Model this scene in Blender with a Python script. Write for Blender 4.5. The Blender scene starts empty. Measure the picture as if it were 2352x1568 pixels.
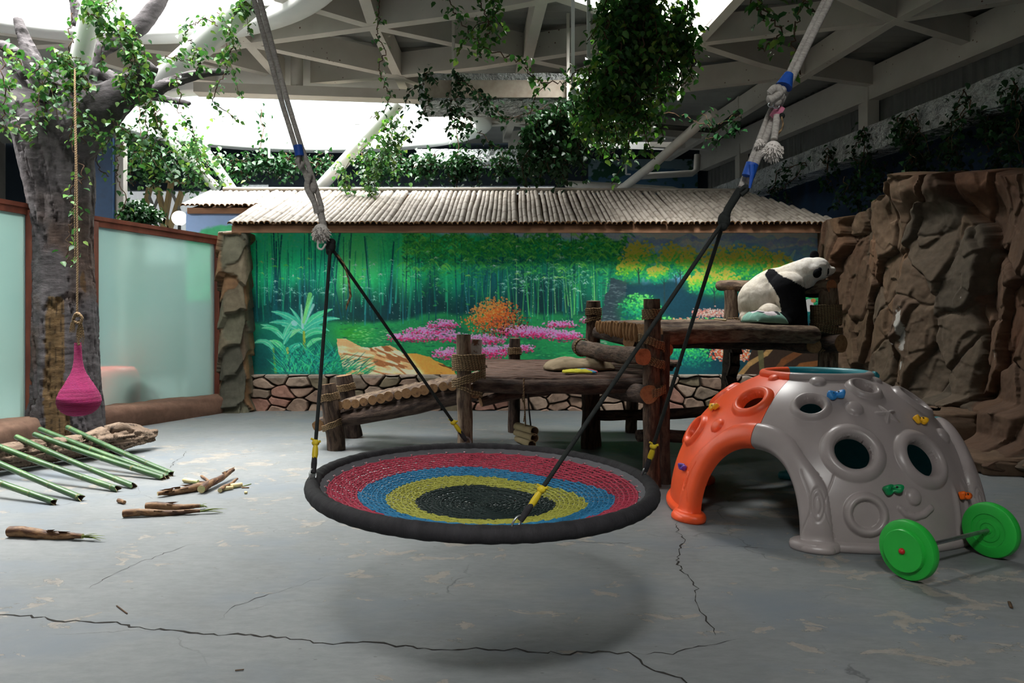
import bpy, math, random
import numpy as np
from mathutils import Vector, Matrix, noise as mnoise

sc = bpy.context.scene
COL = sc.collection
random.seed(7); RS = np.random.RandomState(7)

# ------------------------------------------------------------------ camera
F, CX, HY, EYE = 1700.0, 1176.0, 730.0, 1.5          # focal length in pixels of a 2352 frame, eye height in metres
cd = bpy.data.cameras.new('camera'); cam = bpy.data.objects.new('camera', cd); COL.objects.link(cam)
cam.location = (0, 0, EYE); cam.rotation_euler = (math.radians(90), 0, 0)
cd.sensor_width = 36; cd.lens = F * 36 / 2352; cd.shift_y = -(784 - HY) / 2352; cd.clip_end = 200
sc.camera = cam

# ------------------------------------------------------------------ daylight
sc.view_settings.view_transform = 'Standard'; sc.view_settings.look = 'None'
sc.view_settings.gamma = 1; sc.view_settings.use_curve_mapping = False
sc.view_settings.exposure = 0.0
w = bpy.data.worlds.new('overcast_sky'); sc.world = w; w.use_nodes = True
bg = w.node_tree.nodes['Background']; bg.inputs[0].default_value = (0.95, 0.98, 1, 1); bg.inputs[1].default_value = 1.1
ROOF = 5.5
def daylight(name, x, y, z, sx, sy, power, col=(1, 0.985, 0.96), spread=180):
    l = bpy.data.lights.new(name, 'AREA'); l.shape = 'ELLIPSE'; l.size = sx; l.size_y = sy
    l.energy = power; l.color = col; l.spread = math.radians(spread)
    o = bpy.data.objects.new(name, l); COL.objects.link(o); o.location = (x, y, z)
    return o
# name, x, y, radius x, radius y, power
SKY = [(-4.35, 15.05, 3.6, 2.15, 2000), (-5.2, 7.7, 3.1, 2.55, 760)]
for i, (x, y, rx, ry, p) in enumerate(SKY):
    daylight('skylight_and_fill', x, y + (0, .6)[i], ROOF + 2.0, 2 * rx - .3, 2 * ry - (.3, 1.4)[i], p, spread=(180, 98)[i])
daylight('skylight_and_fill', -0.3, -2.2, ROOF + .9, 1.1, 1.1, 520)
daylight('skylight_and_fill', 2.1, 8.9, ROOF + .9, 1.7, 2.0, 520)
daylight('skylight_and_fill', -9.6, 8.6, ROOF + .9, 2.6, 4.0, 1100)  # added unseen light beyond the fence, brightens the frosted glass from behind
daylight('skylight_and_fill', 1.5, 17.6, ROOF + .9, 1.6, 1.1, 40)
sc.cycles.max_bounces = 7; sc.cycles.diffuse_bounces = 4; sc.cycles.glossy_bounces = 3
sc.cycles.transmission_bounces = 5; sc.cycles.transparent_max_bounces = 8
sc.cycles.use_denoising = True; sc.cycles.sample_clamp_indirect = 6
sc.cycles.caustics_reflective = False; sc.cycles.caustics_refractive = False

# ------------------------------------------------------------------ geometry of the view
def P(x, y, Y): return Vector(((x - CX) / F * Y, Y, EYE + (HY - y) / F * Y))
def G(x, y, z=0.0):
    Y = F * (EYE - z) / (y - HY); return Vector(((x - CX) / F * Y, Y, z))
def C(x, y, z=ROOF): return G(x, y, z)
def V(*a): return Vector(a)

# ------------------------------------------------------------------ materials
def lin(c):
    if isinstance(c, str):
        c = [int(c[i:i + 2], 16) / 255 for i in (0, 2, 4)]
    return tuple((x / 12.92 if x <= .04045 else ((x + .055) / 1.055) ** 2.4) for x in c[:3])
def rgba(c): return (*lin(c), 1)
def new_mat(name):
    m = bpy.data.materials.new(name); m.use_nodes = True
    return m, m.node_tree.nodes, m.node_tree.links, m.node_tree.nodes['Principled BSDF']
def coords(n, l, coord, stretch=(1, 1, 1)):
    if coord == 'tc':
        t = n.new('ShaderNodeAttribute'); t.attribute_name = 'tc'; s = t.outputs['Vector']
    else:
        t = n.new('ShaderNodeTexCoord'); s = t.outputs[coord]
    mp = n.new('ShaderNodeMapping'); mp.inputs['Scale'].default_value = stretch
    l.new(s, mp.inputs[0]); return mp.outputs[0]
def nz(n, l, vec, scale, detail=5, rough=.6, dist=0):
    t = n.new('ShaderNodeTexNoise'); t.inputs['Scale'].default_value = scale
    t.inputs['Detail'].default_value = detail; t.inputs['Roughness'].default_value = rough
    t.inputs['Distortion'].default_value = dist
    if vec is not None: l.new(vec, t.inputs['Vector'])
    return t.outputs['Fac']
def ramp(n, l, fac, stops, interp='LINEAR'):
    r = n.new('ShaderNodeValToRGB'); r.color_ramp.interpolation = interp; e = r.color_ramp.elements
    while len(e) < len(stops): e.new(.5)
    for k, (p, c) in enumerate(stops):
        e[k].position = p; e[k].color = c if len(c) == 4 and not isinstance(c, str) else rgba(c)
    l.new(fac, r.inputs[0]); return r.outputs[0]
def mixc(n, l, fac, a, b, mode='MIX'):
    m = n.new('ShaderNodeMix'); m.data_type = 'RGBA'; m.blend_type = mode
    for k, x in ((0, fac), (6, a), (7, b)):
        if hasattr(x, 'is_output'): l.new(x, m.inputs[k])
        elif k == 0: m.inputs[0].default_value = x
        else: m.inputs[k].default_value = x if not isinstance(x, str) else rgba(x)
    return m.outputs[2]
def bump(n, l, h, b, strength, dist=.02):
    k = n.new('ShaderNodeBump'); k.inputs['Strength'].default_value = strength; k.inputs['Distance'].default_value = dist
    l.new(h, k.inputs['Height']); l.new(k.outputs[0], b.inputs['Normal']); return k
def mat(name, *cols, scale=6, rough=.8, bmp=.3, bscale=None, stretch=(1, 1, 1), coord='Object', metal=0, detail=5, lo=.32, hi=.68, dist=.01, spec=.3, vcol=False, coat=0):
    m, n, l, b = new_mat(name)
    v = coords(n, l, coord, stretch)
    f = nz(n, l, v, scale, detail)
    if len(cols) == 1: cols = (cols[0], cols[0])
    st = [(lo + (hi - lo) * k / (len(cols) - 1), c) for k, c in enumerate(cols)]
    c = ramp(n, l, f, st)
    if vcol:
        a = n.new('ShaderNodeAttribute'); a.attribute_name = 'col'
        c = mixc(n, l, 1.0, c, a.outputs['Color'], 'MULTIPLY')
    l.new(c, b.inputs['Base Color'])
    b.inputs['Roughness'].default_value = rough; b.inputs['Metallic'].default_value = metal
    b.inputs['Specular IOR Level'].default_value = spec
    if coat: b.inputs['Coat Weight'].default_value = coat
    if bmp:
        h = nz(n, l, v, bscale or scale * 2.5, 6, .65); bump(n, l, h, b, bmp, dist)
    return m

# ------------------------------------------------------------------ mesh building
WL = {}
def frames(pts):
    pts = [Vector(p) for p in pts]; T = []
    for i in range(len(pts)):
        a = pts[max(i - 1, 0)]; b = pts[min(i + 1, len(pts) - 1)]
        d = b - a; T.append(d.normalized() if d.length > 1e-9 else Vector((0, 0, 1)))
    up = Vector((0, 0, 1)) if abs(T[0].z) < .9 else Vector((0, 1, 0))
    u = T[0].cross(up).normalized(); out = []
    for t in T:
        u = (u - t * u.dot(t)); u = u.normalized() if u.length > 1e-6 else t.orthogonal().normalized()
        out.append((u, t.cross(u)))
    return pts, out
def smooth_path(pts, k=6):
    pts = [Vector(p) for p in pts]; out = []
    for i in range(len(pts) - 1):
        p0 = pts[max(i - 1, 0)]; p1 = pts[i]; p2 = pts[i + 1]; p3 = pts[min(i + 2, len(pts) - 1)]
        for j in range(k):
            t = j / k
            out.append(.5 * ((2 * p1) + (p2 - p0) * t + (2 * p0 - 5 * p1 + 4 * p2 - p3) * t * t + (3 * p1 - p0 - 3 * p2 + p3) * t ** 3))
    out.append(pts[-1]); return out
def interp(vals, m):
    n = len(vals); return [float(np.interp(i * (n - 1) / (m - 1), range(n), vals)) for i in range(m)]
class MB:
    def __init__(s): s.v = []; s.f = []; s.m = []; s.t = []; s.c = []; s.arr = []
    def tube(s, pts, r, n=10, caps=True, mi=0, cmi=None, wob=0, closed=False, sq=1.0, roundcap=0):
        if not isinstance(r, (list, tuple)): r = [r] * len(pts)
        if len(r) != len(pts): r = interp(r, len(pts))
        pts = [Vector(p) for p in pts]
        if closed:
            pts = pts + [pts[0]]; r = list(r) + [r[0]]
        pts, fr = frames(pts); b0 = len(s.v); L = 0; ph = random.random() * 9
        if closed: pts = pts[:-1]; fr = fr[:-1]
        for i, (p, (u, w_)) in enumerate(zip(pts, fr)):
            if i: L += (p - pts[i - 1]).length
            for k in range(n):
                a = 2 * math.pi * k / n; rr = r[i]
                if wob:
                    rr *= 1 + wob * mnoise.noise(Vector((math.cos(a) * 1.3 + ph, math.sin(a) * 1.3, L * 4)))
                s.v.append(p + u * (math.cos(a) * rr) + w_ * (math.sin(a) * rr * sq))
                s.t.append((math.cos(a) * rr + ph, math.sin(a) * rr, L))
        m = len(pts)
        for i in range(m if closed else m - 1):
            j = (i + 1) % m
            for k in range(n):
                k2 = (k + 1) % n
                s.f.append((b0 + i * n + k, b0 + i * n + k2, b0 + j * n + k2, b0 + j * n + k)); s.m.append(mi)
        if caps and not closed:
            for i, rev in ((0, True), (m - 1, False)):
                c = len(s.v)
                for k in range(n):
                    s.v.append(s.v[b0 + i * n + k].copy()); s.t.append(s.t[b0 + i * n + k])
                q = list(range(c, c + n)); s.f.append(q[::-1] if rev else q); s.m.append(mi if cmi is None else cmi)
        return s
    def box(s, c, size, rot=None, mi=0):
        b0 = len(s.v); c = Vector(c)
        for x in (-.5, .5):
            for y in (-.5, .5):
                for z in (-.5, .5):
                    p = Vector((x * size[0], y * size[1], z * size[2]))
                    s.t.append(tuple(p))
                    if rot is not None: p = rot @ p
                    s.v.append(c + p)
        for q in ((0, 1, 3, 2), (4, 6, 7, 5), (0, 4, 5, 1), (2, 3, 7, 6), (0, 2, 6, 4), (1, 5, 7, 3)):
            s.f.append(tuple(b0 + k for k in q)); s.m.append(mi)
        return s
    def bar(s, a, b, wd, ht, mi=0, drop=0):
        a = Vector(a); b = Vector(b); d = b - a; L = d.length; x = d.normalized()
        y = Vector((0, 0, 1)).cross(x)
        y = y.normalized() if y.length > 1e-5 else Vector((0, 1, 0)); z = x.cross(y)
        R = Matrix((x, y, z)).transposed()
        return s.box((a + b) / 2 + z * drop, (L, wd, ht), R, mi)
    def ell(s, c, r, rot=None, nu=16, nv=10, mi=0):
        b0 = len(s.v); c = Vector(c)
        if not isinstance(r, (tuple, list)): r = (r, r, r)
        for i in range(nv + 1):
            ph = math.pi * i / nv
            for k in range(nu):
                a = 2 * math.pi * k / nu
                p = Vector((r[0] * math.sin(ph) * math.cos(a), r[1] * math.sin(ph) * math.sin(a), r[2] * math.cos(ph)))
                s.t.append(tuple(p))
                if rot is not None: p = rot @ p
                s.v.append(c + p)
        for i in range(nv):
            for k in range(nu):
                k2 = (k + 1) % nu
                s.f.append((b0 + i * nu + k, b0 + (i + 1) * nu + k, b0 + (i + 1) * nu + k2, b0 + i * nu + k2)); s.m.append(mi)
        return s
    def lathe(s, prof, o, axis=(0, 0, 1), n=32, mi=0):
        z = Vector(axis).normalized(); x = z.orthogonal().normalized(); y = z.cross(x); o = Vector(o); b0 = len(s.v)
        for (r, h) in prof:
            for k in range(n):
                a = 2 * math.pi * k / n
                s.v.append(o + x * (r * math.cos(a)) + y * (r * math.sin(a)) + z * h); s.t.append((r * math.cos(a), r * math.sin(a), h))
        for i in range(len(prof) - 1):
            for k in range(n):
                k2 = (k + 1) % n
                s.f.append((b0 + i * n + k, b0 + i * n + k2, b0 + (i + 1) * n + k2, b0 + (i + 1) * n + k)); s.m.append(mi)
        return s
    def poly(s, pts, mi=0):
        b0 = len(s.v)
        for p in pts: s.v.append(Vector(p)); s.t.append(tuple(p))
        s.f.append(tuple(range(b0, b0 + len(pts)))); s.m.append(mi); return s
    def prism(s, pts, d, mi=0):
        d = Vector(d); pts = [Vector(p) for p in pts]; n = len(pts)
        s.poly(pts, mi); s.poly([p + d for p in pts][::-1], mi)
        for i in range(n): s.poly([pts[i], pts[i] + d, pts[(i + 1) % n] + d, pts[(i + 1) % n]][::-1], mi)
        return s
    def build(s, name, mats, parent=None, smooth=True, origin=None, auto=None):
        if not isinstance(mats, (list, tuple)): mats = [mats]
        v = np.array([tuple(p) for p in s.v], dtype=np.float64)
        o = make(name, v, s.f, mats, parent, smooth, np.array(s.t), None, origin)
        if any(s.m): o.data.polygons.foreach_set('material_index', s.m)
        if auto:
            try: o.data.set_sharp_from_angle(angle=math.radians(auto))
            except Exception: pass
        return o
def make(name, v, f, mats, parent=None, smooth=True, tc=None, col=None, origin=None):
    v = np.asarray(v, dtype=np.float64).reshape(-1, 3)
    if origin is None:
        lo = v.min(0); hi = v.max(0); origin = Vector(((lo[0] + hi[0]) / 2, (lo[1] + hi[1]) / 2, lo[2]))
    origin = Vector(origin)
    me = bpy.data.meshes.new(name)
    vl = v - np.array(origin)
    if isinstance(f, np.ndarray):
        k = f.shape[1]; me.vertices.add(len(v)); me.vertices.foreach_set('co', vl.ravel())
        me.loops.add(f.size); me.loops.foreach_set('vertex_index', f.ravel().astype(np.int32))
        me.polygons.add(len(f)); me.polygons.foreach_set('loop_start', np.arange(0, f.size, k, dtype=np.int32))
        me.update(calc_edges=True); me.validate()
    else:
        me.from_pydata(vl.tolist(), [], [tuple(q) for q in f])
    if not isinstance(mats, (list, tuple)): mats = [mats]
    for m in mats: me.materials.append(m)
    me.polygons.foreach_set('use_smooth', [smooth] * len(me.polygons))
    if tc is not None and len(tc) == len(me.vertices):
        a = me.attributes.new('tc', 'FLOAT_VECTOR', 'POINT'); a.data.foreach_set('vector', np.asarray(tc, dtype=np.float32).ravel())
    if col is not None:
        c = np.asarray(col, dtype=np.float32).reshape(-1, 3); c = np.concatenate([c, np.ones((len(c), 1), np.float32)], 1)
        a = me.attributes.new('col', 'FLOAT_COLOR', 'POINT'); a.data.foreach_set('color', c.ravel())
    o = bpy.data.objects.new(name, me); COL.objects.link(o)
    pl = WL[parent.name] if parent else Vector((0, 0, 0))
    o.location = origin - pl; WL[o.name] = origin
    if parent: o.parent = parent
    return o
def thing(name, label, cat, loc=(0, 0, 0), group=None):
    o = bpy.data.objects.new(name, None); COL.objects.link(o); o.location = loc; o.empty_display_size = .1
    WL[o.name] = Vector(loc); return tag(o, label, cat, group)
def tag(o, label, cat=None, group=None, kind=None):
    o['label'] = label
    if cat: o['category'] = cat
    if group: o['group'] = group
    if kind: o['kind'] = kind
    return o
def struct(o, label=None):
    o['kind'] = 'structure'
    if label: o['label'] = label
    return o
def grid_faces(m, n, wrap=False):
    i, j = np.meshgrid(np.arange(m - 1), np.arange(n if wrap else n - 1), indexing='ij')
    a = i * n + j; b = i * n + (j + 1) % n
    return np.stack([a, b, b + n, a + n], -1).reshape(-1, 4)
# ---- numpy noise
def vnoise(x, y, seed=0):
    xi = np.floor(x).astype(int); yi = np.floor(y).astype(int); fx = x - xi; fy = y - yi
    fx = fx * fx * (3 - 2 * fx); fy = fy * fy * (3 - 2 * fy)
    def h(a, b):
        q = (a * 374761393 + b * 668265263 + seed * 974711) & 0x7fffffff
        q = ((q ^ (q >> 13)) * 1274126177) & 0x7fffffff
        return ((q ^ (q >> 16)) & 0xffff) / 65535.0
    return (h(xi, yi) * (1 - fx) + h(xi + 1, yi) * fx) * (1 - fy) + (h(xi, yi + 1) * (1 - fx) + h(xi + 1, yi + 1) * fx) * fy
def fbm(x, y, seed=0, o=4):
    s = 0; a = .5; t = 0
    for k in range(o): s = s + a * vnoise(x * 2 ** k, y * 2 ** k, seed + k * 17); t += a; a *= .5
    return s / t
def worley(x, y, seed=0, jit=.9):
    xi = np.floor(x).astype(int); yi = np.floor(y).astype(int)
    F1 = np.full(x.shape, 9.); F2 = np.full(x.shape, 9.); ID = np.zeros(x.shape, int); PX = np.zeros(x.shape); PY = np.zeros(x.shape)
    for dx in (-1, 0, 1):
        for dy in (-1, 0, 1):
            cx = xi + dx; cy = yi + dy; q = (cx * 73856093 ^ cy * 19349663 ^ (seed * 83492791)) & 0x7fffffff
            q1 = ((q ^ (q >> 11)) * 1103515245 + 12345) & 0x7fffffff; q2 = ((q1 ^ (q1 >> 9)) * 69069 + 1) & 0x7fffffff
            px = cx + .5 + jit * ((q1 >> 8 & 0xffff) / 65535. - .5); py = cy + .5 + jit * ((q2 >> 8 & 0xffff) / 65535. - .5)
            d = np.hypot(x - px, y - py); c1 = d < F1
            F2 = np.where(c1, F1, np.minimum(F2, d)); ID = np.where(c1, q2, ID); PX = np.where(c1, px, PX); PY = np.where(c1, py, PY); F1 = np.where(c1, d, F1)
    return F1, F2, ID, PX, PY
def hashf(i, k=1):
    q = (i * (2654435761 + k * 40503) + k * 97) & 0x7fffffff; q = ((q ^ (q >> 15)) * 2246822519) & 0x7fffffff
    return ((q ^ (q >> 13)) & 0xffff) / 65535.
def remesh(mb, name, mats, parent, voxel, sm=6, disp=None, origin=None):
    o = mb.build(name, mats, parent, True, origin)
    m = o.modifiers.new('r', 'REMESH'); m.mode = 'VOXEL'; m.voxel_size = voxel; m.use_smooth_shade = True
    if sm: k = o.modifiers.new('s', 'SMOOTH'); k.factor = .5; k.iterations = sm
    dg = bpy.context.evaluated_depsgraph_get(); me = bpy.data.meshes.new_from_object(o.evaluated_get(dg))
    o.modifiers.clear(); old = o.data; o.data = me; bpy.data.meshes.remove(old); me.name = name
    if disp:
        n = len(me.vertices); co = np.empty(n * 3); me.vertices.foreach_get('co', co); co = co.reshape(-1, 3)
        nn = np.empty(n * 3); me.vertices.foreach_get('normal', nn); nn = nn.reshape(-1, 3)
        co = disp(co + np.array(WL[o.name]), nn) - np.array(WL[o.name])
        me.vertices.foreach_set('co', co.ravel()); me.update()
    me.materials.clear()
    for q in (mats if isinstance(mats, (list, tuple)) else [mats]): me.materials.append(q)
    me.polygons.foreach_set('use_smooth', [True] * len(me.polygons))
    return o
def setcol(o, c):
    me = o.data; a = me.attributes.get('col') or me.attributes.new('col', 'FLOAT_COLOR', 'POINT')
    c = np.concatenate([np.asarray(c, np.float32), np.ones((len(c), 1), np.float32)], 1); a.data.foreach_set('color', c.ravel())
# ================================================================== ROOM SHELL
def rx(Y): return 7.0 - .222 * (Y - 10.15)
YB, YF, XL = 19.0, -6.0, -13.0
# ---- floor: worn grey-blue paint with beige bare patches and hairline cracks
def floor_mat():
    m, n, l, b = new_mat('worn_floor_paint')
    t = n.new('ShaderNodeTexCoord').outputs['Object']
    def mp(s, rot=0):
        k = n.new('ShaderNodeMapping'); k.inputs['Scale'].default_value = s; k.inputs['Rotation'].default_value = (0, 0, rot); l.new(t, k.inputs[0]); return k.outputs[0]
    base = ramp(n, l, nz(n, l, mp((1, 1, 1)), 1.1, 7, .65), [(.3, '616566'), (.5, '6d7274'), (.7, '797c7d')])
    fine = nz(n, l, mp((1, 2.6, 1), .25), 9, 8, .75)
    base = mixc(n, l, .28, base, ramp(n, l, fine, [(.3, '545656'), (.62, '868886')]))
    blue = ramp(n, l, nz(n, l, mp((1, 1.6, 1), -.4), .8, 4), [(.5, (0, 0, 0, 1)), (.68, (1, 1, 1, 1))])
    base = mixc(n, l, blue, base, '666e75')
    # bare patches: only where a coarse noise allows them
    a = nz(n, l, mp((1, 1.5, 1), .2), 3.3, 7, .66, .6); reg = nz(n, l, mp((1, 1, 1)), .42, 2)
    s = n.new('ShaderNodeMath'); s.operation = 'MULTIPLY_ADD'; l.new(reg, s.inputs[0]); s.inputs[1].default_value = .5; l.new(a, s.inputs[2])
    mask = ramp(n, l, s.outputs[0], [(.862, (0, 0, 0, 1)), (.867, (1, 1, 1, 1))])
    edge = ramp(n, l, s.outputs[0], [(.853, (0, 0, 0, 1)), (.860, (1, 1, 1, 1)), (.865, (1, 1, 1, 1)), (.870, (0, 0, 0, 1))])
    bare = ramp(n, l, nz(n, l, mp((1, 1, 1)), 14, 5), [(.3, '76726c'), (.7, '8e8a82')])
    c = mixc(n, l, mask, base, bare)
    eg = nz(n, l, mp((1, 1, 1)), 6, 3)
    em = n.new('ShaderNodeMath'); em.operation = 'MULTIPLY'; l.new(edge, em.inputs[0]); l.new(ramp(n, l, eg, [(.45, (0, 0, 0, 1)), (.6, (.75, .75, .75, 1))]), em.inputs[1])
    c = mixc(n, l, em.outputs[0], c, '4a4b48')
    # hairline cracks
    vt = n.new('ShaderNodeTexVoronoi'); vt.feature = 'DISTANCE_TO_EDGE'; vt.inputs['Scale'].default_value = .55
    ad = n.new('ShaderNodeVectorMath'); ad.operation = 'MULTIPLY_ADD'
    nc = n.new('ShaderNodeTexNoise'); nc.inputs['Scale'].default_value = 2.2; nc.inputs['Detail'].default_value = 6; l.new(t, nc.inputs['Vector'])
    l.new(nc.outputs['Color'], ad.inputs[0]); ad.inputs[1].default_value = (.55, .55, 0); l.new(t, ad.inputs[2]); l.new(ad.outputs[0], vt.inputs['Vector'])
    ck = ramp(n, l, vt.outputs['Distance'], [(.0, (1, 1, 1, 1)), (.0035, (0, 0, 0, 1))])
    gate = ramp(n, l, nz(n, l, mp((1, 1, 1)), 1.1, 3), [(.5, (0, 0, 0, 1)), (.58, (.8, .8, .8, 1))])
    cm = n.new('ShaderNodeMath'); cm.operation = 'MULTIPLY'; l.new(ck, cm.inputs[0]); l.new(gate, cm.inputs[1])
    c = mixc(n, l, cm.outputs[0], c, '45474a')
    # specks of dirt
    vs = n.new('ShaderNodeTexVoronoi'); vs.inputs['Scale'].default_value = 5; vs.inputs['Randomness'].default_value = 1
    l.new(mp((1, 2.2, 1), .3), vs.inputs['Vector'])
    sp = ramp(n, l, vs.outputs['Distance'], [(.035, (.8, .8, .8, 1)), (.05, (0, 0, 0, 1))])
    c = mixc(n, l, sp, c, '4c4d4c')
    l.new(c, b.inputs['Base Color']); b.inputs['Roughness'].default_value = .62; b.inputs['Specular IOR Level'].default_value = .35
    hs = n.new('ShaderNodeMath'); hs.operation = 'MULTIPLY_ADD'; l.new(mask, hs.inputs[0]); hs.inputs[1].default_value = -.5; l.new(fine, hs.inputs[2])
    bump(n, l, hs.outputs[0], b, .35, .004)
    return m
M_floor = floor_mat()
fl = MB().poly([(XL, YF, 0), (11, YF, 0), (11, YB, 0), (XL, YB, 0)]).build('floor', M_floor, smooth=False)
struct(fl, 'grey blue painted concrete floor, paint flaked to beige in patches')
M_crack = mat('crack_dark', '1e1d1b', '34322e', scale=30, rough=1, bmp=0)
def crack(pts, w0):
    q = [G(x, y, .0015) for x, y in pts]; path = []
    for a, b in zip(q[:-1], q[1:]):
        k = max(2, int((b - a).length / .035))
        for j in range(k):
            p = a.lerp(b, j / k); path.append(p + V(random.uniform(-.014, .014), random.uniform(-.016, .016), 0))
    path.append(q[-1]); L = []; R_ = []
    for i, p in enumerate(path):
        d = (path[min(i + 1, len(path) - 1)] - path[max(i - 1, 0)]); nrm = V(-d.y, d.x, 0).normalized()
        w_ = w0 * random.uniform(.15, 1.0) * min(1, (i + 1) / 6, (len(path) - i) / 6)
        L.append(p + nrm * w_ / 2); R_.append(p - nrm * w_ / 2)
    n = len(path); o = make('crack', [tuple(p) for p in L + R_], [(i, i + 1, n + i + 1, n + i) for i in range(n - 1)], M_crack, fl, False)
    return o
crack([(-30, 1409), (55, 1412), (140, 1425), (270, 1428), (300, 1440), (400, 1447), (500, 1460), (560, 1456), (640, 1462), (740, 1478), (840, 1472), (960, 1488), (1100, 1489), (1200, 1492), (1290, 1500), (1380, 1497), (1440, 1500), (1480, 1525), (1560, 1560), (1600, 1590)], .016)
crack([(1553, 1200), (1556, 1222), (1574, 1242), (1556, 1268), (1556, 1295), (1583, 1330), (1600, 1350), (1600, 1380), (1624, 1420), (1644, 1458)], .014)
crack([(1440, 1500), (1540, 1500), (1600, 1484), (1690, 1468)], .009)
crack([(200, 1350), (300, 1300), (380, 1268), (440, 1250)], .006)
crack([(500, 1425), (540, 1392), (600, 1370), (750, 1322)], .005)
crack([(1290, 1242), (1400, 1246), (1500, 1248)], .006)
crack([(390, 1076), (400, 1060), (418, 1050), (430, 1034)], .008)
crack([(1620, 1252), (1720, 1256), (1800, 1262)], .006)

# ---- walls
M_dkblue = mat('dark_blue_wall', '0f1d33', '16304a', '0d1726', scale=.8, rough=.7, bmp=.1)
M_grey = mat('grey_paint', '73716c', '807d78', scale=3, rough=.75, bmp=.1)
M_corr = mat('corrugated_metal', '5d5f5e', '6b6d6b', scale=2, rough=.55, bmp=.1, metal=.2)
M_dark = mat('dark_paint', '20211f', '2a2b29', scale=2, rough=.8, bmp=.1)
wr = MB()
wr.prism([(rx(YF) + .1, YF, 0), (rx(YB) + .1, YB, 0), (rx(YB) + .1, YB, 4.45), (rx(YF) + .1, YF, 4.45)], (.15, 0, 0))
struct(wr.build('wall_right', M_dkblue, smooth=False), 'dark blue side wall above the artificial rock')
n = 1500; ys = np.linspace(YF, YB, n); wv = .022 * np.tanh(2.2 * np.sin(ys * 2 * math.pi / .19))
top = np.stack([rx(ys) + wv, ys, np.full(n, 6.3)], -1); bot = np.stack([rx(ys) + wv, ys, np.full(n, 4.4)], -1)
o = make('wall_right', np.stack([bot, top]).reshape(-1, 3), grid_faces(2, n), M_corr, None, False); struct(o, 'grey ribbed metal cladding above the foil duct')
struct(MB().box((-1, YF - .1, 3), (25, .2, 6.2)).build('wall_front', M_grey, smooth=False), 'plain hall wall behind the viewer')
struct(MB().box((XL - .1, 6.5, 3), (.2, 25, 6.2)).build('wall_left', M_grey, smooth=False), 'plain hall side wall')
# far wall with a window band
def wbox(b, x0, x1, z0, z1, Y, t=.2, mi=0): b.box(((x0 + x1) / 2, Y + t / 2, (z0 + z1) / 2), (x1 - x0, t, z1 - z0), None, mi)
fw = MB()
wx = [(-10.1, -7.4, 2.9, 4.78), (-7.0, -6.25, 4.4, 4.95), (-4.3, 1.1, 4.35, 4.9)]   # openings x0,x1,z0,z1
xs = sorted([XL, 7.5] + [v for q in wx for v in q[:2]])
for a, b in zip(xs[:-1], xs[1:]):
    h = [q for q in wx if abs(q[0] - a) < 1e-6]
    if h: wbox(fw, a, b, 0, h[0][2], YB); wbox(fw, a, b, h[0][3], 6.2, YB)
    else: wbox(fw, a, b, 0, 6.2, YB)
struct(fw.build('wall_far', mat('far_wall_paint', '1a2430', '26323a', scale=1, rough=.8, bmp=0), smooth=False), 'dark far wall of the hall above the bamboo roof')
m, n_, l_, b_ = new_mat('ribbed_window'); b_.inputs['Base Color'].default_value = (.3, .42, .42, 1); b_.inputs['Roughness'].default_value = .35
b_.inputs['Transmission Weight'].default_value = .0; b_.inputs['Alpha'].default_value = .6
M_pane = m
for i, (x0, x1, z0, z1) in enumerate(wx):
    nn = int((x1 - x0) / .03); xx = np.linspace(x0, x1, nn); yy = YB + .1 + .02 * np.sin(np.arange(nn) * 1.3)
    q = np.stack([np.stack([xx, yy, np.full(nn, z)], -1) for z in (z0, z1)]).reshape(-1, 3)
    o = struct(make('window_%d' % (i + 3), q, grid_faces(2, nn), M_pane, None, False), 'pale ribbed window in the far wall')
# timber lattice of the window on the left
M_oak = mat('tan_timber', '8a7450', 'a08a62', scale=3, stretch=(6, 6, 1), rough=.7, bmp=.2)
Y = 18.9
lat = thing('window_truss', 'tan timber truss with crossed grey braces before pale window', 'truss', P(370, 520, Y))
for a, b in (((345, 425), (320, 540)), ((357, 415), (390, 540)), ((395, 410), (372, 540)), ((418, 440), (385, 540)), ((340, 412), (430, 418))):
    MB().bar(P(*a, Y), P(*b, Y), .14, .1).build('timber', M_oak, lat, False)
for a, b in (((340, 445), (380, 540)), ((365, 450), (330, 540)), ((392, 435), (420, 500))):
    MB().bar(P(*a, Y - .04), P(*b, Y - .04), .05, .06).build('brace', M_grey, lat, False)

# ---- roof sheet with openings, trusses, round rooflights
M_roof = mat('roof_sheet', '8c8e8a', '9a9c97', scale=2, rough=.6, bmp=.1)
M_beam = mat('beam_paint', 'a09a90', 'b3ada3', 'a79d90', scale=2.5, rough=.7, bmp=.12, bscale=10)
def beam_mat():
    m, n, l, b = new_mat('speckled_beam_paint'); v = coords(n, l, 'Object')
    c = ramp(n, l, nz(n, l, v, 1.6, 6), [(.3, 'c6c1b8'), (.7, 'd6d2c9')])
    vs = n.new('ShaderNodeTexVoronoi'); vs.inputs['Scale'].default_value = 9; l.new(v, vs.inputs['Vector'])
    sp = ramp(n, l, vs.outputs['Distance'], [(.09, (1, 1, 1, 1)), (.13, (0, 0, 0, 1))])
    g = ramp(n, l, nz(n, l, v, .9, 3), [(.5, (0, 0, 0, 1)), (.6, (1, 1, 1, 1))])
    mm = n.new('ShaderNodeMath'); mm.operation = 'MULTIPLY'; l.new(sp, mm.inputs[0]); l.new(g, mm.inputs[1])
    c = mixc(n, l, mm.outputs[0], c, '6d5140'); l.new(c, b.inputs['Base Color']); b.inputs['Roughness'].default_value = .7
    return m
M_beam = beam_mat()
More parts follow.
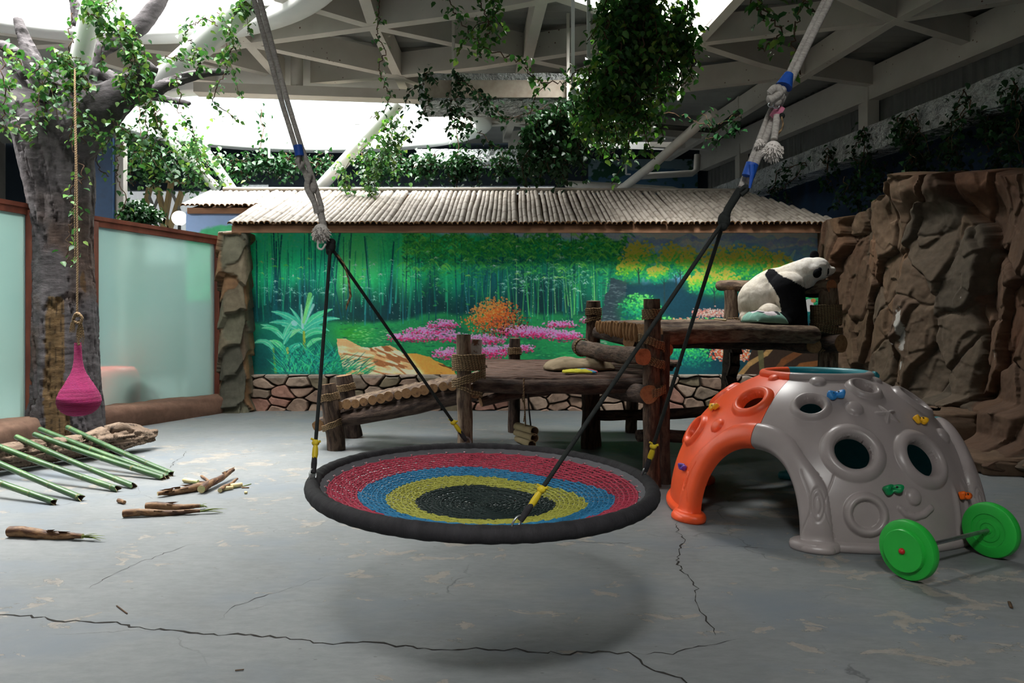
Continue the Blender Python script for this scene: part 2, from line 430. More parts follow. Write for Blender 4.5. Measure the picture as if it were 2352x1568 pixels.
def poly_in(x, y, pts):
    r = np.zeros(x.shape, bool); n = len(pts)
    for i in range(n):
        x0, y0 = pts[i][:2]; x1, y1 = pts[(i + 1) % n][:2]
        c = ((y0 > y) != (y1 > y)); r ^= c & (x < (x1 - x0) * (y - y0) / ((y1 - y0) if y1 != y0 else 1e-9) + x0)
    return r
dia = [C(1280, 3), C(1590, 100), C(1712, -30), C(1560, -90), C(1330, -60)]
far = [C(1345, 343), C(1545, 350), C(1545, 331), C(1360, 331)]
rear = [(-1.2, -3.3), (1.0, -3.3), (1.0, -1.1), (-1.2, -1.1)]
gx = np.arange(XL, 11.01, .08); gy = np.arange(YF, YB + .01, .08)
X, Y = np.meshgrid(gx, gy, indexing='ij'); Z = 5.97 + .022 * np.sin(Y * 2 * math.pi / .24)
fc = grid_faces(len(gx), len(gy)); cx = X.ravel()[fc].mean(1); cy = Y.ravel()[fc].mean(1); hole = np.zeros(len(cx), bool)
for (x, y, a, b, p) in SKY: hole |= ((cx - x) / a) ** 2 + ((cy - y) / b) ** 2 < 1
adj_added = [(-10.9, 6.6), (-8.3, 6.6), (-8.3, 10.6), (-10.9, 10.6)]  # opening added for the unseen light behind the frosted glass
for q in (dia, far, rear, adj_added): hole |= poly_in(cx, cy, q)
o = make('ceiling', np.stack([X, Y, Z], -1).reshape(-1, 3), fc[~hole], M_roof); struct(o, 'grey corrugated roof sheet over the trusses')
# solid weather skin above so that no sky leaks past the sheet
M_white = mat('white_curb_paint', 'e6e8e6', 'f0f1ef', scale=2, rough=.5, bmp=.05)
def curb_mat():
    m, n, l, b = new_mat('rooflight_panels'); v = coords(n, l, 'tc', (1, 1, 1))
    s = n.new('ShaderNodeSeparateXYZ'); l.new(v, s.inputs[0])
    a = n.new('ShaderNodeMath'); a.operation = 'FRACT'; l.new(s.outputs[0], a.inputs[0])
    seam = ramp(n, l, a.outputs[0], [(0, '3c474b'), (.06, '6d787c'), (.5, '646f73'), (.9, '6d787c')])
    l.new(seam, b.inputs['Base Color']); b.inputs['Roughness'].default_value = .5; return m
M_panel = curb_mat()
for i, (x, y, a, b, p) in enumerate(SKY):
    n = 96; th = np.linspace(0, 2 * math.pi, n, endpoint=False); rows = []; tc = []
    prof = [(1.0 * 1, 5.98, .34), (1.0, 5.42, .34), (1.0, 5.40, .30), (1.0, 5.40, .02), (1.0, 5.44, 0), (1.0, 6.15, 0)]
    for (_, z, off) in prof: rows.append(np.stack([x + (a + off) * np.cos(th), y + (b + off) * np.sin(th), np.full(n, z)], -1))
    o = make('window_%d' % (i + 7), np.stack(rows).reshape(-1, 3), grid_faces(len(prof), n, True), M_white); struct(o, 'wide white oval rooflight curb')
    rows = []; zz = [6.15, 6.2, 7.7]
    for z in zz: rows.append(np.stack([x + a * np.cos(th), y + b * np.sin(th), np.full(n, z)], -1)); tc += [(t * a / .45, 0, z) for t in th]
    p_ = make('panel_ring', np.stack(rows).reshape(-1, 3), grid_faces(3, n, True), M_panel, o, True, tc)
    lid = MB(); lid.poly([(x + (a + .0) * math.cos(t), y + b * math.sin(t), 7.72) for t in th]); m_, nn_, ll_, bb_ = new_mat('opal_dome')
    bb_.inputs['Base Color'].default_value = (.9, .93, .95, 1); bb_.inputs['Emission Color'].default_value = (1, .99, .97, 1); bb_.inputs['Emission Strength'].default_value = 2.0
    lid.build('dome_glazing', m_, o, False)
    g = MB()
    for k in range(7):
        t = -1.2 + k * .4
        if abs(t) < 1: g.bar((x + a * t, y - b * math.sqrt(1 - t * t), 7.3), (x + a * t, y + b * math.sqrt(1 - t * t), 7.3), .07, .12)
    g.build('glazing_bar', M_beam, o, False)
def tub(q, z1, name, lab):
    q = [V(p[0], p[1], 0) for p in q]; b = MB(); n = len(q)
    for i in range(n):
        a_, b_ = q[i], q[(i + 1) % n]; b.poly([(a_.x, a_.y, 5.55), (b_.x, b_.y, 5.55), (b_.x, b_.y, z1), (a_.x, a_.y, z1)])
    o = struct(b.build(name, M_white, smooth=False), lab)
    t = MB().poly([(p.x, p.y, z1 + .01) for p in q]); m_, nn_, ll_, bb_ = new_mat('opal_glazing')
    bb_.inputs['Base Color'].default_value = (.9, .93, .95, 1); bb_.inputs['Emission Color'].default_value = (1, .99, .97, 1); bb_.inputs['Emission Strength'].default_value = 1.6
    t.build('glazing', m_, o, False)
tub(dia, 6.5, 'window_9', 'angular white rooflight behind the hanging vines')
tub(far, 6.5, 'window_10', 'small far rooflight'); tub(adj_added, 6.6, 'window_12', 'added unseen rooflight that brightens the frosted glass'); tub(rear, 6.5, 'window_11', 'rooflight over the viewer')
beams = [
 [(430, 128), (571, 104), (858, 65), (1100, 33), (1290, -5), (1330, -40)], [(520, 55), (571, 104), (640, 182)], [(571, 104), (914, 178), (960, 196)],
 [(600, -15), (655, 5), (858, 65), (1060, 108), (1215, 140), (1300, 158)], [(828, -30), (858, 65), (914, 178), (932, 215)],
 [(725, 194), (914, 178), (1100, 158), (1215, 140), (1355, 120)], [(1256, -40), (1212, 140), (1185, 250), (1163, 325)],
 [(1030, 262), (1172, 287), (1300, 305)], [(1030, 297), (1172, 287), (1420, 262)], [(1600, 105), (2054, 52), (2352, 3), (2420, -10)],
 [(1600, 105), (1740, 150), (1850, 178), (1990, 197)], [(2270, -60), (2054, 52), (1850, 178), (1700, 270), (1430, 432)],
 [(1270, -6), (1600, 105)], [(1725, -30), (1600, 105), (1400, 190), (1215, 245)], [(1920, -10), (2054, 50), (2230, 105)],
 [(0, 78), (200, 103), (430, 128)], [(-60, 118), (200, 103), (330, 84)], [(430, 128), (600, 170)], [(380, 130), (480, 155)],
 [(240, 150), (340, 178), (480, 190)], [(1850, 178), (1620, 205), (1480, 222)], [(1500, 340), (1620, 345), (1700, 270)], [(1400, 300), (1560, 318), (1640, 322)],
 [(1180, 340), (1340, 318), (1500, 300)]]
for k, b in enumerate(beams):
    q = [C(*p) for p in b]; mb = MB()
    for a_, b_ in zip(q[:-1], q[1:]):
        e_ = (b_ - a_).normalized() * .11; zz_ = .19 + .0013 * (k % 11) + .0004 * q.index(a_); mb.bar(a_ - e_ + V(0, 0, zz_), b_ + e_ + V(0, 0, zz_), .15, .38)
    struct(mb.build('trim_%d' % (k + 1), M_beam, smooth=False), 'off-white steel roof beam with rust specks')
# eaves beam and wall posts on the right
q = [V(rx(y) - .12, y, 0) for y in (4, YB)]
struct(MB().bar(q[0] + V(0, 0, 5.55), q[1] + V(0, 0, 5.55), .22, .55).build('trim_31', M_beam, smooth=False), 'deep eaves beam along the side wall')
for k, px in enumerate((1988, 1702)):
    s = (px - CX) / F; Y = (7.0 + .222 * 10.15) / (s + .222) - .25
    struct(MB().box((rx(Y) - .12, Y, 4.9), (.2, .34, 1.2)).build('trim_%d' % (32 + k), M_beam, smooth=False), 'square steel post below the eaves beam')
# rainwater trough crossing the hall
z = 5.25; q = [G(450, 205, z), G(1000, 224, z), G(1340, 240, z)]
struct(MB().bar(q[0], q[1], .28, .16).bar(q[1], q[2], .28, .16).build('trim_34', M_beam, smooth=False), 'long pale steel trough under the trusses')
struct(MB().tube([C(682, 205, 5.3), C(682, 205, 5.3) + V(0, 0, .6)], .1, 14).build('trim_35', M_beam), 'short pale drop pipe on the trough')

# ---- painted wall: stage for the mural, stone plinth, side pieces
WY = 12.1
M_plain = mat('plaster', '6c7076', scale=2, rough=.85, bmp=.1)
exec_mural = True
# ================================================================== MURAL (painted by brush strokes into vertex colours of the wall face)
x0p, x1p, y0p, y1p = 572.0, 1920.0, 508.0, 866.0
S_ = 1.0; MW = int((x1p - x0p) * S_); MH = int((y1p - y0p) * S_)
mx, my = np.meshgrid(x0p + np.arange(MW) / S_, y0p + np.arange(MH) / S_)
A = np.zeros((MH, MW, 3))
def c3(h): return np.array([int(h[i:i + 2], 16) / 255 for i in (0, 2, 4)])
def blend(mask, col, sl=None):
    global A
    if sl is None: A = A * (1 - mask[..., None]) + mask[..., None] * (c3(col) if isinstance(col, str) else col)
    else: A[sl] = A[sl] * (1 - mask[..., None]) + mask[..., None] * (c3(col) if isinstance(col, str) else col)
def sst(a, b, x): t = np.clip((x - a) / (b - a), 0, 1); return t * t * (3 - 2 * t)
def bb(xa, ya, xb, yb):
    i0 = int(max(0, ya - y0p)); i1 = int(min(MH, yb - y0p + 2)); j0 = int(max(0, xa - x0p)); j1 = int(min(MW, xb - x0p + 2))
    return (slice(i0, max(i0, i1)), slice(j0, max(j0, j1)))
def stroke(xa, ya, xb, yb, wa, wb, col, al=1.0):
    m = max(wa, wb) + 1; s = bb(min(xa, xb) - m, min(ya, yb) - m, max(xa, xb) + m, max(ya, yb) + m); X, Y = mx[s], my[s]
    if X.size == 0: return
    dx, dy = xb - xa, yb - ya; L = dx * dx + dy * dy + 1e-9; t = np.clip(((X - xa) * dx + (Y - ya) * dy) / L, 0, 1)
    d = np.hypot(X - xa - t * dx, Y - ya - t * dy); w_ = wa + (wb - wa) * t
    blend(np.clip(w_ - d + .5, 0, 1) * al, col, s)
def dab(x, y, rx_, ry_, col, al=1.0, ang=0.0):
    m = max(rx_, ry_) + 1; s = bb(x - m, y - m, x + m, y + m); X, Y = mx[s] - x, my[s] - y
    if X.size == 0: return
    if ang: c, q = math.cos(ang), math.sin(ang); X, Y = X * c + Y * q, -X * q + Y * c
    d = np.sqrt((X / rx_) ** 2 + (Y / ry_) ** 2); blend(np.clip((1 - d) * min(rx_, ry_) + .3, 0, 1) * al, col, s)
def region(pts, rough=4, sc_=.08, seed=0, soft=1.2):
    wx_ = mx + rough * (fbm(mx * sc_, my * sc_, seed, 3) - .5) * 2; wy_ = my + rough * (fbm(mx * sc_ + 40, my * sc_, seed + 5, 3) - .5) * 2
    return poly_in(wx_, wy_, pts).astype(float)
def leafs(n, fx, cols, r0, r1, al=.8, ang=None, asp=.45):
    for _ in range(n):
        x, y, q = fx(); r = random.uniform(r0, r1)
        dab(x, y, r, r * asp, random.choice(cols) if not callable(cols) else cols(x, y, q), al, random.uniform(-1.2, 1.2) if ang is None else random.gauss(ang, .5))
U = random.uniform
# backdrop: jungle greens
t = (my - 515) / (745 - 515); n1 = fbm(mx * .02, my * .006, 3, 5); n2 = fbm(mx * .09, my * .012, 9, 4)
up = c3('2ec283'); mid = c3('149268'); dn = c3('0b3c41')
g = np.clip(t + (n1 - .5) * .75, 0, 1)[..., None]
A = up * (1 - sst(0, .55, g)) + mid * sst(0, .55, g); A = A * (1 - sst(.48, .86, g)) + dn * sst(.48, .86, g)
A *= (.8 + .4 * n2)[..., None]
for (x, y, a, b, c, al) in [(640, 590, 32, 60, '4fdf86', .5), (830, 600, 55, 70, '5fe070', .7), (790, 625, 20, 70, '7be86a', .7), (930, 620, 20, 65, '58e276', .7), (1010, 590, 60, 60, '35c06a', .5), (700, 560, 60, 40, '2cd79a', .5),
                            (820, 555, 120, 24, '45b268', .5), (760, 570, 26, 90, '177d78', .6), (1150, 590, 90, 60, '1d8a50', .5), (1128, 640, 55, 80, '0d4d62', .75), (1300, 640, 120, 60, '0c3b3c', .5), (1395, 640, 45, 70, '1f7e5a', .4)]:
    d = np.hypot((mx - x) / a, (my - y) / b); blend(np.exp(-d * d) * al, c)
blend(sst(640, 705, my + 30 * (fbm(mx * .03, my * .02, 21, 3) - .5)) * sst(770, 745, my) * .5 * (mx < 1450), '0a2b30')
# sky on the right
sky = sst(535, 516, my - 22 * (mx - 920) / 560 - 18 * fbm(mx * .03, mx * .0, 5, 3)) * sst(900, 980, mx)
sky = np.maximum(sky, sst(1425, 1450, mx)); cs = c3('8fa3d0') + (c3('b2bfe2') - c3('8fa3d0')) * np.clip((my - 515) / 60, 0, 1)[..., None]
A = A * (1 - sky[..., None]) + cs * sky[..., None]
# mountains
for (b0, amp, c, sd) in ((548, 26, '7c8fc4', 1), (566, 34, '9098cc', 7), (584, 30, '6f8fc8', 12)):
    ridge = b0 - amp * (np.abs(fbm(mx * .013, mx * 0 + sd, sd, 4) - .5) * 3) + 4 * fbm(mx * .1, mx * 0, sd, 2)
    k = sst(-1, 1.5, my - ridge) * (mx > 1425); c_ = c3(c) * (1 + .35 * (fbm(mx * .05 + my * .05, my * .09, sd, 3) - .5))[..., None]
    A = A * (1 - k[..., None]) + c_ * k[..., None]
blend(region([(1790, 605), (1826, 572), (1850, 590), (1880, 590), (1905, 620), (1905, 660), (1780, 660)], 3, .1, 3), '5f86bb')
stroke(1826, 575, 1800, 625, 2, 9, 'a9bfd4', .6); stroke(1700, 560, 1735, 580, 1, 5, '9aa2cc', .5)
# dark wood band behind trees, right
k = sst(628, 655, my + 20 * (fbm(mx * .05, my * .05, 4, 3) - .5)) * sst(1392, 1420, mx); blend(k, '12343f')
k = sst(1880, 1900, mx); blend(k * .9, '4c5257')
# grass and ground
gl = 742 - 20 * (mx > 900) * sst(900, 1000, mx); k = sst(gl - 4, gl + 10, my + 10 * fbm(mx * .06, my * .06, 8, 3)) * sst(1490, 1440, mx)
gc = c3('12563f') * (1 - fbm(mx * .02, my * .05, 31, 4)[..., None]) + c3('2c9a55') * fbm(mx * .02, my * .05, 31, 4)[..., None]
A = A * (1 - k[..., None]) + gc * k[..., None]
d = np.hypot((mx - 800) / 50, (my - 765) / 22); blend(np.exp(-d * d) * .8, '2f8a2c')
# bamboo stems
for _ in range(150):
    x = U(576, 1440); y1 = U(530, 620); y2 = U(690, 748); le = random.gauss(0, 7); w_ = U(.4, 2.2)
    c = random.choice(['0b4a52', '0d5c5c', '0c3d46', '127a63', '1c9a6e', '2f9f86', '2a7f8a', '35b57a']); stroke(x + le, y1, x, y2, w_ * .5, w_, c, U(.35, .8))
for _ in range(34):
    x = U(590, 1330); y1 = U(520, 560); le = random.gauss(0, 12); c = '0a4450'; w_ = U(.8, 1.9); y = y1
    while y < 735:
        e = min(735, y + U(14, 26)); f0 = (y - y1) / 200; f1 = (e - y1) / 200
        stroke(x + le * (1 - f0), y, x + le * (1 - f1), e - 1.2, w_, w_, c, .8); y = e
for _ in range(40):
    x = U(1090, 1420); stroke(x + U(-12, 12), U(560, 620), x, U(700, 735), .6, 1.5, random.choice(['2f9d4e', '4fb060', '1f7f50', '7fbf74']), .65)
# tree canopy of bamboo at the right of the grove
def can():
    x = U(925, 1440); b = 524 + 30 * math.sin(x * .03) ** 2; y = b + abs(random.gauss(0, 48)); return x, y, 0
leafs(4200, can, lambda x, y, q: random.choice(['1f7a34', '2a8f3c', '47a84a', '63b84c', '176a44'] if y < 590 else ['157048', '3d9c48', '0f5a44', '4aa858', '0c4c46']), 2, 6, .6, None, .4)
for _ in range(170):          # arching fronds
    x = U(930, 1435); y = U(535, 620); c = random.choice(['3f9f48', '5fb54e', '2c8a44', '7cc458', '1f7a48']); L = U(12, 34); sgn = random.choice((-1, 1))
    for j in range(9):
        t = j / 9; px_, py_ = x + sgn * L * t, y - 7 * math.sin(t * 2.4) + 12 * t * t; stroke(px_, py_, px_ + sgn * 4, py_ + U(3, 9), 1.5, .4, c, .5)
def can2():
    x = U(580, 925); y = 522 + abs(random.gauss(0, 50)); return x, y, 0
leafs(700, can2, ['35c98a', '59d478', '22a56f', '1a9168', '84e07a'], 2, 5, .3, None, .35)
for _ in range(130):           # fans of bamboo leaves
    x, y = random.choice([(U(590, 900), U(590, 690)), (U(940, 1430), U(545, 640)), (U(1150, 1360), U(620, 675))]); c = random.choice(['8ecf6c', '66c87d', '9fd6b4', 'b7d8c0', '7fc0a4', '5fae4a']) if y < 640 else random.choice(['8fc3b4', 'a9d2c4', '6fae9f'])
    for j in range(random.randint(5, 9)):
        a = U(.1, math.pi - .1); r = U(4, 9); stroke(x, y, x + r * math.cos(a) * 1.2, y + r * math.sin(a) * .7, .8, .25, c, .6)
    x += 3
for cx_, cy_ in ((660, 668), (690, 672), (625, 664), (735, 664), (1180, 628), (1215, 640), (1240, 636), (1270, 655), (1300, 648), (1330, 640), (1260, 610), (1290, 590), (1320, 620)):
    for j in range(12):
        a = U(.3, 2.85); r = U(4, 10); qx, qy = cx_ + U(-20, 20), cy_ + U(-7, 7); stroke(qx, qy, qx + r * math.cos(a) * 1.2, qy + r * math.sin(a) * .8, 1.0, .3, random.choice(['8fc4b4', '6da79b', 'b0d0c4', '4e8f83']), .55)
for _ in range(460):          # glints on the stems
    x = round(U(580, 1400) / 17) * 17 + U(-2, 2); y = U(600, 742) if x < 1000 else U(640, 735); dab(x, y, U(.7, 1.4), U(.5, 1.0), 'd8efe6', U(.4, .95))
# meadow tufts
for _ in range(900):
    x = U(780, 1350); y = U(742, 860); c = random.choice(['0f4a3c', '1c6e48', '2f9a54', '53b868', '0c3a3c', '187a5a']); dab(x, y, U(2, 7), U(.6, 1.8), c, .55)
for _ in range(240):
    x = U(800, 1000); y = U(755, 790); dab(x, y, U(1.5, 5), U(.4, .9), random.choice(['8fcf7c', 'c8e6a8', '5fb85e']), .6)
# banana plants
def bleaf(x, y, L, a, bend, wd, c, c2='9fe8b0'):
    n = 14; px, py = x, y; ang = a
    pts = [(px, py)]
    for i in range(n):
        px += L / n * math.cos(ang); py -= L / n * math.sin(ang); ang += bend / n; pts.append((px, py))
    for i in range(n):
        t = (i + .5) / n; w_ = wd * math.sin(math.pi * min(1, t ** .8)) ** .8 + .3; w_ *= U(.85, 1.1)
        stroke(*pts[i], *pts[i + 1], w_, w_ * .97, c, .92)
    for i in range(n): stroke(*pts[i], *pts[i + 1], .7, .6, c2, .6)
d = np.hypot((mx - 660) / 110, (my - 790) / 80); blend(np.exp(-d ** 4) * .75, '0f6a60'); blend(np.exp(-(((mx - 600) / 40) ** 2 + ((my - 830) / 60) ** 2)) * .8, '0b3f45')
G1 = ['3fae7f', '2b9c74', '55bd80', '3aa58a', '6ccb86', '4bb08e']
for (x, y, L, a, be, wd) in [(696, 760, 84, 1.42, -.3, 7), (696, 760, 62, 1.85, .5, 4), (696, 758, 84, .95, -.7, 8), (697, 760, 90, .75, -.9, 7), (697, 757, 86, 2.25, .8, 8), (696, 762, 82, 2.45, .9, 7), (700, 765, 60, .7, -1.3, 6), (702, 775, 52, .9, -1.6, 6), (694, 765, 50, 2.5, .6, 5),
                             (652, 778, 44, 1.35, -.5, 6), (650, 778, 62, 2.15, .9, 6), (655, 780, 44, .95, -.8, 6), (652, 790, 36, 1.2, -.4, 5), (655, 812, 50, 1.9, 1.2, 7), (660, 815, 50, 1.15, -1.3, 7), (628, 805, 56, 1.9, 1.9, 6), (704, 800, 46, 1.1, -1.2, 5), (640, 760, 40, 2.6, .8, 5)]:
    bleaf(x, y, L, a, be, wd, random.choice(G1))
stroke(692, 700, 695, 752, 1.5, 3.2, '9cc9c0', .8); stroke(720, 700, 700, 745, 3, 1.5, '8cc0b8', .8); stroke(712, 676, 697, 740, 5, 3, '6fc06a', .8); dab(676, 742, 8, 6, '8fc3bc', .8, .5)
stroke(698, 762, 700, 830, 2.6, 3.6, '8ea23e', .9); stroke(660, 800, 664, 850, 3, 4, '9aa650', .9); stroke(668, 820, 669, 852, 1.5, 2, 'c9d08a', .9); stroke(628, 800, 633, 855, 2, 3, '5c8a3c', .8)
# grasses at left foot
for _ in range(380):
    x = U(640, 800); y = U(815, 862); a = random.gauss(1.5, .6) - (x - 735) * .006; L = U(18, 42); c = random.choice(['17806b', '25a07a', '3fb57c', '0f5d58', '1f8f86', '0d4650'])
    bx = x + L * .5 * math.cos(a); by = y - L * .5 * math.sin(a); stroke(x, y, bx, by, 1.3, 1.1, c, .8); stroke(bx, by, bx + L * .5 * math.cos(a - .5 * np.sign(math.cos(a) + .01)), by - L * .5 * math.sin(a - .3), 1.1, .3, c, .8)
blend(sst(850, 864, my) * (mx < 790) * .7, '15505a')
# tan rock
rk = region([(775, 778), (795, 779), (830, 796), (862, 797), (896, 792), (910, 800), (928, 813), (960, 812), (985, 818), (1008, 832), (1040, 846), (1052, 868), (800, 868), (790, 850), (776, 805)], 2.5, .08, 11)
nn1 = fbm(mx * .02 + my * .03, my * .09 - mx * .02, 51, 4)
rc = c3('c69a6c') + (c3('e9cfa4') - c3('c69a6c')) * sst(.4, .6, nn1)[..., None]; dk = sst(.58, .64, fbm(mx * .018 + my * .01, my * .07 - mx * .028, 77, 4))
rc = rc * (1 - dk[..., None]) + c3('8a5a38') * dk[..., None]; rt = sst(925, 945, mx - (my - 815) * .9); rc2 = c3('c68f45') * (1 - dk[..., None]) + c3('5f3a22') * dk[..., None]
rc = rc * (1 - rt[..., None]) + rc2 * rt[..., None]; A = A * (1 - rk[..., None]) + rc * rk[..., None]
for s in (((790, 812), (850, 822), (905, 838), (940, 866)), ((862, 800), (905, 820), (935, 830)), ((840, 845), (880, 858), (930, 864)), ((928, 814), (950, 840), (962, 864))):
    for a_, b_ in zip(s[:-1], s[1:]): stroke(*a_, *b_, 2.2, 1.6, '8c5c3a', .8)
for _ in range(70):
    x = U(770, 850); y = U(820, 862); a = U(.2, 1.2); L = U(10, 26); stroke(x - 10, y + 5, x + L * math.cos(a), y - L * math.sin(a) * .7, 1.3, .3, random.choice(['1f8f6a', '2f9f6a', '157058', '0f5d50']), .9)
# azaleas
cl = [(985, 762, 62, 14), (1020, 745, 40, 12), (915, 775, 30, 10), (960, 775, 50, 11), (1040, 775, 50, 12), (1110, 780, 56, 14), (1190, 760, 60, 15), (1240, 765, 60, 15), (1290, 745, 44, 9), (1290, 775, 34, 10), (1030, 812, 40, 16), (1120, 808, 60, 16), (1190, 800, 40, 12), (1350, 735, 20, 8), (1300, 770, 44, 12)]
for (x, y, a, b) in cl:
    for _ in range(int(a * b * .62)):
        u, v = random.gauss(0, .5), random.gauss(0, .5)
        if u * u + v * v > 1.1: continue
        q = v + U(-.5, .5); c = 'e84a86' if q > .1 else ('d22a6e' if q > -.1 and U(0, 1) < .5 else ('ef86c4' if U(0, 1) < .6 else 'e39ad8'))
        if q > .5: c = 'b3164e'
        dab(x + u * a, y + v * b, U(1.2, 2.8), U(1, 2.1), c, .92)
for (x, y, a, b) in cl:
    for _ in range(26): dab(x + random.gauss(0, .5) * a, y + b * .6 + U(-3, 6), U(2, 5), U(.8, 1.6), random.choice(['12604a', '1f7a55', '0d4440']), .6)
# orange bush
for _ in range(1500):
    u, v = random.gauss(0, .42), random.gauss(0, .42)
    if u * u + v * v > 1: continue
    x = 1138 + u * 82 + (v < 0) * u * -20; y = 727 + v * 46; s = v * .7 + u * .45 + U(-.4, .4); c = '3a1a18' if s > .55 else ('8a4030' if s > .25 else ('d8622c' if s > -.25 else 'ef8b48'))
    dab(x, y, U(1.2, 3), U(1, 2.2), c, .9, U(-1, 1))
for _ in range(160): dab(U(1075, 1200), U(715, 765), .9, .9, 'efc08a', .8)
# stream and steps
blend(region([(1405, 640), (1440, 645), (1435, 700), (1420, 745), (1380, 745), (1388, 690)], 5, .09, 6), '2c3e45')
for _ in range(170): x = U(1385, 1438); dab(x, U(645, 745), U(2, 6), .8, random.choice(['5f7478', '8a979a', '1b2a33', '3a4d52']), .7)
for _ in range(60): dab(U(1350, 1400), U(770, 840), U(4, 9), U(1, 2), random.choice(['8c8f88', '6a7a70', '2e6650', 'a09c90']), .7)
# yellow-green trees
trees = [(1466, 598, 46, 50), (1450, 622, 34, 28), (1540, 598, 38, 42), (1584, 606, 30, 42), (1640, 620, 42, 60), (1690, 610, 48, 50), (1740, 610, 44, 46), (1790, 620, 38, 42), (1660, 650, 50, 30), (1830, 625, 26, 26), (1510, 630, 30, 22), (1610, 650, 40, 26)]
for (x, y, a, b) in trees:
    k = np.exp(-(((mx - x) / a) ** 2 + ((my - y) / b) ** 2) ** 2 * 1.3); blend(np.clip(k, 0, 1) * .7, '2f8a3c')
    for _ in range(int(a * b * .3)):
        u, v = random.gauss(0, .48), random.gauss(0, .48)
        if u * u + v * v > 1.05: continue
        s = v * .9 + u * .25 + U(-.35, .35); c = 'cfd94e' if s < -.45 else ('9fcc3f' if s < -.15 else ('5fae3e' if s < .15 else ('2c8f4e' if s < .5 else '0f6a55')))
        dab(x + u * a, y + v * b, U(2, 4.6), U(1.6, 3.4), c, .8, U(-1, 1))
for (x, y0_, y1_) in ((1466, 615, 650), (1552, 630, 665), (1562, 620, 660), (1525, 640, 700), (1700, 650, 720), (1640, 660, 710)):
    stroke(x, y0_, x + 2, y1_, 1, 2.2, '1f2f30', .8); stroke(x, y0_ + 12, x - 8, y0_, 1, .5, '1f2f30', .7); stroke(x, y0_ + 14, x + 9, y0_ + 2, 1, .5, '1f2f30', .7)
# lower right bushes
for (x, y, a, b, w_) in [(1470, 712, 52, 38, 0), (1570, 820, 64, 52, 1), (1500, 745, 60, 22, 0), (1620, 745, 90, 16, 1), (1850, 700, 50, 40, 1)]:
    k = np.exp(-(((mx - x) / a) ** 2 + ((my - y) / b) ** 2) ** 3); blend(k * .9, '14603f' if not w_ else '0e4f48')
    for _ in range(int(a * b * .28)):
        u, v = random.gauss(0, .5), random.gauss(0, .5)
        if u * u + v * v > 1.05: continue
        s = v * .8 - u * .3 + U(-.35, .35) + .3 * w_; c = '5fbf5a' if s < -.4 else ('3aa352' if s < -.05 else ('1c7f5c' if s < .4 else '0d4d50')); dab(x + u * a, y + v * b, U(2, 4), U(1.4, 2.8), c, .75, U(-1, 1))
blend(sst(815, 862, my) * sst(1515, 1545, mx) * .85, '0e3b45'); blend(sst(725, 745, my) * sst(1640, 1700, mx) * .75, '12323a')
for _ in range(520):
    x = U(1590, 1668); y = random.gauss(719, 4.5); dab(x, y, U(1.3, 2.6), U(1, 1.7), random.choice(['d98f86', 'e6b4a8', 'b56a60', '7a5a50']), .8)
for _ in range(200): dab(U(1545, 1620), random.gauss(736, 2.5), U(1.5, 2.8), 1.3, random.choice(['e0765a', 'e8a58e']), .8)
for _ in range(900):
    u, v = random.gauss(0, .5), random.gauss(0, .5)
    if u * u + v * v < 1: dab(1682 + u * 56, 812 + v * 20, U(1.3, 2.8), U(1.2, 2.2), random.choice(['e8603e', 'ef8a68', 'd9452c', 'f2c4b4', 'c23a2c']), .9)
# painted roots bottom right
blend(region([(1735, 780), (1890, 775), (1905, 870), (1690, 870), (1710, 840)], 6, .06, 8), '2a211b')
for s, w_, c in ((((1695, 866), (1722, 835), (1760, 812), (1780, 790)), 6, '8a7048'), (((1770, 868), (1800, 830), (1850, 800), (1880, 792)), 8, '5a3a22'), (((1800, 868), (1840, 840), (1900, 830)), 7, '6a4526'), (((1745, 780), (1750, 850)), 7, '4a4a34')):
    for a_, b_ in zip(s[:-1], s[1:]): stroke(*a_, *b_, w_, w_ * .8, c, .85)
dab(1858, 701, 11, 15, 'd8d8dc'); dab(1868, 690, 6, 5, 'c86a44')
A *= (.93 + .14 * fbm(mx * .3, my * .3, 71, 2))[..., None]
A = A * (1.36 + .22 * sst(1400, 1500, mx))[..., None]; gy = A.mean(-1, keepdims=True); A = np.clip(gy + (A - gy) * 1.04, 0.01, 1); AL = np.where(A <= .04045, A / 12.92, ((A + .055) / 1.055) ** 2.4)
wxs = (mx - CX) / F * WY; wzs = EYE + (HY - my) / F * WY
M_mural = mat('mural_paint', 'ffffff', 'f4f4f4', scale=4, rough=.72, bmp=.06, bscale=20, vcol=True)
o = make('wall_back', np.stack([wxs, np.full(wxs.shape, WY), wzs], -1).reshape(-1, 3), grid_faces(MH, MW), M_mural, None, False, None, AL.reshape(-1, 3))
struct(o, 'long painted mural of bamboo forest, pink azaleas and yellow trees')
bk = MB(); bk.box((.5, WY + .16, 1.5), (9.5, .3, 3.0)); struct(bk.build('wall_back', M_plain, smooth=False), 'core of the painted partition wall')

# ---- stone plinth under the mural
nx, nz_ = 1300, 84; xx = np.linspace(-4.35, 5.3, nx); zz = np.linspace(0, .58, nz_); X, Z = np.meshgrid(xx, zz)
wxp = X * 3.3 + .25 * (fbm(X * 3, Z * 3, 2, 3) - .5) * 2; wzp = Z * 5.2 + .3 * (fbm(X * 3 + 9, Z * 3, 3, 3) - .5) * 2
F1, F2, ID, PX, PY = worley(wxp, wzp, 4, .75); e = F2 - F1; hgt = sst(0, .16, e)
dep = .10 * hgt * (.75 + .5 * hashf(ID, 2)) + .035 * (fbm(X * 9, Z * 9, 6, 5) - .5) * hgt + .03 * (hashf(ID, 5) - .5) * (wxp - PX)
Yc = WY - .04 - dep; cA = np.array([lin(c) for c in ('9c8473', 'a58a78', '8c7c6c', 'a98070', '857a64', 'b09a88')]); pc = cA[(hashf(ID, 7) * 5.99).astype(int)]
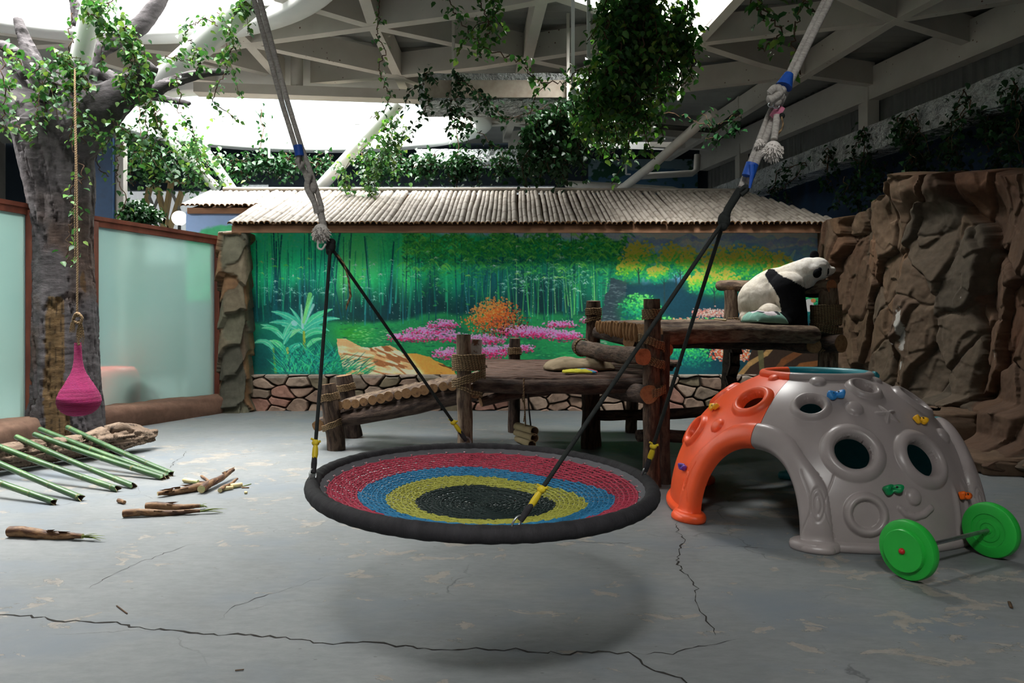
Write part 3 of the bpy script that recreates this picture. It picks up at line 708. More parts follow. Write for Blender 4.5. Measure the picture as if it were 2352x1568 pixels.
pc = pc * (.75 + .5 * fbm(X * 10, Z * 10, 12, 4))[..., None]; pc = pc * hgt[..., None] ** .8 + np.array(lin('2c2620')) * (1 - hgt[..., None] ** .8)
tp = (Z > .53)[..., None]; pc = np.where(tp & (hgt[..., None] > .5), pc * .5 + np.array(lin('c4bdb2')) * .5, pc)
M_vc = mat('stone_vertex_colour', 'ffffff', 'e6e6e6', scale=9, rough=.9, bmp=.5, bscale=40, dist=.006, vcol=True)
Yc[-1, :] = WY; Vv = np.stack([X, Yc, Z], -1); o = make('baseboard_back', Vv.reshape(-1, 3), grid_faces(nz_, nx), M_vc, None, True, None, pc.reshape(-1, 3))
struct(o, 'low plinth of irregular tan cobbles under the mural')
# side piece of wall, pale blue, behind the glass fence
yb = 12.95
PB = MB(); a_ = P(427, 0, yb).x; b_ = P(610, 0, yb).x
nn = 160; X, Z = np.meshgrid(np.linspace(a_, b_, nn), np.linspace(1.8, 3.36, nn))
gm = sst(-.05, .02, (2.98 + (X - a_) * .2 + .25 * (fbm(X * 4, Z * 4, 5, 4) - .5)) - Z); sk = np.array(lin('9ab9e6')) * np.ones(X.shape + (1,)); gr = np.array(lin('4fc088')) * (.6 + .8 * fbm(X * 6, Z * 6, 8, 4))[..., None]
cc = sk * (1 - gm[..., None]) + gr * gm[..., None]
struct(make('wall_side', np.stack([X, np.full(X.shape, yb), Z], -1).reshape(-1, 3), grid_faces(nn, nn), M_mural, None, False, None, cc.reshape(-1, 3)), 'pale blue wall end painted with a green tree')
struct(MB().box(((a_ + b_) / 2, yb + .12, 1.68), (b_ - a_, .2, 3.36)).build('wall_side', M_plain, smooth=False), 'core of the pale blue wall end')
# ================================================================== BAMBOO ROOF
M_bam = mat('weathered_bamboo', '847b70', '9c948a', 'aaa297', scale=3, coord='tc', stretch=(2, 2, .8), rough=.75, bmp=.25, bscale=25)
M_ring = mat('bamboo_ring', '7a7268', '8c857b', scale=9, rough=.8, bmp=0)
M_cut = mat('cut_bamboo', 'a07850', 'b98d60', '6d4a30', scale=20, rough=.85, bmp=.1)
M_inn = mat('bamboo_inside', '3a2a1e', '2a1e16', scale=20, rough=.9, bmp=0)
M_board = mat('eave_board', '7d5a42', '8f6a50', scale=3, stretch=(1, 8, 8), rough=.8, bmp=.15)
EY, EZ, RY, RZ = 11.6, 2.975, 14.0, 3.87
roof = thing('bamboo_roof', 'long lean-to roof of grey half bamboo canes over the mural', 'roof', (0, EY, EZ))
def canes(x0, x1, ey, ez, ry, rz, seed):
    random.seed(seed); mb = MB(); x = x0; L = math.hypot(ry - ey, rz - ez); sl = Vector((0, ry - ey, rz - ez)) / L; up = Vector((0, -sl.z, sl.y))
    while x < x1:
        r = random.uniform(.036, .054); xr = min(x, rx(ry) - .15 if x > 4.3 else 99); sh = random.uniform(-.025, .025); dr = random.uniform(-.03, .02)
        xt = x + sh
        # canes at the right hand end are cut short along the side wall
        f = 1.0
        if x > 4.42: f = max(.08, 1 - (x - 4.42) / .78)
        n = 9; rings = []; ns = random.randint(5, 8); no = random.randint(0, 4); segs = max(3, int(9 * f)); node = random.uniform(.2, .35)
        for i in range(segs * 3 + 1):
            t = i / (segs * 3) * f * L; bmpn = 1.0 + .10 * (abs(((t / node) % 1) - .5) < .06)
            wob = .004 * math.sin(t * 3 + x * 7)
            rings.append((Vector((x + sh * t / L + wob, ey, ez)) + sl * (t + dr), r * bmpn))
        b0 = len(mb.v); L0 = 0
        for (p, rr) in rings:
            for k in range(n):
                a = math.pi * k / (n - 1); mb.v.append(p + Vector((math.cos(a) * rr, 0, 0)) + up * (math.sin(a) * rr)); mb.t.append((math.cos(a) * rr + x * 3, math.sin(a) * rr, (p.y)))
        for i in range(len(rings) - 1):
            for k in range(n - 1): mb.f.append((b0 + i * n + k + 1, b0 + i * n + k, b0 + (i + 1) * n + k, b0 + (i + 1) * n + k + 1)); mb.m.append(3 if i % ns == no else 0)
        # cut end: rim and hollow
        p, rr = rings[0]; b1 = len(mb.v); solid = random.random() < .16
        for q_ in (rr, rr * .72, rr * .7):
            for k in range(n):
                a = math.pi * k / (n - 1); dy = sl * (.05 if q_ == rr * .7 else -.001)
                mb.v.append(p + Vector((math.cos(a) * q_, 0, 0)) + up * (math.sin(a) * q_) + dy); mb.t.append((a, 0, 0))
        for k in range(n - 1):
            mb.f.append((b1 + k, b1 + k + 1, b1 + n + k + 1, b1 + n + k)); mb.m.append(1)
            mb.f.append((b1 + n + k, b1 + n + k + 1, b1 + 2 * n + k + 1, b1 + 2 * n + k)); mb.m.append(2)
        c = len(mb.v); mb.v.append(p + up * .001 + (sl * .049 if not solid else sl * 0)); mb.t.append((0, 0, 0))
        for k in range(n - 1): mb.f.append((b1 + 2 * n + k, b1 + 2 * n + k + 1, c)); mb.m.append(1 if solid else 2)
        x += r * 2.0 * random.uniform(.92, 1.02)
    return mb
XE0 = P(528, 0, EY).x; XE1 = 5.2
canes(XE0, XE1, EY, EZ, RY, RZ, 3).build('bamboo_canes', [M_bam, M_cut, M_inn, M_ring], roof)
ey2 = 12.85; ez2 = EZ + (RZ - EZ) / (RY - EY) * (ey2 - EY); x02 = P(420, 0, ey2).x
canes(x02, XE0 + .02, ey2, ez2, RY, RZ, 5).build('bamboo_canes', [M_bam, M_cut, M_inn, M_ring], roof)
MB().tube([V(x02 + .25, RY + .02, RZ + .06), V(0, RY + .02, RZ + .05), V(4.42, RY + .02, RZ + .03)], .05, 12).build('ridge_cane', M_bam, roof)
MB().box(((XE0 + 5.1) / 2, EY + .1, EZ - .075), (5.1 - XE0, .05, .11)).build('eave_board', M_board, roof, False)
MB().box((XE0 + .02, (EY + RY) / 2 - .05, (EZ + RZ) / 2 - .075), (.05, 2.2, .11), Matrix.Rotation(math.atan2(RZ - EZ, RY - EY), 3, 'X')).build('barge_board', M_board, roof, False)
MB().box(((x02 + XE0) / 2 + .05, ey2 + .08, ez2 - .07), (XE0 - x02, .05, .10)).build('eave_board', M_board, roof, False)
dk = MB(); n_ = Vector((0, -(RZ - EZ), RY - EY)).normalized() * .03
dk.prism([V(XE0 + .03, EY + .12, EZ + .01), V(4.9, EY + .12, EZ + .01), V(4.35, RY - .02, RZ - .04), V(x02 + .3, RY - .02, RZ - .04), V(x02 + .1, ey2 + .1, ez2 - .02), V(XE0 + .03, ey2 + .1, ez2 - .02)], (0, 0, -.03))
dk.build('roof_deck', M_board, roof, False)
MB().box((-.2, 13.6, 1.8), (9.2, .15, 3.6)).build('support_wall', M_plain, roof, False)

# ================================================================== ROCK PILLAR, KERB AND FROSTED GLASS FENCE
GA, GB = V(-4.80, 12.0, 0), V(-6.32, 8.75, 0)          # line of the fence, seen from the pillar towards the viewer
gd = (GB - GA).normalized(); gn = V(-gd.y, gd.x, 0)    # towards the yard
if gn.x < 0: gn = -gn
M_frame = mat('reddish_brown_steel', '5e2f22', '6f3a2a', '7d4835', scale=6, stretch=(1, 1, .4), rough=.5, bmp=.1, spec=.5)
M_rockp = mat('sculpted_rock', 'f4f4f4', 'd4d4d4', scale=14, rough=.85, bmp=.35, bscale=45, dist=.006, vcol=True)
def frost():
    m, n, l, b = new_mat('frosted_glass'); v = coords(n, l, 'Object')
    c = ramp(n, l, nz(n, l, v, .9, 3), [(.3, 'cfeee7'), (.7, 'd8f2ea')]); l.new(c, b.inputs['Base Color'])
    b.inputs['Transmission Weight'].default_value = .9; b.inputs['Roughness'].default_value = .22; b.inputs['IOR'].default_value = 1.15
    b.inputs['Specular IOR Level'].default_value = .3
    tr = n.new('ShaderNodeBsdfTranslucent'); l.new(c, tr.inputs[0]); mx_ = n.new('ShaderNodeMixShader'); mx_.inputs[0].default_value = .34
    l.new(b.outputs[0], mx_.inputs[1]); l.new(tr.outputs[0], mx_.inputs[2]); l.new(mx_.outputs[0], n['Material Output'].inputs[0]); return m
M_frost = frost()
def on(t, z, off=0): p = GA.lerp(GB, t); return V(p.x, p.y, z) + gn * off
FL = (GB - GA).length
def panel(t0, t1, z0, za, zb, k):
    fr = MB()
    fr.bar(on(t0, za, 0), on(t1, zb, 0), .10, .055).bar(on(t0, za - .07, .0), on(t1, zb - .07, .0), .075, .085)
    fr.bar(on(t0, z0, 0), on(t1, z0, 0), .06, .05)
    o = fr.build('window_%d' % k, M_frame, None, False); struct(o, 'reddish brown framed panel of frosted glass between rock pillar and tree' if k == 1 else 'reddish brown framed panel of frosted glass left of the tree')
    q = MB()
    for t in (t0, t1): q.bar(on(t, 0.1, 0), on(t, (za if t == t0 else zb) - .05, 0), .09, .15)
    q.build('post', M_frame, o, False)
    dd = (on(t1, 0) - on(t0, 0)); c = (on(t0, 0) + on(t1, 0)) / 2; R = Matrix((gd, gn, V(0, 0, 1))).transposed(); e = .05 / FL
    g = MB(); g.prism([on(t0 + e, z0, -.006), on(t1 - e, z0, -.006), on(t1 - e, zb - .1, -.006), on(t0 + e, za - .1, -.006)], gn * .012); g.build('pane', M_frost, o, False)
    s = MB().bar(on(t0 + e, z0 + .02, .012), on(t0 + e, za - .12, .012), .012, .012); s.build('silver_edge', mat('aluminium', '9aa5ac', rough=.4, metal=.8, bmp=0), o, False)
panel(.0, .60, .22, 2.80, 2.86, 1)
panel(.835, 1.35, .22, 2.90, 2.98, 2)
# kerb: rough brown plinth
def rock_tube(pts, rz_, ry_, name, col, seed, parent=None, lab=None, kind='structure'):
    P_ = smooth_path(pts, 24); P_, fr = frames(P_); n = 30; V_ = []; Cc = []
    for i, p in enumerate(P_):
        t = (P_[min(i + 1, len(P_) - 1)] - P_[max(i - 1, 0)]).normalized(); s = V(-t.y, t.x, 0).normalized()
        for k in range(n):
            a = 2 * math.pi * k / n; sq = lambda v: math.copysign(abs(v) ** .55, v); nn = mnoise.fractal(p * 2.2 + V(math.cos(a), math.sin(a), seed), 1, 2, 4) * .12
            V_.append(p + s * (sq(math.cos(a)) * ry_ * (1 + nn)) + V(0, 0, sq(math.sin(a)) * rz_ * (1 + nn)))
            q = mnoise.fractal(p * 1.3 + V(a, seed, 0), 1, 2, 4); Cc.append(np.array(lin(col)) * (1 + .5 * q))
    return make(name, [tuple(p) for p in V_], grid_faces(len(P_), n, True), M_rockp, parent, True, None, Cc)
k = rock_tube([on(-.08, .07, .12), on(.1, .08, .12), on(.3, .085, .13), on(.48, .1, .16), on(.60, .1, .18), on(.72, .08, .1)], .2, .26, 'baseboard_left', '75594a', 1); struct(k, 'rough brown kerb below the frosted glass')
k = rock_tube([on(.82, .08, .1), on(.95, .09, .16), on(1.1, .09, .16), on(1.4, .08, .12)], .19, .26, 'baseboard_left', '7d6252', 4); struct(k, 'rough brown kerb left of the tree')
# pillar
def pillar(c, wx_, wy_, h, name):
    nx_, nz__ = 90, 200; th = np.linspace(0, 2 * np.pi, nx_, endpoint=False); zz = np.linspace(0, h, nz__); T, Z = np.meshgrid(th, zz)
    sq = lambda v: np.sign(v) * np.abs(v) ** .42; u = sq(np.cos(T)); v = sq(np.sin(T)); per = T * .35
    F1, F2, ID, PX, PY = worley(per * 2.2 + Z * .9 + .4 * fbm(per * 3, Z * 3, 2), Z * 2.3 - per * 1.5 + .5 * fbm(per * 3, Z * 3, 5), 3)
    pl = (Z * 2.3 - per * 1.5 - PY) * -.055 + (hashf(ID, 3) - .5) * .06 + .03 * (fbm(per * 8, Z * 5, 9, 5) - .5); fl_ = .06 * sst(.25, 0, Z) + .02
    k = 1 + pl / wx_ * .9; X = c[0] + u * (wx_ + fl_) * k; Y = c[1] + v * (wy_ + fl_) * k
    Z2 = Z + .05 * (fbm(T * 2, Z * 0, 3) - .5) * (Z / h)
    base = np.array([lin(q) for q in ('6c6a58', '7a705c', '8a6a4c', '6a5a4a', '59584c')])[(hashf(ID, 8) * 4.99).astype(int)] * (.7 + .6 * fbm(per * 6, Z * 6, 1, 4))[..., None]
    V_ = np.stack([X, Y, Z2], -1).reshape(-1, 3); V_ = np.concatenate([V_, [[c[0], c[1], h + .05]]]); f = [tuple(q) for q in grid_faces(nz__, nx_, True)]
    top = (nz__ - 1) * nx_; f += [(top + k, top + (k + 1) % nx_, len(V_) - 1) for k in range(nx_)]
    Cc = np.concatenate([base.reshape(-1, 3), [lin('b8a898')]]); Cc[top:top + nx_] = lin('b0a090')
    return make(name, V_, f, M_rockp, None, True, None, Cc)
p = pillar((-4.44, 11.92), .195, .20, 2.86, 'rock_pillar')
tag(p, 'squarish sculpted rock pillar between frosted glass and mural', 'pillar')

# ================================================================== ROCK FACE ON THE RIGHT
# plan curve of the face (world x, y) from the mural corner towards the viewer, with its crest height
prof = [(4.98, 12.0, 2.98), (5.02, 11.6, 2.98), (4.95, 11.25, 2.98), (5.06, 10.95, 3.0), (5.12, 10.6, 3.08), (5.0, 10.2, 3.1), (4.95, 9.9, 3.08), (5.0, 9.55, 3.1), (4.95, 9.35, 3.28), (5.1, 9.1, 3.25), (5.3, 8.8, 3.2), (5.45, 8.4, 3.15), (5.35, 8.1, 3.05), (5.3, 7.6, 3.0), (5.3, 6.8, 2.9), (5.4, 5.6, 2.85), (5.6, 4.6, 2.8)]
pa = np.array(prof); s_ = np.concatenate([[0], np.cumsum(np.hypot(np.diff(pa[:, 0]), np.diff(pa[:, 1])))])
nu, nv = 760, 400; s = np.linspace(0, s_[-1], nu); bx = np.interp(s, s_, pa[:, 0]); by = np.interp(s, s_, pa[:, 1]); bh = np.interp(s, s_, pa[:, 2])
v = np.linspace(0, 1.12, nv); Sg, Vg = np.meshgrid(s, v); H_ = bh[None, :] + .07 * (fbm(Sg * 2.5, Sg * 0, 5, 3) - .5); vv = np.minimum(Vg, 1); Zg = vv * H_
def facet(s, z, fs, fz, seed, amp, tilt, skew=0):
    a = s * fs + z * skew + .5 * (fbm(s * 1.6, z * 1.6, seed, 4) - .5); b = z * fz + .6 * (fbm(s * 1.7 + 7, z * 1.7, seed + 3, 4) - .5)
    F1, F2, ID, PX, PY = worley(a, b, seed); return (hashf(ID, 1) - .5) * amp + (a - PX) * tilt * (hashf(ID, 2) - .3) + (b - PY) * tilt * (hashf(ID, 3) - .75), F2 - F1, ID
d1, e1, id1 = facet(Sg, Zg, .8, .42, 3, .30, .18, .15); d2, e2, id2 = facet(Sg, Zg, 2.3, 1.25, 8, .15, .12, -.35); d3, e3, id3 = facet(Sg, Zg, 4.6, 3.0, 15, .035, .04, .3)
D = d1 + d2 + d3 - .045 * sst(.10, 0, e1) - .03 * sst(.09, 0, e2) + .05 * (fbm(Sg * 7, Zg * 7, 4, 5) - .5)
D += .45 * sst(.30, .05, Zg) * sst(2.6, 3.4, Sg) * (.6 + .8 * fbm(Sg * 1.4, Zg, 2, 3)) + .5 * sst(.62, .5, Zg) * sst(.0, .1, Zg - .0) * sst(3.0, 3.3, Sg) * sst(5.4, 5.0, Sg) * .6
D -= .10 * np.exp(-((Sg - 3.4) / .9) ** 2 - ((Zg - 2.55) / .35) ** 2)      # shadowed recess under the overhang
D += .22 * np.exp(-((Sg - 3.2) / 1.2) ** 2) * sst(2.75, 3.1, Zg)
over = np.maximum(Vg - 1, 0) / .12
for _ in range(2):
    Dp = np.pad(D, 1, mode='edge'); D = (Dp[1:-1, 1:-1] * 2 + Dp[:-2, 1:-1] + Dp[2:, 1:-1] + Dp[1:-1, :-2] + Dp[1:-1, 2:]) / 6
fade = np.clip(Sg / .5, 0, 1) * .85 + .15; D = np.clip(D, -.33, .9) * fade
Xg = bx[None, :] - D * (1 - over) + over * .5; Yg = by[None, :] - D * .25 * (1 - over); Zg2 = Zg + .04 * np.sin(np.minimum(over * 3, 1.57)) * (over > 0)
cA = np.array([lin(c) for c in ('84705c', '776450', '8a6c52', '7e5a44', '6b6052', '786a5a')]); pc = cA[(hashf(id2, 7) * 5.99).astype(int)] * .4 + cA[(hashf(id1, 9) * 5.99).astype(int)] * .6
mudd = fbm(Sg * .9, Zg * .6, 61, 4)[..., None]; pc = pc * (1 - .5 * sst(.5, .62, mudd)) + np.array(lin('6a4430')) * .5 * sst(.5, .62, mudd)
pc = pc * .66 * (.8 + .4 * fbm(Sg * 6, Zg * 6, 12, 5))[..., None]
wsp = (fbm(Sg * 5, Zg * 2.2, 88, 5) > .735) & (np.abs(Sg - 3.3) < .9) & (Zg < 1.9) & (Zg > .4); pc = np.where(wsp[..., None], np.array(lin('b5b2ab')), pc)
o = make('rock_face', np.stack([Xg, Yg, Zg2], -1).reshape(-1, 3), grid_faces(nv, nu), M_rockp, None, True, None, pc.reshape(-1, 3))
tag(o, 'tall brown artificial cliff face with ledges along the right side', 'rock face')
try: o.data.set_sharp_from_angle(angle=math.radians(38))
except Exception: pass
# loose looking ledge block at the foot
def boulder(c, r, seed, name, label, sub=40):
    th = np.linspace(0, 2 * np.pi, 60, endpoint=False); ph = np.linspace(0.02, np.pi - .02, sub); T, Q = np.meshgrid(th, ph)
    sq = lambda v, e: np.sign(v) * np.abs(v) ** e; x = sq(np.cos(T), .5) * sq(np.sin(Q), .5); y = sq(np.sin(T), .5) * sq(np.sin(Q), .5); z = sq(np.cos(Q), .5)
    F1, F2, ID, PX, PY = worley(T * 1.0 + .3 * fbm(T * 2, Q * 2, seed), Q * 1.6, seed); k = 1 + .22 * (hashf(ID, 1) - .5) + .1 * (fbm(T * 3, Q * 3, seed, 4) - .5)
    V_ = np.stack([c[0] + x * r[0] * k, c[1] + y * r[1] * k, np.maximum(c[2] + z * r[2] * k, .0)], -1); col = np.array(lin('6f5a48')) * (.7 + .6 * fbm(T * 3, Q * 4, seed + 2, 4))[..., None]
    o = make(name, V_.reshape(-1, 3), grid_faces(sub, 60, True), M_rockp, None, True, None, col.reshape(-1, 3)); tag(o, label, 'rock', 'rocks at the cliff foot'); return o
boulder((4.75, 8.3, .2), (.42, .38, .28), 3, 'foot_rock', 'blocky brown rock at the cliff foot behind the dome')
boulder((4.95, 7.5, .06), (.5, .45, .12), 9, 'foot_rock', 'low flat brown rock slab on the floor right of the dome')
boulder((5.3, 6.9, .05), (.5, .5, .10), 12, 'foot_rock', 'low brown rock slab nearest the right picture edge')

# ================================================================== FOIL DUCTS
def foil():
    m, n, l, b = new_mat('crumpled_foil'); v = coords(n, l, 'Object')
    b.inputs['Metallic'].default_value = .55; b.inputs['Roughness'].default_value = .18
    c = ramp(n, l, nz(n, l, v, 2.2, 4), [(.3, 'c4cccc'), (.7, 'eef2f2')]); l.new(c, b.inputs['Base Color'])
    h = nz(n, l, v, 4.5, 5, .6); bump(n, l, h, b, 1.0, .4); return m
M_foil = foil()
def duct_pt(px, y):
    s = (px - CX) / F; Y = (7.0 + .222 * 10.15 - .55) / (s + .222); return V(s * Y, Y, EYE + (HY - y) / F * Y)
q = [duct_pt(2500, 152), duct_pt(2352, 215), duct_pt(2000, 352), duct_pt(1730, 452), duct_pt(1600, 500)]
q = [V(p.x, p.y, z) for p, z in zip(q, (4.5, 4.47, 4.4, 4.32, 4.28))]
mb = MB(); side = V(.975, .217, 0); N = 120; path = [q[0].lerp(q[1], i / 9) for i in range(9)] + [q[1].lerp(q[2], i / 40) for i in range(40)] + [q[2].lerp(q[3], i / 40) for i in range(40)] + [q[3].lerp(q[4], i / 20) for i in range(21)]
rows = []
for i, p in enumerate(path):
    r_ = [];
    for (a, b) in [(-.24, -.21), (-.25, -.1), (-.25, 0), (-.25, .1), (-.24, .21), (-.1, .22), (.1, .22), (.24, .21), (.24, -.21), (.1, -.22), (-.1, -.22)]:
        nn = mnoise.noise(V(a * 8, b * 8, i * .35)) * .022; r_.append(tuple(p + side * (a + nn) + V(0, 0, b + nn)))
    rows += r_
o = make('air_duct', rows, grid_faces(len(path), 11, True), M_foil, None, False); tag(o, 'long silver foil wrapped air duct running along the right wall', 'duct')
def box_duct(x0, x1, y0, y1, z0, z1, lab):
    mb = MB(); n = 60; rows = []
    for i in range(n + 1):
        x = x0 + (x1 - x0) * i / n
        for (a, b) in [(0, 0), (0, .5), (0, 1), (.5, 1), (1, 1), (1, .5), (1, 0), (.5, 0)]:
            nn = mnoise.noise(V(a * 5 + x * 3, b * 6, x * 2)) * .02; rows.append((x, y0 + (y1 - y0) * a + nn, z0 + (z1 - z0) * b + nn))
    f = [tuple(q) for q in grid_faces(n + 1, 8, True)] + [tuple(range(8)), tuple(range(n * 8, n * 8 + 8))[::-1]]
    o = make('air_duct', rows, f, M_foil, None, False); tag(o, lab, 'duct'); return o
d1_ = box_duct(P(962, 0, 10.3).x, P(1480, 0, 10.3).x, 10.3, 11.1, P(0, 232, 10.3).z, P(0, 168, 10.3).z, 'broad silver wrapped duct hung below the trusses behind the ivy')
MB().bar(V(P(975, 0, 10.26).x, 10.27, P(0, 206, 10.3).z), V(P(1325, 0, 10.26).x, 10.27, P(0, 206, 10.3).z), .03, .24).build('grille_panel', mat('grille_panel', 'b0a698', '9c8f80', scale=8, rough=.7, bmp=.1), d1_, False)
box_duct(P(957, 0, 16).x, P(1215, 0, 16).x, 16, 16.6, P(0, 372, 16).z, P(0, 342, 16).z, 'smaller silver wrapped duct above the bamboo roof')
for px in (1041, 1305, 1560): MB().bar(V(P(px, 0, 10.2).x, 10.22, 4.5), V(P(px, 0, 10.2).x, 10.22, 5.7), .04, .04).build('hanger', M_beam, d1_, False)
# thin white hangers and pipes
for px, ya, yb_, Yd, lab in ((1316, 70, 214, 7.8, 'thin white steel hanger with a hook end, left one before the ivy'), (1352, -20, 132, 7.6, 'thin white steel hanger reaching up beside the rooflight'), (618, 325, 362, 15.6, 'thin white hanger rod behind the oval rooflight'), (1438, 345, 400, 16, 'thin white rod before the far landscape painting')):
    b = MB(); a_ = P(px, ya, Yd); c_ = P(px, yb_, Yd); b.bar(V(a_.x, a_.y, max(a_.z, 5.75)), c_, .035, .035)
    b.bar(c_, c_ + V(.1, 0, 0), .03, .03); tag(b.build('ceiling_hanger', M_white, smooth=False), lab, 'hanger')
M_pipe = mat('white_pipe', 'b9b6b0', 'cac7c0', scale=3, rough=.5, bmp=.05)
def pipe(pts, r, lab, name='pipe'):
    o = MB().tube(pts, r, 14).build(name, M_pipe); tag(o, lab, 'pipe', None); return o
pipe([P(1425, 436, 15), P(1510, 370, 14), P(1600, 290, 13), P(1640, 258, 12.5)], .085, 'long white pipe sloping up from the bamboo roof')
pipe([P(1298, 408, 16.2), P(1300, 422, 16.2), P(1420, 428, 16.2), P(1545, 436, 16.2), P(1562, 440, 16.2), P(1563, 460, 16.2), V(P(1563, 0, 16.2).x, 16.2, 0)], .075, 'low white pipe with elbows just above the roof ridge')
pipe([P(1465, 405, 17.2), P(1590, 398, 17.2), P(1600, 390, 17.2), P(1602, 355, 17.2)], .075, 'white pipe with a bend rising beside the right wall')
pipe([P(1502, 290, 13.4), P(1640, 300, 13.4), P(1700, 255, 12.8)], .045, 'dark thin conduit running below the broad duct').data.materials[0] = M_dark
# far landscape painting
xa, xb = P(1350, 0, YB).x, P(1600, 0, YB).x; X, Z = np.meshgrid(np.linspace(xa, xb, 180), np.linspace(4.0, 5.55, 100)); pf = (X / YB * F + CX); py = HY - (Z - EYE) / YB * F
cc = np.array(lin('6f8590')) * np.ones(X.shape + (1,)); mt = sst(-2, 2, py - (415 - 18 * fbm(pf * .02, pf * 0, 3, 4) * 2)); cc = cc * (1 - mt[..., None]) + np.array(lin('3d5f7c')) * mt[..., None]
tr_ = sst(.48, .56, fbm(pf * .06, py * .08, 4, 4) + .25 * np.exp(-((pf - 1395) / 35) ** 2 - ((py - 400) / 22) ** 2) - .12); cc = cc * (1 - tr_[..., None]) + np.array(lin('1c4634')) * tr_[..., None]
o = make('wall_painting', np.stack([X, np.full(X.shape, YB - .12), Z], -1).reshape(-1, 3), grid_faces(100, 180), M_mural, None, False, None, cc.reshape(-1, 3))
tag(o, 'faded landscape painting of blue mountains and trees on far wall', 'painting')
# dark blue partition, post and globe lamp beyond the fence
Yp = 13.6
o = MB().box((P(232, 0, Yp).x, Yp, 2.4), (.48, .1, 4.8)).build('partition_panel', M_dkblue, smooth=False); tag(o, 'dark blue upright partition panel behind the tree', 'panel')
o = MB().box((P(272, 0, Yp).x, Yp + .1, 2.5), (.15, .15, 5)).build('steel_post', M_grey, smooth=False); tag(o, 'square grey steel post right of the dark blue panel', 'post')
gl_ = thing('globe_lamp', 'round white glowing globe lamp above the glass fence', 'lamp', P(412, 560, 14.2)); gp = P(412, 501, 14.2)
m_, nn_, ll_, bb_ = new_mat('lamp_globe'); bb_.inputs['Emission Color'].default_value = (1, .98, .94, 1); bb_.inputs['Emission Strength'].default_value = 2.0
MB().ell(gp, .14, nu=32, nv=20).build('globe', m_, gl_); MB().tube([V(gp.x, gp.y, 0), V(gp.x, gp.y, gp.z - .12)], .03).build('pole', M_dark, gl_)
g2 = P(262, 905, 10.9); rb = thing('red_tub', 'red rounded tub blurred behind the frosted glass', 'tub', (-5.83, 10.80, 0))
m_ = mat('red_plastic', 'ff5048', 'f0443c', rough=.4, bmp=0)
MB().lathe([(0, .0), (.33, .0), (.36, .05), (.36, .62), (.33, .72), (.28, .78), (0, .8)], (-5.83, 10.80, 0), n=40).build('body', m_, rb)
# ================================================================== FOLIAGE HELPERS
def leaf_mat(name, cols, tr=.35):
    m, n, l, b = new_mat(name); g = n.new('ShaderNodeNewGeometry')
    c = ramp(n, l, g.outputs['Random Per Island'], [(k / (len(cols) - 1), q) for k, q in enumerate(cols)])
    l.new(c, b.inputs['Base Color']); b.inputs['Roughness'].default_value = .42; b.inputs['Specular IOR Level'].default_value = .4
    t = n.new('ShaderNodeBsdfTranslucent'); c2 = mixc(n, l, 1.0, c, (1.0, 1.0, .5, 1), 'MULTIPLY'); l.new(c2, t.inputs[0])
    k = n.new('ShaderNodeMixShader'); k.inputs[0].default_value = tr; l.new(b.outputs[0], k.inputs[1]); l.new(t.outputs[0], k.inputs[2]); l.new(k.outputs[0], n['Material Output'].inputs[0]); return m
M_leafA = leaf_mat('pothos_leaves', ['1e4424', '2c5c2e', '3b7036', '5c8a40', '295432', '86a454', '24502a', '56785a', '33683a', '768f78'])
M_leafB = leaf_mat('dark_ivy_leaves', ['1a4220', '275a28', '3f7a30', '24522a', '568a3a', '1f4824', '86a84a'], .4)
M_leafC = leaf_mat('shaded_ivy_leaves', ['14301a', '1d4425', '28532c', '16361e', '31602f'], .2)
M_vine = mat('vine_stem', '3a2a1e', '5a4430', scale=10, rough=.9, bmp=0)
LT = np.array([(0, 0, 0), (-.36, .22, .06), (-.34, .62, .10), (0, 1.08, -.10), (.34, .62, .10), (.36, .22, .06), (0, .5, -.03)])
LF = np.array([(0, 1, 2, 6), (6, 2, 3, 3), (0, 6, 4, 5), (6, 3, 4, 4)])
def leaves(C_, size, rng, droop=.6, name='foliage', m=None, parent=None, spread=1.0):
    n = len(C_); C_ = np.asarray(C_); s = size * rng.uniform(.65, 1.25, n)
    a = rng.uniform(0, 2 * np.pi, n); d = np.stack([np.cos(a) * spread, np.sin(a) * spread, -droop - rng.uniform(-.3, .6, n)], -1); d /= np.linalg.norm(d, axis=1)[:, None]
    up = rng.normal(0, .45, (n, 3)) + np.array([0, 0, 1.0]); nrm = up - d * (up * d).sum(1)[:, None]; nrm /= np.linalg.norm(nrm, axis=1)[:, None] + 1e-9; si = np.cross(d, nrm)
    Vv = C_[:, None, :] + s[:, None, None] * (LT[None, :, 0:1] * si[:, None, :] + LT[None, :, 1:2] * d[:, None, :] + LT[None, :, 2:3] * nrm[:, None, :] * 1.3)
    fs = []
    for q in range(n):
        o = q * 7; fs += [(o, o + 1, o + 2, o + 6), (o + 6, o + 2, o + 3), (o, o + 6, o + 4, o + 5), (o + 6, o + 3, o + 4)]
    return make(name, Vv.reshape(-1, 3), fs, m or M_leafA, parent, True)
VSEED = [100]
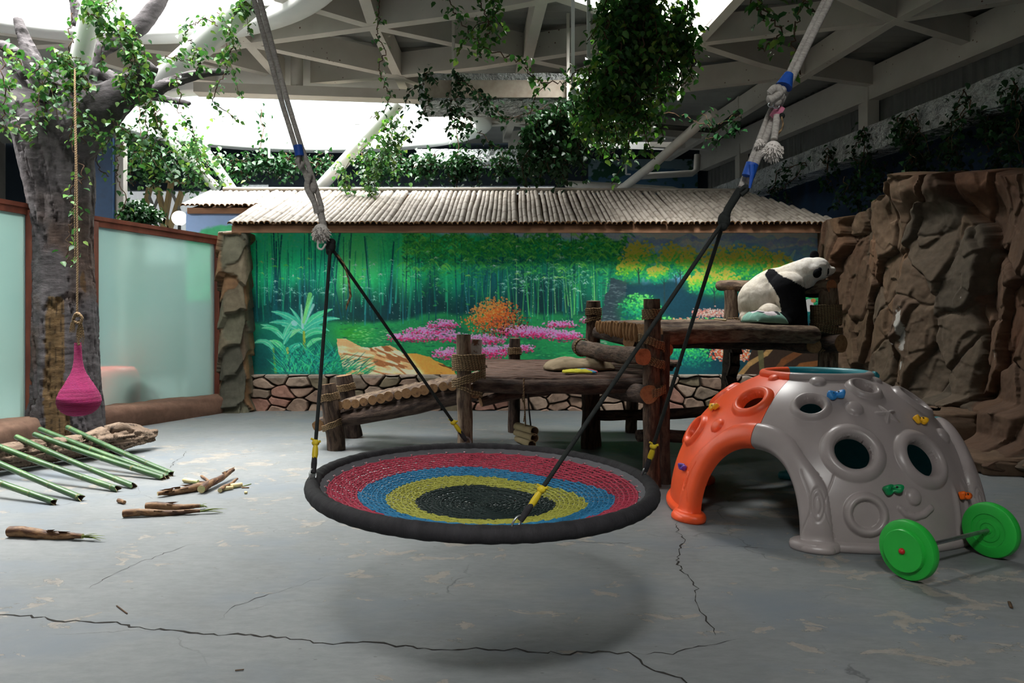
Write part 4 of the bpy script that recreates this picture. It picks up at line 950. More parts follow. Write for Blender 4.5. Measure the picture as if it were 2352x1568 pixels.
def vine(paths, label, group=None, size=.06, dens=38, spread=.05, m=None, stem=.006, name='ivy_vine', cat='vine', branch=0):
    """one hanging plant: a few stems (one part) and its leaves (one part)"""
    VSEED[0] += 1; rng = np.random.RandomState(VSEED[0]); random.seed(VSEED[0]); mb = MB(); pts = []
    for p in paths:
        q = smooth_path(p, 8)
        for i in range(1, len(q) - 1): q[i] = q[i] + V(*rng.normal(0, spread * .3, 3))
        mb.tube(q, stem, 5, caps=False); L = sum((b - a).length for a, b in zip(q[:-1], q[1:])); k = max(3, int(L * dens))
        for j in range(k):
            t = rng.uniform(0, len(q) - 1.001); i = int(t); pts.append(np.array(q[i].lerp(q[i + 1], t - i)) + rng.normal(0, spread, 3))
        for j in range(branch):
            i = rng.randint(1, len(q) - 1); a_ = q[i]; b_ = a_ + V(rng.uniform(-.25, .25), rng.uniform(-.15, .15), rng.uniform(-.45, -.1)); w_ = smooth_path([a_, a_.lerp(b_, .5) + V(rng.uniform(-.08, .08), 0, .05), b_], 5)
            mb.tube(w_, stem * .7, 4, caps=False)
            for c in w_[2:]:
                for _ in range(2): pts.append(np.array(c) + rng.normal(0, spread * .6, 3))
    r = thing(name, label, cat, paths[0][0], group); mb.build('stem', M_vine, r); leaves(pts, size, rng, m=m, parent=r); return r

# ================================================================== ARTIFICIAL TREE
def bark_disp(co, nn):
    x, y, z = co.T; a = np.arctan2(y - 9.45, x + 5.66); d = .07 * (fbm(a * 3 + z * .5, z * 1.3, 5, 5) - .5) - .03 * (np.abs(fbm(a * 2.5 + z * .8, z * .9, 15, 4) - .5) < .03) + .02 * (fbm(a * 9 + z, z * 2.6, 9, 4) - .5) + .012 * (fbm(a * 2, z * 22, 4, 3) - .5)
    return co + nn * d[:, None]
M_bark = mat('tree_bark', 'f0f0f0', 'a8a8a8', scale=7, rough=.85, bmp=.7, bscale=5, stretch=(1, 1, 2.2), dist=.03, vcol=True)
T = lambda x, y, Yd=9.45: P(x, y, Yd)
mb = MB()
def limb(pts, r, n=14): mb.tube(smooth_path(pts, 5), interp(r, (len(pts) - 1) * 5 + 1), n)
limb([T(158, 1010), T(153, 900), T(149, 700), T(146, 560), T(140, 450), T(128, 360), T(118, 290)], [.43, .40, .36, .335, .38, .43, .48])
limb([T(175, 1005, 9.3), T(205, 980, 9.4)], [.2, .12]); limb([T(90, 1000), T(100, 900), T(110, 700)], [.3, .2, .1])
limb([T(178, 900, 9.4), T(178, 750), T(172, 620), T(168, 470), T(150, 380)], [.24, .2, .2, .2, .2])
limb([T(115, 320), T(75, 270), T(40, 235), T(5, 190), T(-40, 150)], [.36, .32, .27, .24, .2])
limb([T(150, 330), T(165, 250), T(175, 190), T(180, 150)], [.34, .26, .22, .2])
limb([T(150, 340), T(205, 290, 9.3), T(250, 238, 9.2), T(300, 205, 9.2), T(335, 185, 9.2)], [.32, .29, .25, .19, .14])
limb([T(205, 270), T(225, 225), T(250, 215)], [.2, .17, .14])
limb([T(320, 200, 9.2), T(335, 170, 9.1), T(349, 148, 9.1)], [.14, .115, .10])
limb([T(295, 215), T(350, 205), T(400, 188), T(470, 168), T(528, 166)], [.14, .11, .085, .065, .042])
limb([T(265, 220, 9.6), T(262, 190, 9.6), T(240, 172, 9.6), T(205, 178, 9.6)], [.12, .1, .08, .06])
limb([T(190, 190, 9.7), T(215, 130, 9.8), T(260, 95, 9.8), T(315, 65, 9.8), T(350, 25, 9.8), T(380, -20, 9.8)], [.14, .12, .12, .11, .1, .08])
limb([T(105, 200, 9.2), T(75, 140, 9.1), T(55, 90, 9.1), T(40, 42, 9.1)], [.15, .10, .07, .045])
limb([T(70, 170, 9.3), T(30, 120, 9.3), T(-5, 98, 9.3)], [.12, .08, .05])
limb([T(180, 60, 9.6), T(172, 10, 9.6), T(160, -30, 9.6)], [.09, .06, .05])
limb([T(330, 215, 9.9), T(370, 226, 9.9), T(437, 238, 9.9)], [.07, .05, .025])
tree = thing('artificial_tree', 'big grey sculpted tree with bare forked limbs and vines', 'tree', T(150, 1000))
tr = remesh(mb, 'trunk', M_bark, tree, .02, 4, bark_disp)
me = tr.data; n = len(me.vertices); co = np.empty(n * 3); me.vertices.foreach_get('co', co); co = co.reshape(-1, 3) + np.array(WL[tr.name])
px = co[:, 0] / co[:, 1] * F + CX; py = HY - (co[:, 2] - EYE) / co[:, 1] * F
k = fbm(co[:, 0] * 2 + co[:, 1], co[:, 2] * 1.2, 8, 4)[:, None]; c = np.array(lin('484446')) * (1 - k) + np.array(lin('767173')) * k
# tan bared wood strip and knot on the lower trunk
front = co[:, 1] < 9.35
ed = np.interp(py, [675, 700, 780, 900, 990, 1010], [112, 108, 102, 98, 105, 105]); er = np.interp(py, [675, 690, 780, 900, 990], [138, 146, 148, 148, 165])
wv = 6 * (fbm(py * .03, px * .02, 3, 3) - .5); st = (px > ed + wv) & (px < er + wv) & (py > 682) & front
gr = .75 + .5 * fbm(px * .35, py * .02, 4, 4)[:, None]; tan = np.array(lin('78603f')) * gr; gv = (np.abs(((px - ed) / (er - ed) * 3.2 + .4 * fbm(py * .02, px * 0, 2)) % 1 - .5) > .44); tan[gv] *= .35
c[st] = tan[st]; kn = ((px - 197) / 13) ** 2 + ((py - 645) / 26) ** 2 < 1; c[kn & front] = tan[kn & front] * .9
br = (np.clip(fbm(co[:, 0] * 3, co[:, 2] * 2, 21, 3) * 2.4 - 1.2, 0, .5) * sst(3.3, 2.6, co[:, 2]))[:, None]; c = c * (1 - br) + np.array(lin('6b4f3c')) * br
setcol(tr, c)
# raking steel columns
def colm(a, b, r, lab):
    a = Vector(a); b = Vector(b); o = MB().tube([a, b], r, 28).build('raking_column', M_white); tag(o, lab, 'column', None); return o
colm(T(182, 150, 9.45), T(222, -30, 9.0), .125, 'thick white steel column rising out of the tree crown')
colm(T(325, 225, 11.0), P(600, -18, 8.8), .165, 'thick white raking column wrapped in vines, right of the tree')
colm(P(500, 435, 14.6), P(345, 275, 14.6), .085, 'slim white raking column, first left of the oval rooflight')
colm(P(535, 435, 14.9), P(425, 280, 14.9), .085, 'slim white raking column, second one left of the bamboo roof')
colm(P(700, 468, 14.7), V(-2.05, 13.5, 5.44), .115, 'white raking column rising right from behind the bamboo roof')
# vines on and around the tree
A9 = 9.0
def pth(pts, Yd): return [P(x, y, Yd if len(p_) < 3 else p_[2]) for p_ in pts for x, y in [p_[:2]]]
vine([pth([(70, 150), (100, 165), (160, 170), (200, 180)], 8.95), pth([(90, 190), (130, 200), (190, 195)], 8.9), pth([(130, 120), (160, 150), (190, 175), (200, 210)], 8.9), pth([(110, 150), (150, 130), (200, 150)], 8.95), pth([(150, 190), (170, 230), (185, 270), (190, 330)], 8.85)],
     'dense bright green vine collar around the tree fork', None, .075, 50, .07, branch=2)
vine([pth([(185, 15), (215, 5), (235, 25), (260, 0)], 8.8), pth([(200, 30), (225, 45), (240, 60)], 8.8)], 'vine tuft at the top of the thick column in the tree', None, .07, 70, .07)
vine([pth([(168, 30), (160, 70), (165, 100), (150, 140)], 8.9)], 'thin vine hanging left of the thick column in the tree', None, .065, 22, .05)
vine([pth([(220, 80), (260, 60), (285, 55), (300, 90), (310, 130), (325, 170)], 8.9), pth([(285, 80), (300, 120), (300, 160), (280, 185)], 8.9), pth([(240, 70), (280, 75), (290, 60)], 8.9)], 'yellow green vine cascading from the upper tree limb', None, .075, 55, .07, branch=3)
vine([pth([(300, 190), (320, 230), (340, 280), (330, 330), (350, 390), (345, 430)], 8.9), pth([(330, 200), (360, 250), (370, 300), (355, 340)], 8.9), pth([(260, 280), (290, 300), (320, 330)], 9.0)],
     'dense long vine hanging from the right limb of the tree', None, .07, 46, .08, branch=4)
vine([pth([(400, 175), (415, 210), (410, 250), (440, 290), (450, 330)], 9.1)], 'vine hanging from the middle of the thin right branch', None, .065, 32, .05)
vine([pth([(520, 100), (522, 150), (505, 190), (490, 230), (520, 258), (545, 275)], 9.0)], 'vine ending in a curl beside the branch tip', None, .06, 32, .035)
vine([pth([(500, 30), (520, 60), (530, 100), (528, 150)], 8.9), pth([(540, 20), (560, 10), (590, 20)], 8.8)], 'vine at the head of the thick raking column', None, .07, 60, .06, branch=2)
vine([pth([(420, 85), (440, 60), (470, 45), (500, 60)], 8.9), pth([(430, 90), (455, 110), (465, 125)], 8.9)], 'vine wound round the middle of the thick raking column', None, .07, 42, .06)
vine([pth([(365, 135), (400, 130), (430, 140), (460, 130), (450, 160)], 8.95)], 'vine wound round the foot of the thick raking column', None, .07, 45, .06)
vine([pth([(285, 290), (275, 340), (268, 380), (272, 420), (290, 460), (268, 498)], 9.2)], 'single thin vine hanging before the dark blue panel', None, .07, 17, .04)
vine([pth([(230, 300), (222, 340), (225, 380), (250, 405)], 9.5)], 'short sparse vine at the right edge of the trunk', None, .05, 22, .04)
vine([pth([(82, 200), (90, 240), (80, 290)], 8.85), pth([(35, 285), (60, 310), (80, 310)], 8.8)], 'vine loop on the left limb of the tree', None, .075, 36, .05)
vine([pth([(5, 130), (10, 200), (5, 260), (15, 300)], 8.6), pth([(0, 110), (30, 120), (50, 150)], 8.7), pth([(10, 200), (30, 205)], 8.8)], 'leafy vine at the left picture edge', None, .08, 45, .08)
vine([pth([(172, 260), (165, 300), (168, 340), (190, 400), (160, 440), (165, 480), (160, 520), (158, 560), (160, 610)], 8.75)], 'vine trailing down the trunk beside the rope', None, .075, 14, .06)
vine([pth([(370, 280), (420, 340), (460, 390), (500, 430)], 14.4)], 'vine on the slim raking column nearest the tree', None, .10, 40, .12, branch=2)
vine([pth([(430, 290), (470, 340), (500, 380), (530, 430)], 14.5), pth([(445, 320), (450, 370), (440, 430)], 14.5)], 'vine on the second slim raking column', None, .10, 42, .12, branch=3)
vine([pth([(915, 265), (870, 310), (820, 360), (770, 400)], 13.4), pth([(925, 290), (920, 330), (905, 390)], 13.4), pth([(845, 330), (850, 390), (845, 430)], 13.5), pth([(790, 380), (800, 430)], 13.5), pth([(895, 300), (885, 350)], 13.3), pth([(940, 290), (900, 330), (850, 400)], 13.4)], 'bright vine draped over the raking column behind the roof', None, .09, 42, .08, branch=3)
# vines hanging from the trusses
vine([pth([(872, 0), (870, 50), (865, 80), (885, 115), (870, 150), (880, 190), (893, 220), (885, 250), (850, 272)], 8.6)], 'long thin vine hanging from the truss left of centre', None, .055, 30, .03)
vine([pth([(1025, -20), (1040, 20), (1060, 50), (1100, 100), (1150, 125), (1200, 140), (1215, 165), (1250, 190), (1300, 185), (1330, 160)], 7.4), pth([(1090, -20), (1110, 20), (1125, 60), (1110, 100), (1100, 130)], 7.4), pth([(1130, -10), (1135, 30), (1120, 60)], 7.4)],
     'swagged vine between the trusses left of the big ivy mass', None, .06, 40, .05, M_leafB, branch=2)
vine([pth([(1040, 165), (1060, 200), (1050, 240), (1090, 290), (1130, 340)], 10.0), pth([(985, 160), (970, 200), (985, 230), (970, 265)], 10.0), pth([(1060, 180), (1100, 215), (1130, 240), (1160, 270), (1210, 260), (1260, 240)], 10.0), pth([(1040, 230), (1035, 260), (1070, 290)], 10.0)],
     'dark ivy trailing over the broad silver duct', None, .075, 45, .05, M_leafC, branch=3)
big = []
rng0 = random.Random(5)
for k in range(40):
    x = rng0.uniform(1385, 1590); y0_ = rng0.uniform(-60, 60); Yd = rng0.uniform(6.6, 7.6); L = rng0.uniform(60, 190); x2 = x + (1440 - x) * .3 + rng0.uniform(-30, 30)
    big.append([P(x, y0_, Yd), P((x + x2) / 2 + rng0.uniform(-20, 20), y0_ + L * .5, Yd), P(x2, min(y0_ + L, 215), Yd)])
for k in range(24):
    x = rng0.uniform(1350, 1480); y0_ = rng0.uniform(110, 200); Yd = rng0.uniform(6.8, 7.8); L = rng0.uniform(60, 150); x2 = x + rng0.uniform(-40, 30)
    big.append([P(x, y0_, Yd), P((x + x2) / 2 + rng0.uniform(-20, 20), y0_ + L * .5, Yd), P(x2, min(y0_ + L, 330), Yd)])
vine(big, 'huge dense ivy mass hanging below the angular rooflight', None, .066, 105, .065, M_leafB, .007, branch=1)
low = []
for k in range(44):
    x = rng0.uniform(1225, 1400); y0_ = 200 + (1400 - x) * .55 + rng0.uniform(-30, 30); Yd = rng0.uniform(9.2, 10.2); L = rng0.uniform(60, 130); x2 = x + rng0.uniform(-25, 15)
    low.append([P(x, y0_, Yd), P((x + x2) / 2, y0_ + L * .5, Yd), P(x2, min(y0_ + L, 432), Yd)])
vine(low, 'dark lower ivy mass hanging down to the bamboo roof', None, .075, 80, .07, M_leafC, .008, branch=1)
vine([pth([(1560, 70), (1590, 110), (1590, 150), (1570, 190), (1540, 180)], 7.0), pth([(1520, 90), (1540, 130), (1530, 210)], 7.0)], 'looping vine at the right edge of the big ivy mass', None, .06, 34, .05, M_leafB)
vine([pth([(1330, 260), (1400, 300), (1440, 290), (1480, 260)], 8), pth([(1380, 250), (1390, 320), (1420, 370)], 8.2), pth([(1440, 240), (1455, 300), (1440, 340)], 8)], 'ragged vine ends under the big ivy mass', None, .06, 50, .06, M_leafA, branch=3)
vine([pth([(1725, 0), (1760, 30), (1790, 60), (1780, 100), (1740, 110)], 5.4), pth([(1740, -10), (1745, 20), (1760, 50)], 5.4)], 'vine twig with large leaves near the hanging rope', None, .07, 30, .04, M_leafB)
vine([pth([(1850, -20), (1840, 20), (1830, 60), (1820, 110), (1840, 170)], 5.5), pth([(1830, -10), (1855, 15), (1870, 25)], 5.5)], 'pale edged vine hanging beside the white rope', None, .055, 28, .035, M_leafB)
vine([pth([(1500, 255), (1580, 270), (1640, 290), (1690, 262), (1680, 300)], 11), pth([(1610, 260), (1650, 310), (1620, 320)], 11)], 'dark vine along the conduits below the duct', None, .09, 34, .07, M_leafC)
# ivy bands across the far end of the hall
bands = [([(500, 365), (600, 375), (700, 372), (760, 378)], 15.8, 'far ivy band left of the raking column'), ([(820, 375), (900, 372), (960, 378)], 15.8, 'far ivy band right of the raking column'), ([(950, 385), (1050, 380), (1150, 385), (1230, 390)], 14.9, 'near ivy band under the smaller duct'),
         ([(240, 340), (320, 350), (400, 350), (470, 345)], 15.2, 'far ivy band behind the tree limbs')]
for pts, Yd, lab in bands:
    ps = [pth(pts, Yd)]; rb_ = random.Random(len(lab))
    for k in range(26):
        x = rb_.uniform(pts[0][0], pts[-1][0]); y = 360 + rb_.uniform(-8, 14); L = rb_.uniform(15, 60); ps.append([P(x, y, Yd), P(x + rb_.uniform(-8, 8), y + L * .5, Yd), P(x + rb_.uniform(-10, 10), y + L, Yd)])
    ps.append([P(pts[1][0], 372, Yd), V(P(pts[1][0], 0, Yd).x, Yd, 5.95)])
    vine(ps, lab, 'ivy bands at the far end', .10, 34, .09, M_leafC, .01)
# ivy along the foil duct on the right wall
for lab, pts in (('ivy clump on the foil duct nearest the right picture edge', [(2330, 190, 0), (2345, 240, 0), (2340, 330, 0)]), ('ivy clump hanging over the foil duct above the cliff', [(2215, 205, 0), (2225, 250, 0), (2180, 290, 0), (2200, 250, 0)]), ('ivy trailing from the middle of the foil duct', [(2100, 260, 0), (2110, 300, 0), (2080, 330, 0)]),
                 ('ivy strand crossing the foil duct with a bare stem', [(2060, 270, 0), (2080, 320, 0), (2095, 335, 0)]), ('ivy on the foil duct left of its middle', [(1985, 300, 0), (1960, 350, 0), (1970, 375, 0)]), ('ivy at the far end of the foil duct', [(1790, 390, 0), (1850, 375, 0), (1800, 430, 0), (1760, 440, 0)]), ('small ivy spray on the foil duct', [(1900, 340, 0), (1895, 390, 0)])):
    q = [];
    for (x, y, _) in pts:
        s = (x - CX) / F; Yd = (7.0 + .222 * 10.15 - .88) / (s + .222); q.append(P(x, y, Yd))
    vine([q, [q[0], q[-1] + V(.05, 0, -.25)]], lab, None, .085, 20, .08, M_leafC, .008, branch=2)
for i, (x, y0_, y1_) in enumerate(((2300, 250, 370), (2210, 300, 400), (2120, 345, 440), (2040, 370, 450), (1975, 390, 480), (2340, 260, 380))):
    s = (x - CX) / F; Yd = (7.0 + .222 * 10.15 - .45) / (s + .222)
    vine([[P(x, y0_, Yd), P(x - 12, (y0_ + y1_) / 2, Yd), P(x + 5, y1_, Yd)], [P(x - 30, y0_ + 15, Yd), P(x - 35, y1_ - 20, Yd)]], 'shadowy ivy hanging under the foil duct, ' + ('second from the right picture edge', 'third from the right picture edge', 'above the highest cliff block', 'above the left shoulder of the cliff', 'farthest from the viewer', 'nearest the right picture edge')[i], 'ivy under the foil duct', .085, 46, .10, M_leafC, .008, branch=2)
# leafy shrub behind the fence
vine([[V(P(318, 0, 13).x, 13, 0), P(318, 540, 13), P(318 + dx, 490 + abs(dx) * .3, 13), P(318 + dx * 1.5, 465 + abs(dx), 13)] for dx in (-24, -14, -5, 5, 14, 24, 30)], 'dark feathery shrub standing behind the glass fence', None, .075, 90, .06, M_leafC, .006, name='shrub', cat='shrub')
# ================================================================== LOG CLIMBING FRAMES
def bark(name, a, b, c):
    return mat(name, a, b, c, b, scale=6, coord='tc', stretch=(3.5, 3.5, .8), rough=.85, bmp=1.0, bscale=9, dist=.03, lo=.36, hi=.66, detail=9)
M_log = bark('reddish_bark', '2b221c', '46372d', '665446')
M_logd = bark('dark_bark', '261d19', '3c2e27', '54443a')
M_logp = bark('peeled_log', '42332a', '625042', '82705c')
M_end = mat('sawn_end_grain', '7a5a3c', '94714e', '5c4230', scale=14, coord='tc', stretch=(1, 1, .01), rough=.85, bmp=.2)
M_endo = mat('fresh_sawn_end', '965c3a', 'a86c48', '7a4a2e', scale=14, coord='tc', stretch=(1, 1, .01), rough=.8, bmp=.2)
def rope_mat():
    m, n, l, b = new_mat('sisal_rope'); v = coords(n, l, 'tc', (1, 1, 1)); w_ = n.new('ShaderNodeTexWave'); w_.inputs['Scale'].default_value = 22; w_.inputs['Distortion'].default_value = 2
    l.new(v, w_.inputs['Vector']); w_.bands_direction = 'DIAGONAL'
    c = ramp(n, l, w_.outputs['Fac'], [(0, '4e3c28'), (1, '8b7352')]); l.new(c, b.inputs['Base Color']); b.inputs['Roughness'].default_value = .95; bump(n, l, w_.outputs['Fac'], b, .6, .004); return m
M_rope = rope_mat()
def log(a, b, r, name='post', m=None, end=None, parent=None, r2=None, wob=.16, n=20, bend=.012):
    a = Vector(a); b = Vector(b); L = (b - a).length; k = max(6, int(L / .06)); d = (b - a).normalized(); s = d.orthogonal().normalized(); t = d.cross(s)
    ph = random.uniform(0, 6); pts = [a.lerp(b, i / k) + s * (bend * math.sin(i / k * 4 + ph)) + t * (bend * math.cos(i / k * 3 + ph)) for i in range(k + 1)]
    rr = [r + ((r2 or r) - r) * i / k for i in range(k + 1)]; rr[0] *= .97; rr[-1] *= .97
    return MB().tube(pts, rr, n, True, 0, 1, wob).build(name, [m or M_log, end or M_end], parent, True, a)
def lash(c, axis, r, turns, pitch, parent, rope=.0085, tilt=0, sx=1.0, name='rope_lashing'):
    c = Vector(c); z = Vector(axis).normalized(); x = z.orthogonal().normalized() if abs(z.x) > .9 or abs(z.z) < .5 else V(1, 0, 0); x = (x - z * x.dot(z)).normalized(); y = z.cross(x); pts = []
    N = int(turns * 22)
    for i in range(N + 1):
        a = i / 22 * 2 * math.pi; h = (i / N - .5) * turns * pitch + .004 * math.sin(i * 1.7)
        rr = r + rope * .8 + .0015 * math.sin(i * .9); pts.append(c + x * (math.cos(a) * rr * sx) + y * (math.sin(a) * rr) + z * (h + tilt * math.cos(a) * r))
    return MB().tube(pts, rope, 7).build(name, M_rope, parent)
random.seed(21)
# ---- ramp
ramp_ = thing('log_ramp', 'low ramp of round logs rising to the lower platform', 'ramp', G(790, 1020))
pa_b, pa_t = G(772, 1033), P(752, 882, 8.42); pb_b, pb_t = G(814, 1004), P(790, 862, 9.27)
log(pa_b, pa_t, .105, 'post', M_log, M_end, ramp_, .10); log(pb_b, pb_t, .105, 'post', M_logd, M_end, ramp_, .10)
for bb_, tt_, z0 in ((pa_b, pa_t, .60), (pb_b, pb_t, .63)):
    c = bb_.lerp(tt_, z0 / tt_.z); lash(c, tt_ - bb_, .107, 5, .017, ramp_)
c = pa_b.lerp(pa_t, .38); lash(c, pa_t - pa_b, .112, 4, .018, ramp_, tilt=.25)
f0, f1 = V(-2.02, 8.50, .33), V(-.35, 7.75, .72); g0, g1 = V(-1.95, 9.25, .38), V(-.30, 8.9, .74)
log(f0, f1, .085, 'side_rail', M_logd, M_logp, ramp_, .095); log(g0, g1, .08, 'side_rail', M_logd, M_logp, ramp_)
log(pa_b.lerp(pa_t, .36) + V(-.16, -.04, 0), pb_b.lerp(pb_t, .36) + V(-.15, .1, 0), .07, 'cross_log', M_log, M_end, ramp_)
N = 14
for i in range(N):
    t = i / (N - 1); ff = V(-1.96, 8.42, .50).lerp(V(-.62, 7.74, .80), t); gg = V(-1.86, 9.4, .50).lerp(V(-.42, 9.0, .82), t); r = .052 + random.uniform(-.004, .006); dz = random.uniform(-.006, .006)
    log(ff + V(0, -.03, dz), gg + V(0, random.uniform(-.05, .05), dz), r, 'tread_log', M_logp if i % 4 else M_log, M_end, ramp_, r * .92, .1, 16, .006)
# ---- lower platform
YA, YBk = 6.88, 9.72; ZT = .955
low_ = thing('log_platform', 'lower log platform with a thick plank deck holding the burlap sack', 'platform', V(.4, 8, 0))
log(V(-.43, 6.80, 0), P(1066, 768, 6.80), .072, 'post', M_logp, M_end, low_, .066)
log(G(1182, 992), V(P(1182, 0, 9.65).x, 9.65, 1.235), .085, 'post', M_logd, M_logp, low_, .07)
log(G(1355, 1030), V(G(1355, 1030).x, 8.5, .86), .095, 'post', M_logd, M_logd, low_)
log(G(1452, 993), V(G(1452, 993).x, G(1452, 993).y, .9), .075, 'post', M_log, M_logd, low_)
w_ = MB(); w_.box(P(1094, 803, 6.93) + V(0, 0, 0), (.10, .07, .20), Matrix.Rotation(.06, 3, 'Y')); w_.build('white_block', mat('peeling_white_paint', '6a4a38', 'b5b2ac', 'c0beb8', scale=8, rough=.8, bmp=.2, lo=.36, hi=.5), low_, False)
# deck of rough hewn boards
M_deck = mat('hewn_deck_wood', '33241d', '4a362b', '6e564a', '3a2a22', scale=4, stretch=(1.2, 14, 6), rough=.85, bmp=.9, bscale=9, dist=.02)
ny = 9; y = YA
for i in range(ny):
    wd = (YBk - YA) / ny; x0 = -.28 + random.uniform(-.03, .02) - .05 * (i > 5); x1 = 1.22 + .12 * i + random.uniform(-.03, .03)
    nxx = 46; rows = []
    for j in range(nxx + 1):
        x = x0 + (x1 - x0) * j / nxx; h = .012 * mnoise.noise(V(x * 3, i * 5, 0)); e = .012 * mnoise.noise(V(x * 5, i * 3, 4))
        for (a, b) in ((0, -.06), (.0, -.02), (.08, .0), (.5, .008), (.92, 0), (1.0, -.02), (1.0, -.06)): rows.append((x, y + a * wd * .985 + e, ZT + b + h * (b > -.05) + .01 * mnoise.noise(V(x * 9, a * 9, i))))
    f = [tuple(q) for q in grid_faces(nxx + 1, 7)] + [tuple(range(7))[::-1], tuple(range(nxx * 7, nxx * 7 + 7))]
    make('deck_board', rows, f, M_deck, low_, False); y += wd
log(V(-.36, 6.87, .87), V(1.32, 6.87, .88), .065, 'front_beam', M_logd, M_end, low_, .07)
log(V(-.34, 9.6, .83), V(1.9, 9.6, .84), .07, 'back_beam', M_logd, M_end, low_)
log(P(1093, 897, 7.0) + V(0, -.12, 0), V(-.15, 9.4, .80), .072, 'cross_beam', M_logd, M_end, low_)
log(V(-.30, 7.02, .70), V(.35, 7.25, .80), .05, 'brace', M_logd, M_end, low_)
c0 = V(-.42, 6.83, 1.03)
lash(c0 + V(.02, 0, .06), (0, 0, 1), .125, 9, .0165, low_, sx=1.14); lash(c0 + V(.02, 0, -.09), (0, 0, 1), .126, 4, .02, low_, tilt=.35, sx=1.14); lash(c0 + V(.02, -.02, -.19), (0, 0, 1), .105, 2, .02, low_, tilt=-.45, sx=1.1)
lash(P(1182, 806, 9.62), (0, 0, 1), .078, 5, .018, low_, .009)
# ---- upper platform
up_ = thing('log_platform', 'upper log platform carrying the panda beside the cliff', 'platform', V(2.2, 8, 0))
pf_b = G(1500, 1117); pf_t = P(1496, 686, 6.6); pgb = G(1358, 1024, 0) + V(.03, .12, 0); pg_t = P(1363, 691, 8.55)
log(pf_b, pf_t, .078, 'post', M_log, M_logp, up_, .07); log(pf_b + V(.13, .12, 0), V(pf_b.x + .13, pf_b.y + .12, 1.35), .05, 'post', M_logd, M_logd, up_)
log(V(pgb.x, 8.7, 0), pg_t, .085, 'post', M_log, M_logp, up_, .078)
lash(P(1497, 722, 6.6), (0, 0, 1), .076, 6, .015, up_, .0075); lash(P(1496, 786, 6.6), (0, 0, 1), .088, 5, .015, up_, .0075, tilt=-.5, sx=1.2); lash(P(1500, 832, 6.6), (0, 0, 1), .085, 5, .015, up_, .0075, tilt=-.35, sx=1.1); lash(P(1500, 902, 6.6), (0, 0, 1), .088, 5, .015, up_, .0075, tilt=.4, sx=1.15)
lash(P(1363, 716, 8.55), (0, 0, 1), .084, 4, .02, up_); lash(P(1362, 733, 8.55), (0, 0, 1), .084, 2, .024, up_, tilt=.3)
# entrance step logs between the two tall posts
log(P(1325, 795, 8.35), P(1478, 822, 6.45), .085, 'step_log', M_log, M_endo, up_, .08)
log(P(1375, 765, 8.4), P(1530, 800, 6.75), .075, 'beam', M_logd, M_endo, up_); log(P(1350, 880, 8.2), P(1492, 905, 6.5), .085, 'beam', M_logd, M_end, up_)
lash(P(1338, 798, 8.2), P(1478, 822, 6.45) - P(1325, 795, 8.35), .088, 2, .02, up_)
# deck: long split logs running away to the right
dA0, dA1 = V(1.33, 6.78, 1.385), V(3.10, 7.70, 1.36); dB0, dB1 = V(.98, 8.5, 1.40), V(3.3, 9.75, 1.40); ND = 13
for i in range(ND):
    t = i / (ND - 1); a_ = dA0.lerp(dB0, t) + V(random.uniform(-.03, .02), 0, 0); b_ = dA1.lerp(dB1, t) + V(random.uniform(-.05, .05), 0, 0); r = .075 if i else .092
    log(a_ + V(0, 0, (0 if i else -.04)), b_ + V(0, 0, (0 if i else -.03)), r * .9 if i else r, 'deck_log', M_log if i % 3 else M_logp, M_end, up_, r, .14, 16, .012)
M_slat = mat('pale_slat_face', '7a5c40', 'a07c56', '8a6a48', scale=8, stretch=(6, 6, 1), rough=.85, bmp=.3)
# fringe: cut plank ends on the entrance side
for i in range(13):
    t = (i + .5) / 13; p = P(1378, 752, 8.3).lerp(P(1474, 768, 6.9), t); MB().ell(p + V(-.05, -.06, .015), (.024 + .004 * (i % 3), .012, .062 + .012 * (i % 4 == 1) + .03 * t), Matrix.Rotation(.06 * ((i * 7) % 3 - 1), 3, 'Y'), 14, 12).build('fringe_slat', M_slat, up_)
log(V(1.15, 7.3, 1.27), V(3.25, 8.55, 1.24), .09, 'beam', M_logd, M_end, up_); log(V(2.6, 9.6, 1.27), V(3.45, 7.75, 1.22), .095, 'beam', M_logd, M_end, up_)
log(G(1682, 935) + V(0, .35, 0), V(2.78, 9.4, 1.3), .09, 'post', M_logd, M_end, up_); log(V(2.78, 9.4, 1.36), P(1677, 668, 9.45), .092, 'post', M_logp, M_end, up_, .085)
log(V(3.42, 8.02, 0), V(3.42, 8.02, 1.82), .105, 'post', M_logp, M_end, up_, .10)
log(P(1652, 657, 9.75), P(1911, 655, 7.92), .070, 'hand_rail', M_logp, M_endo, up_, .076)
lash(V(3.39, 7.99, 1.53), (0, 0, 1), .125, 14, .0155, up_, .0085, sx=1.2); lash(V(3.39, 7.99, 1.37), (0, 0, 1), .13, 5, .018, up_, .0085, tilt=-.25, sx=1.22); lash(V(3.38, 8.0, 1.19), (0, 0, 1), .125, 4, .018, up_, .0085, tilt=.3, sx=1.2)
lash(P(1687, 735, 9.4), (0, 0, 1), .095, 3, .02, up_); log(P(1872, 795, 7.75), P(1872, 795, 7.75) + V(-.05, .9, .02), .085, 'beam', M_log, M_end, up_)
# low rails between the legs
log(P(1365, 953, 8.55), P(1640, 945, 8.1), .06, 'low_rail', M_logd, M_end, low_); log(P(1466, 1003, 6.85), P(1600, 1000, 7.1), .058, 'low_rail', M_logd, M_logd, up_)
# shingle guard of small plates on the far post
for i in range(5): MB().box(P(1690 - 3 * i, 800 + 25 * i, 9.2), (.12, .05, .17), Matrix.Rotation(.3 * (i % 3 - 1), 3, 'Y')).build('guard_plate', M_logd, up_, False)
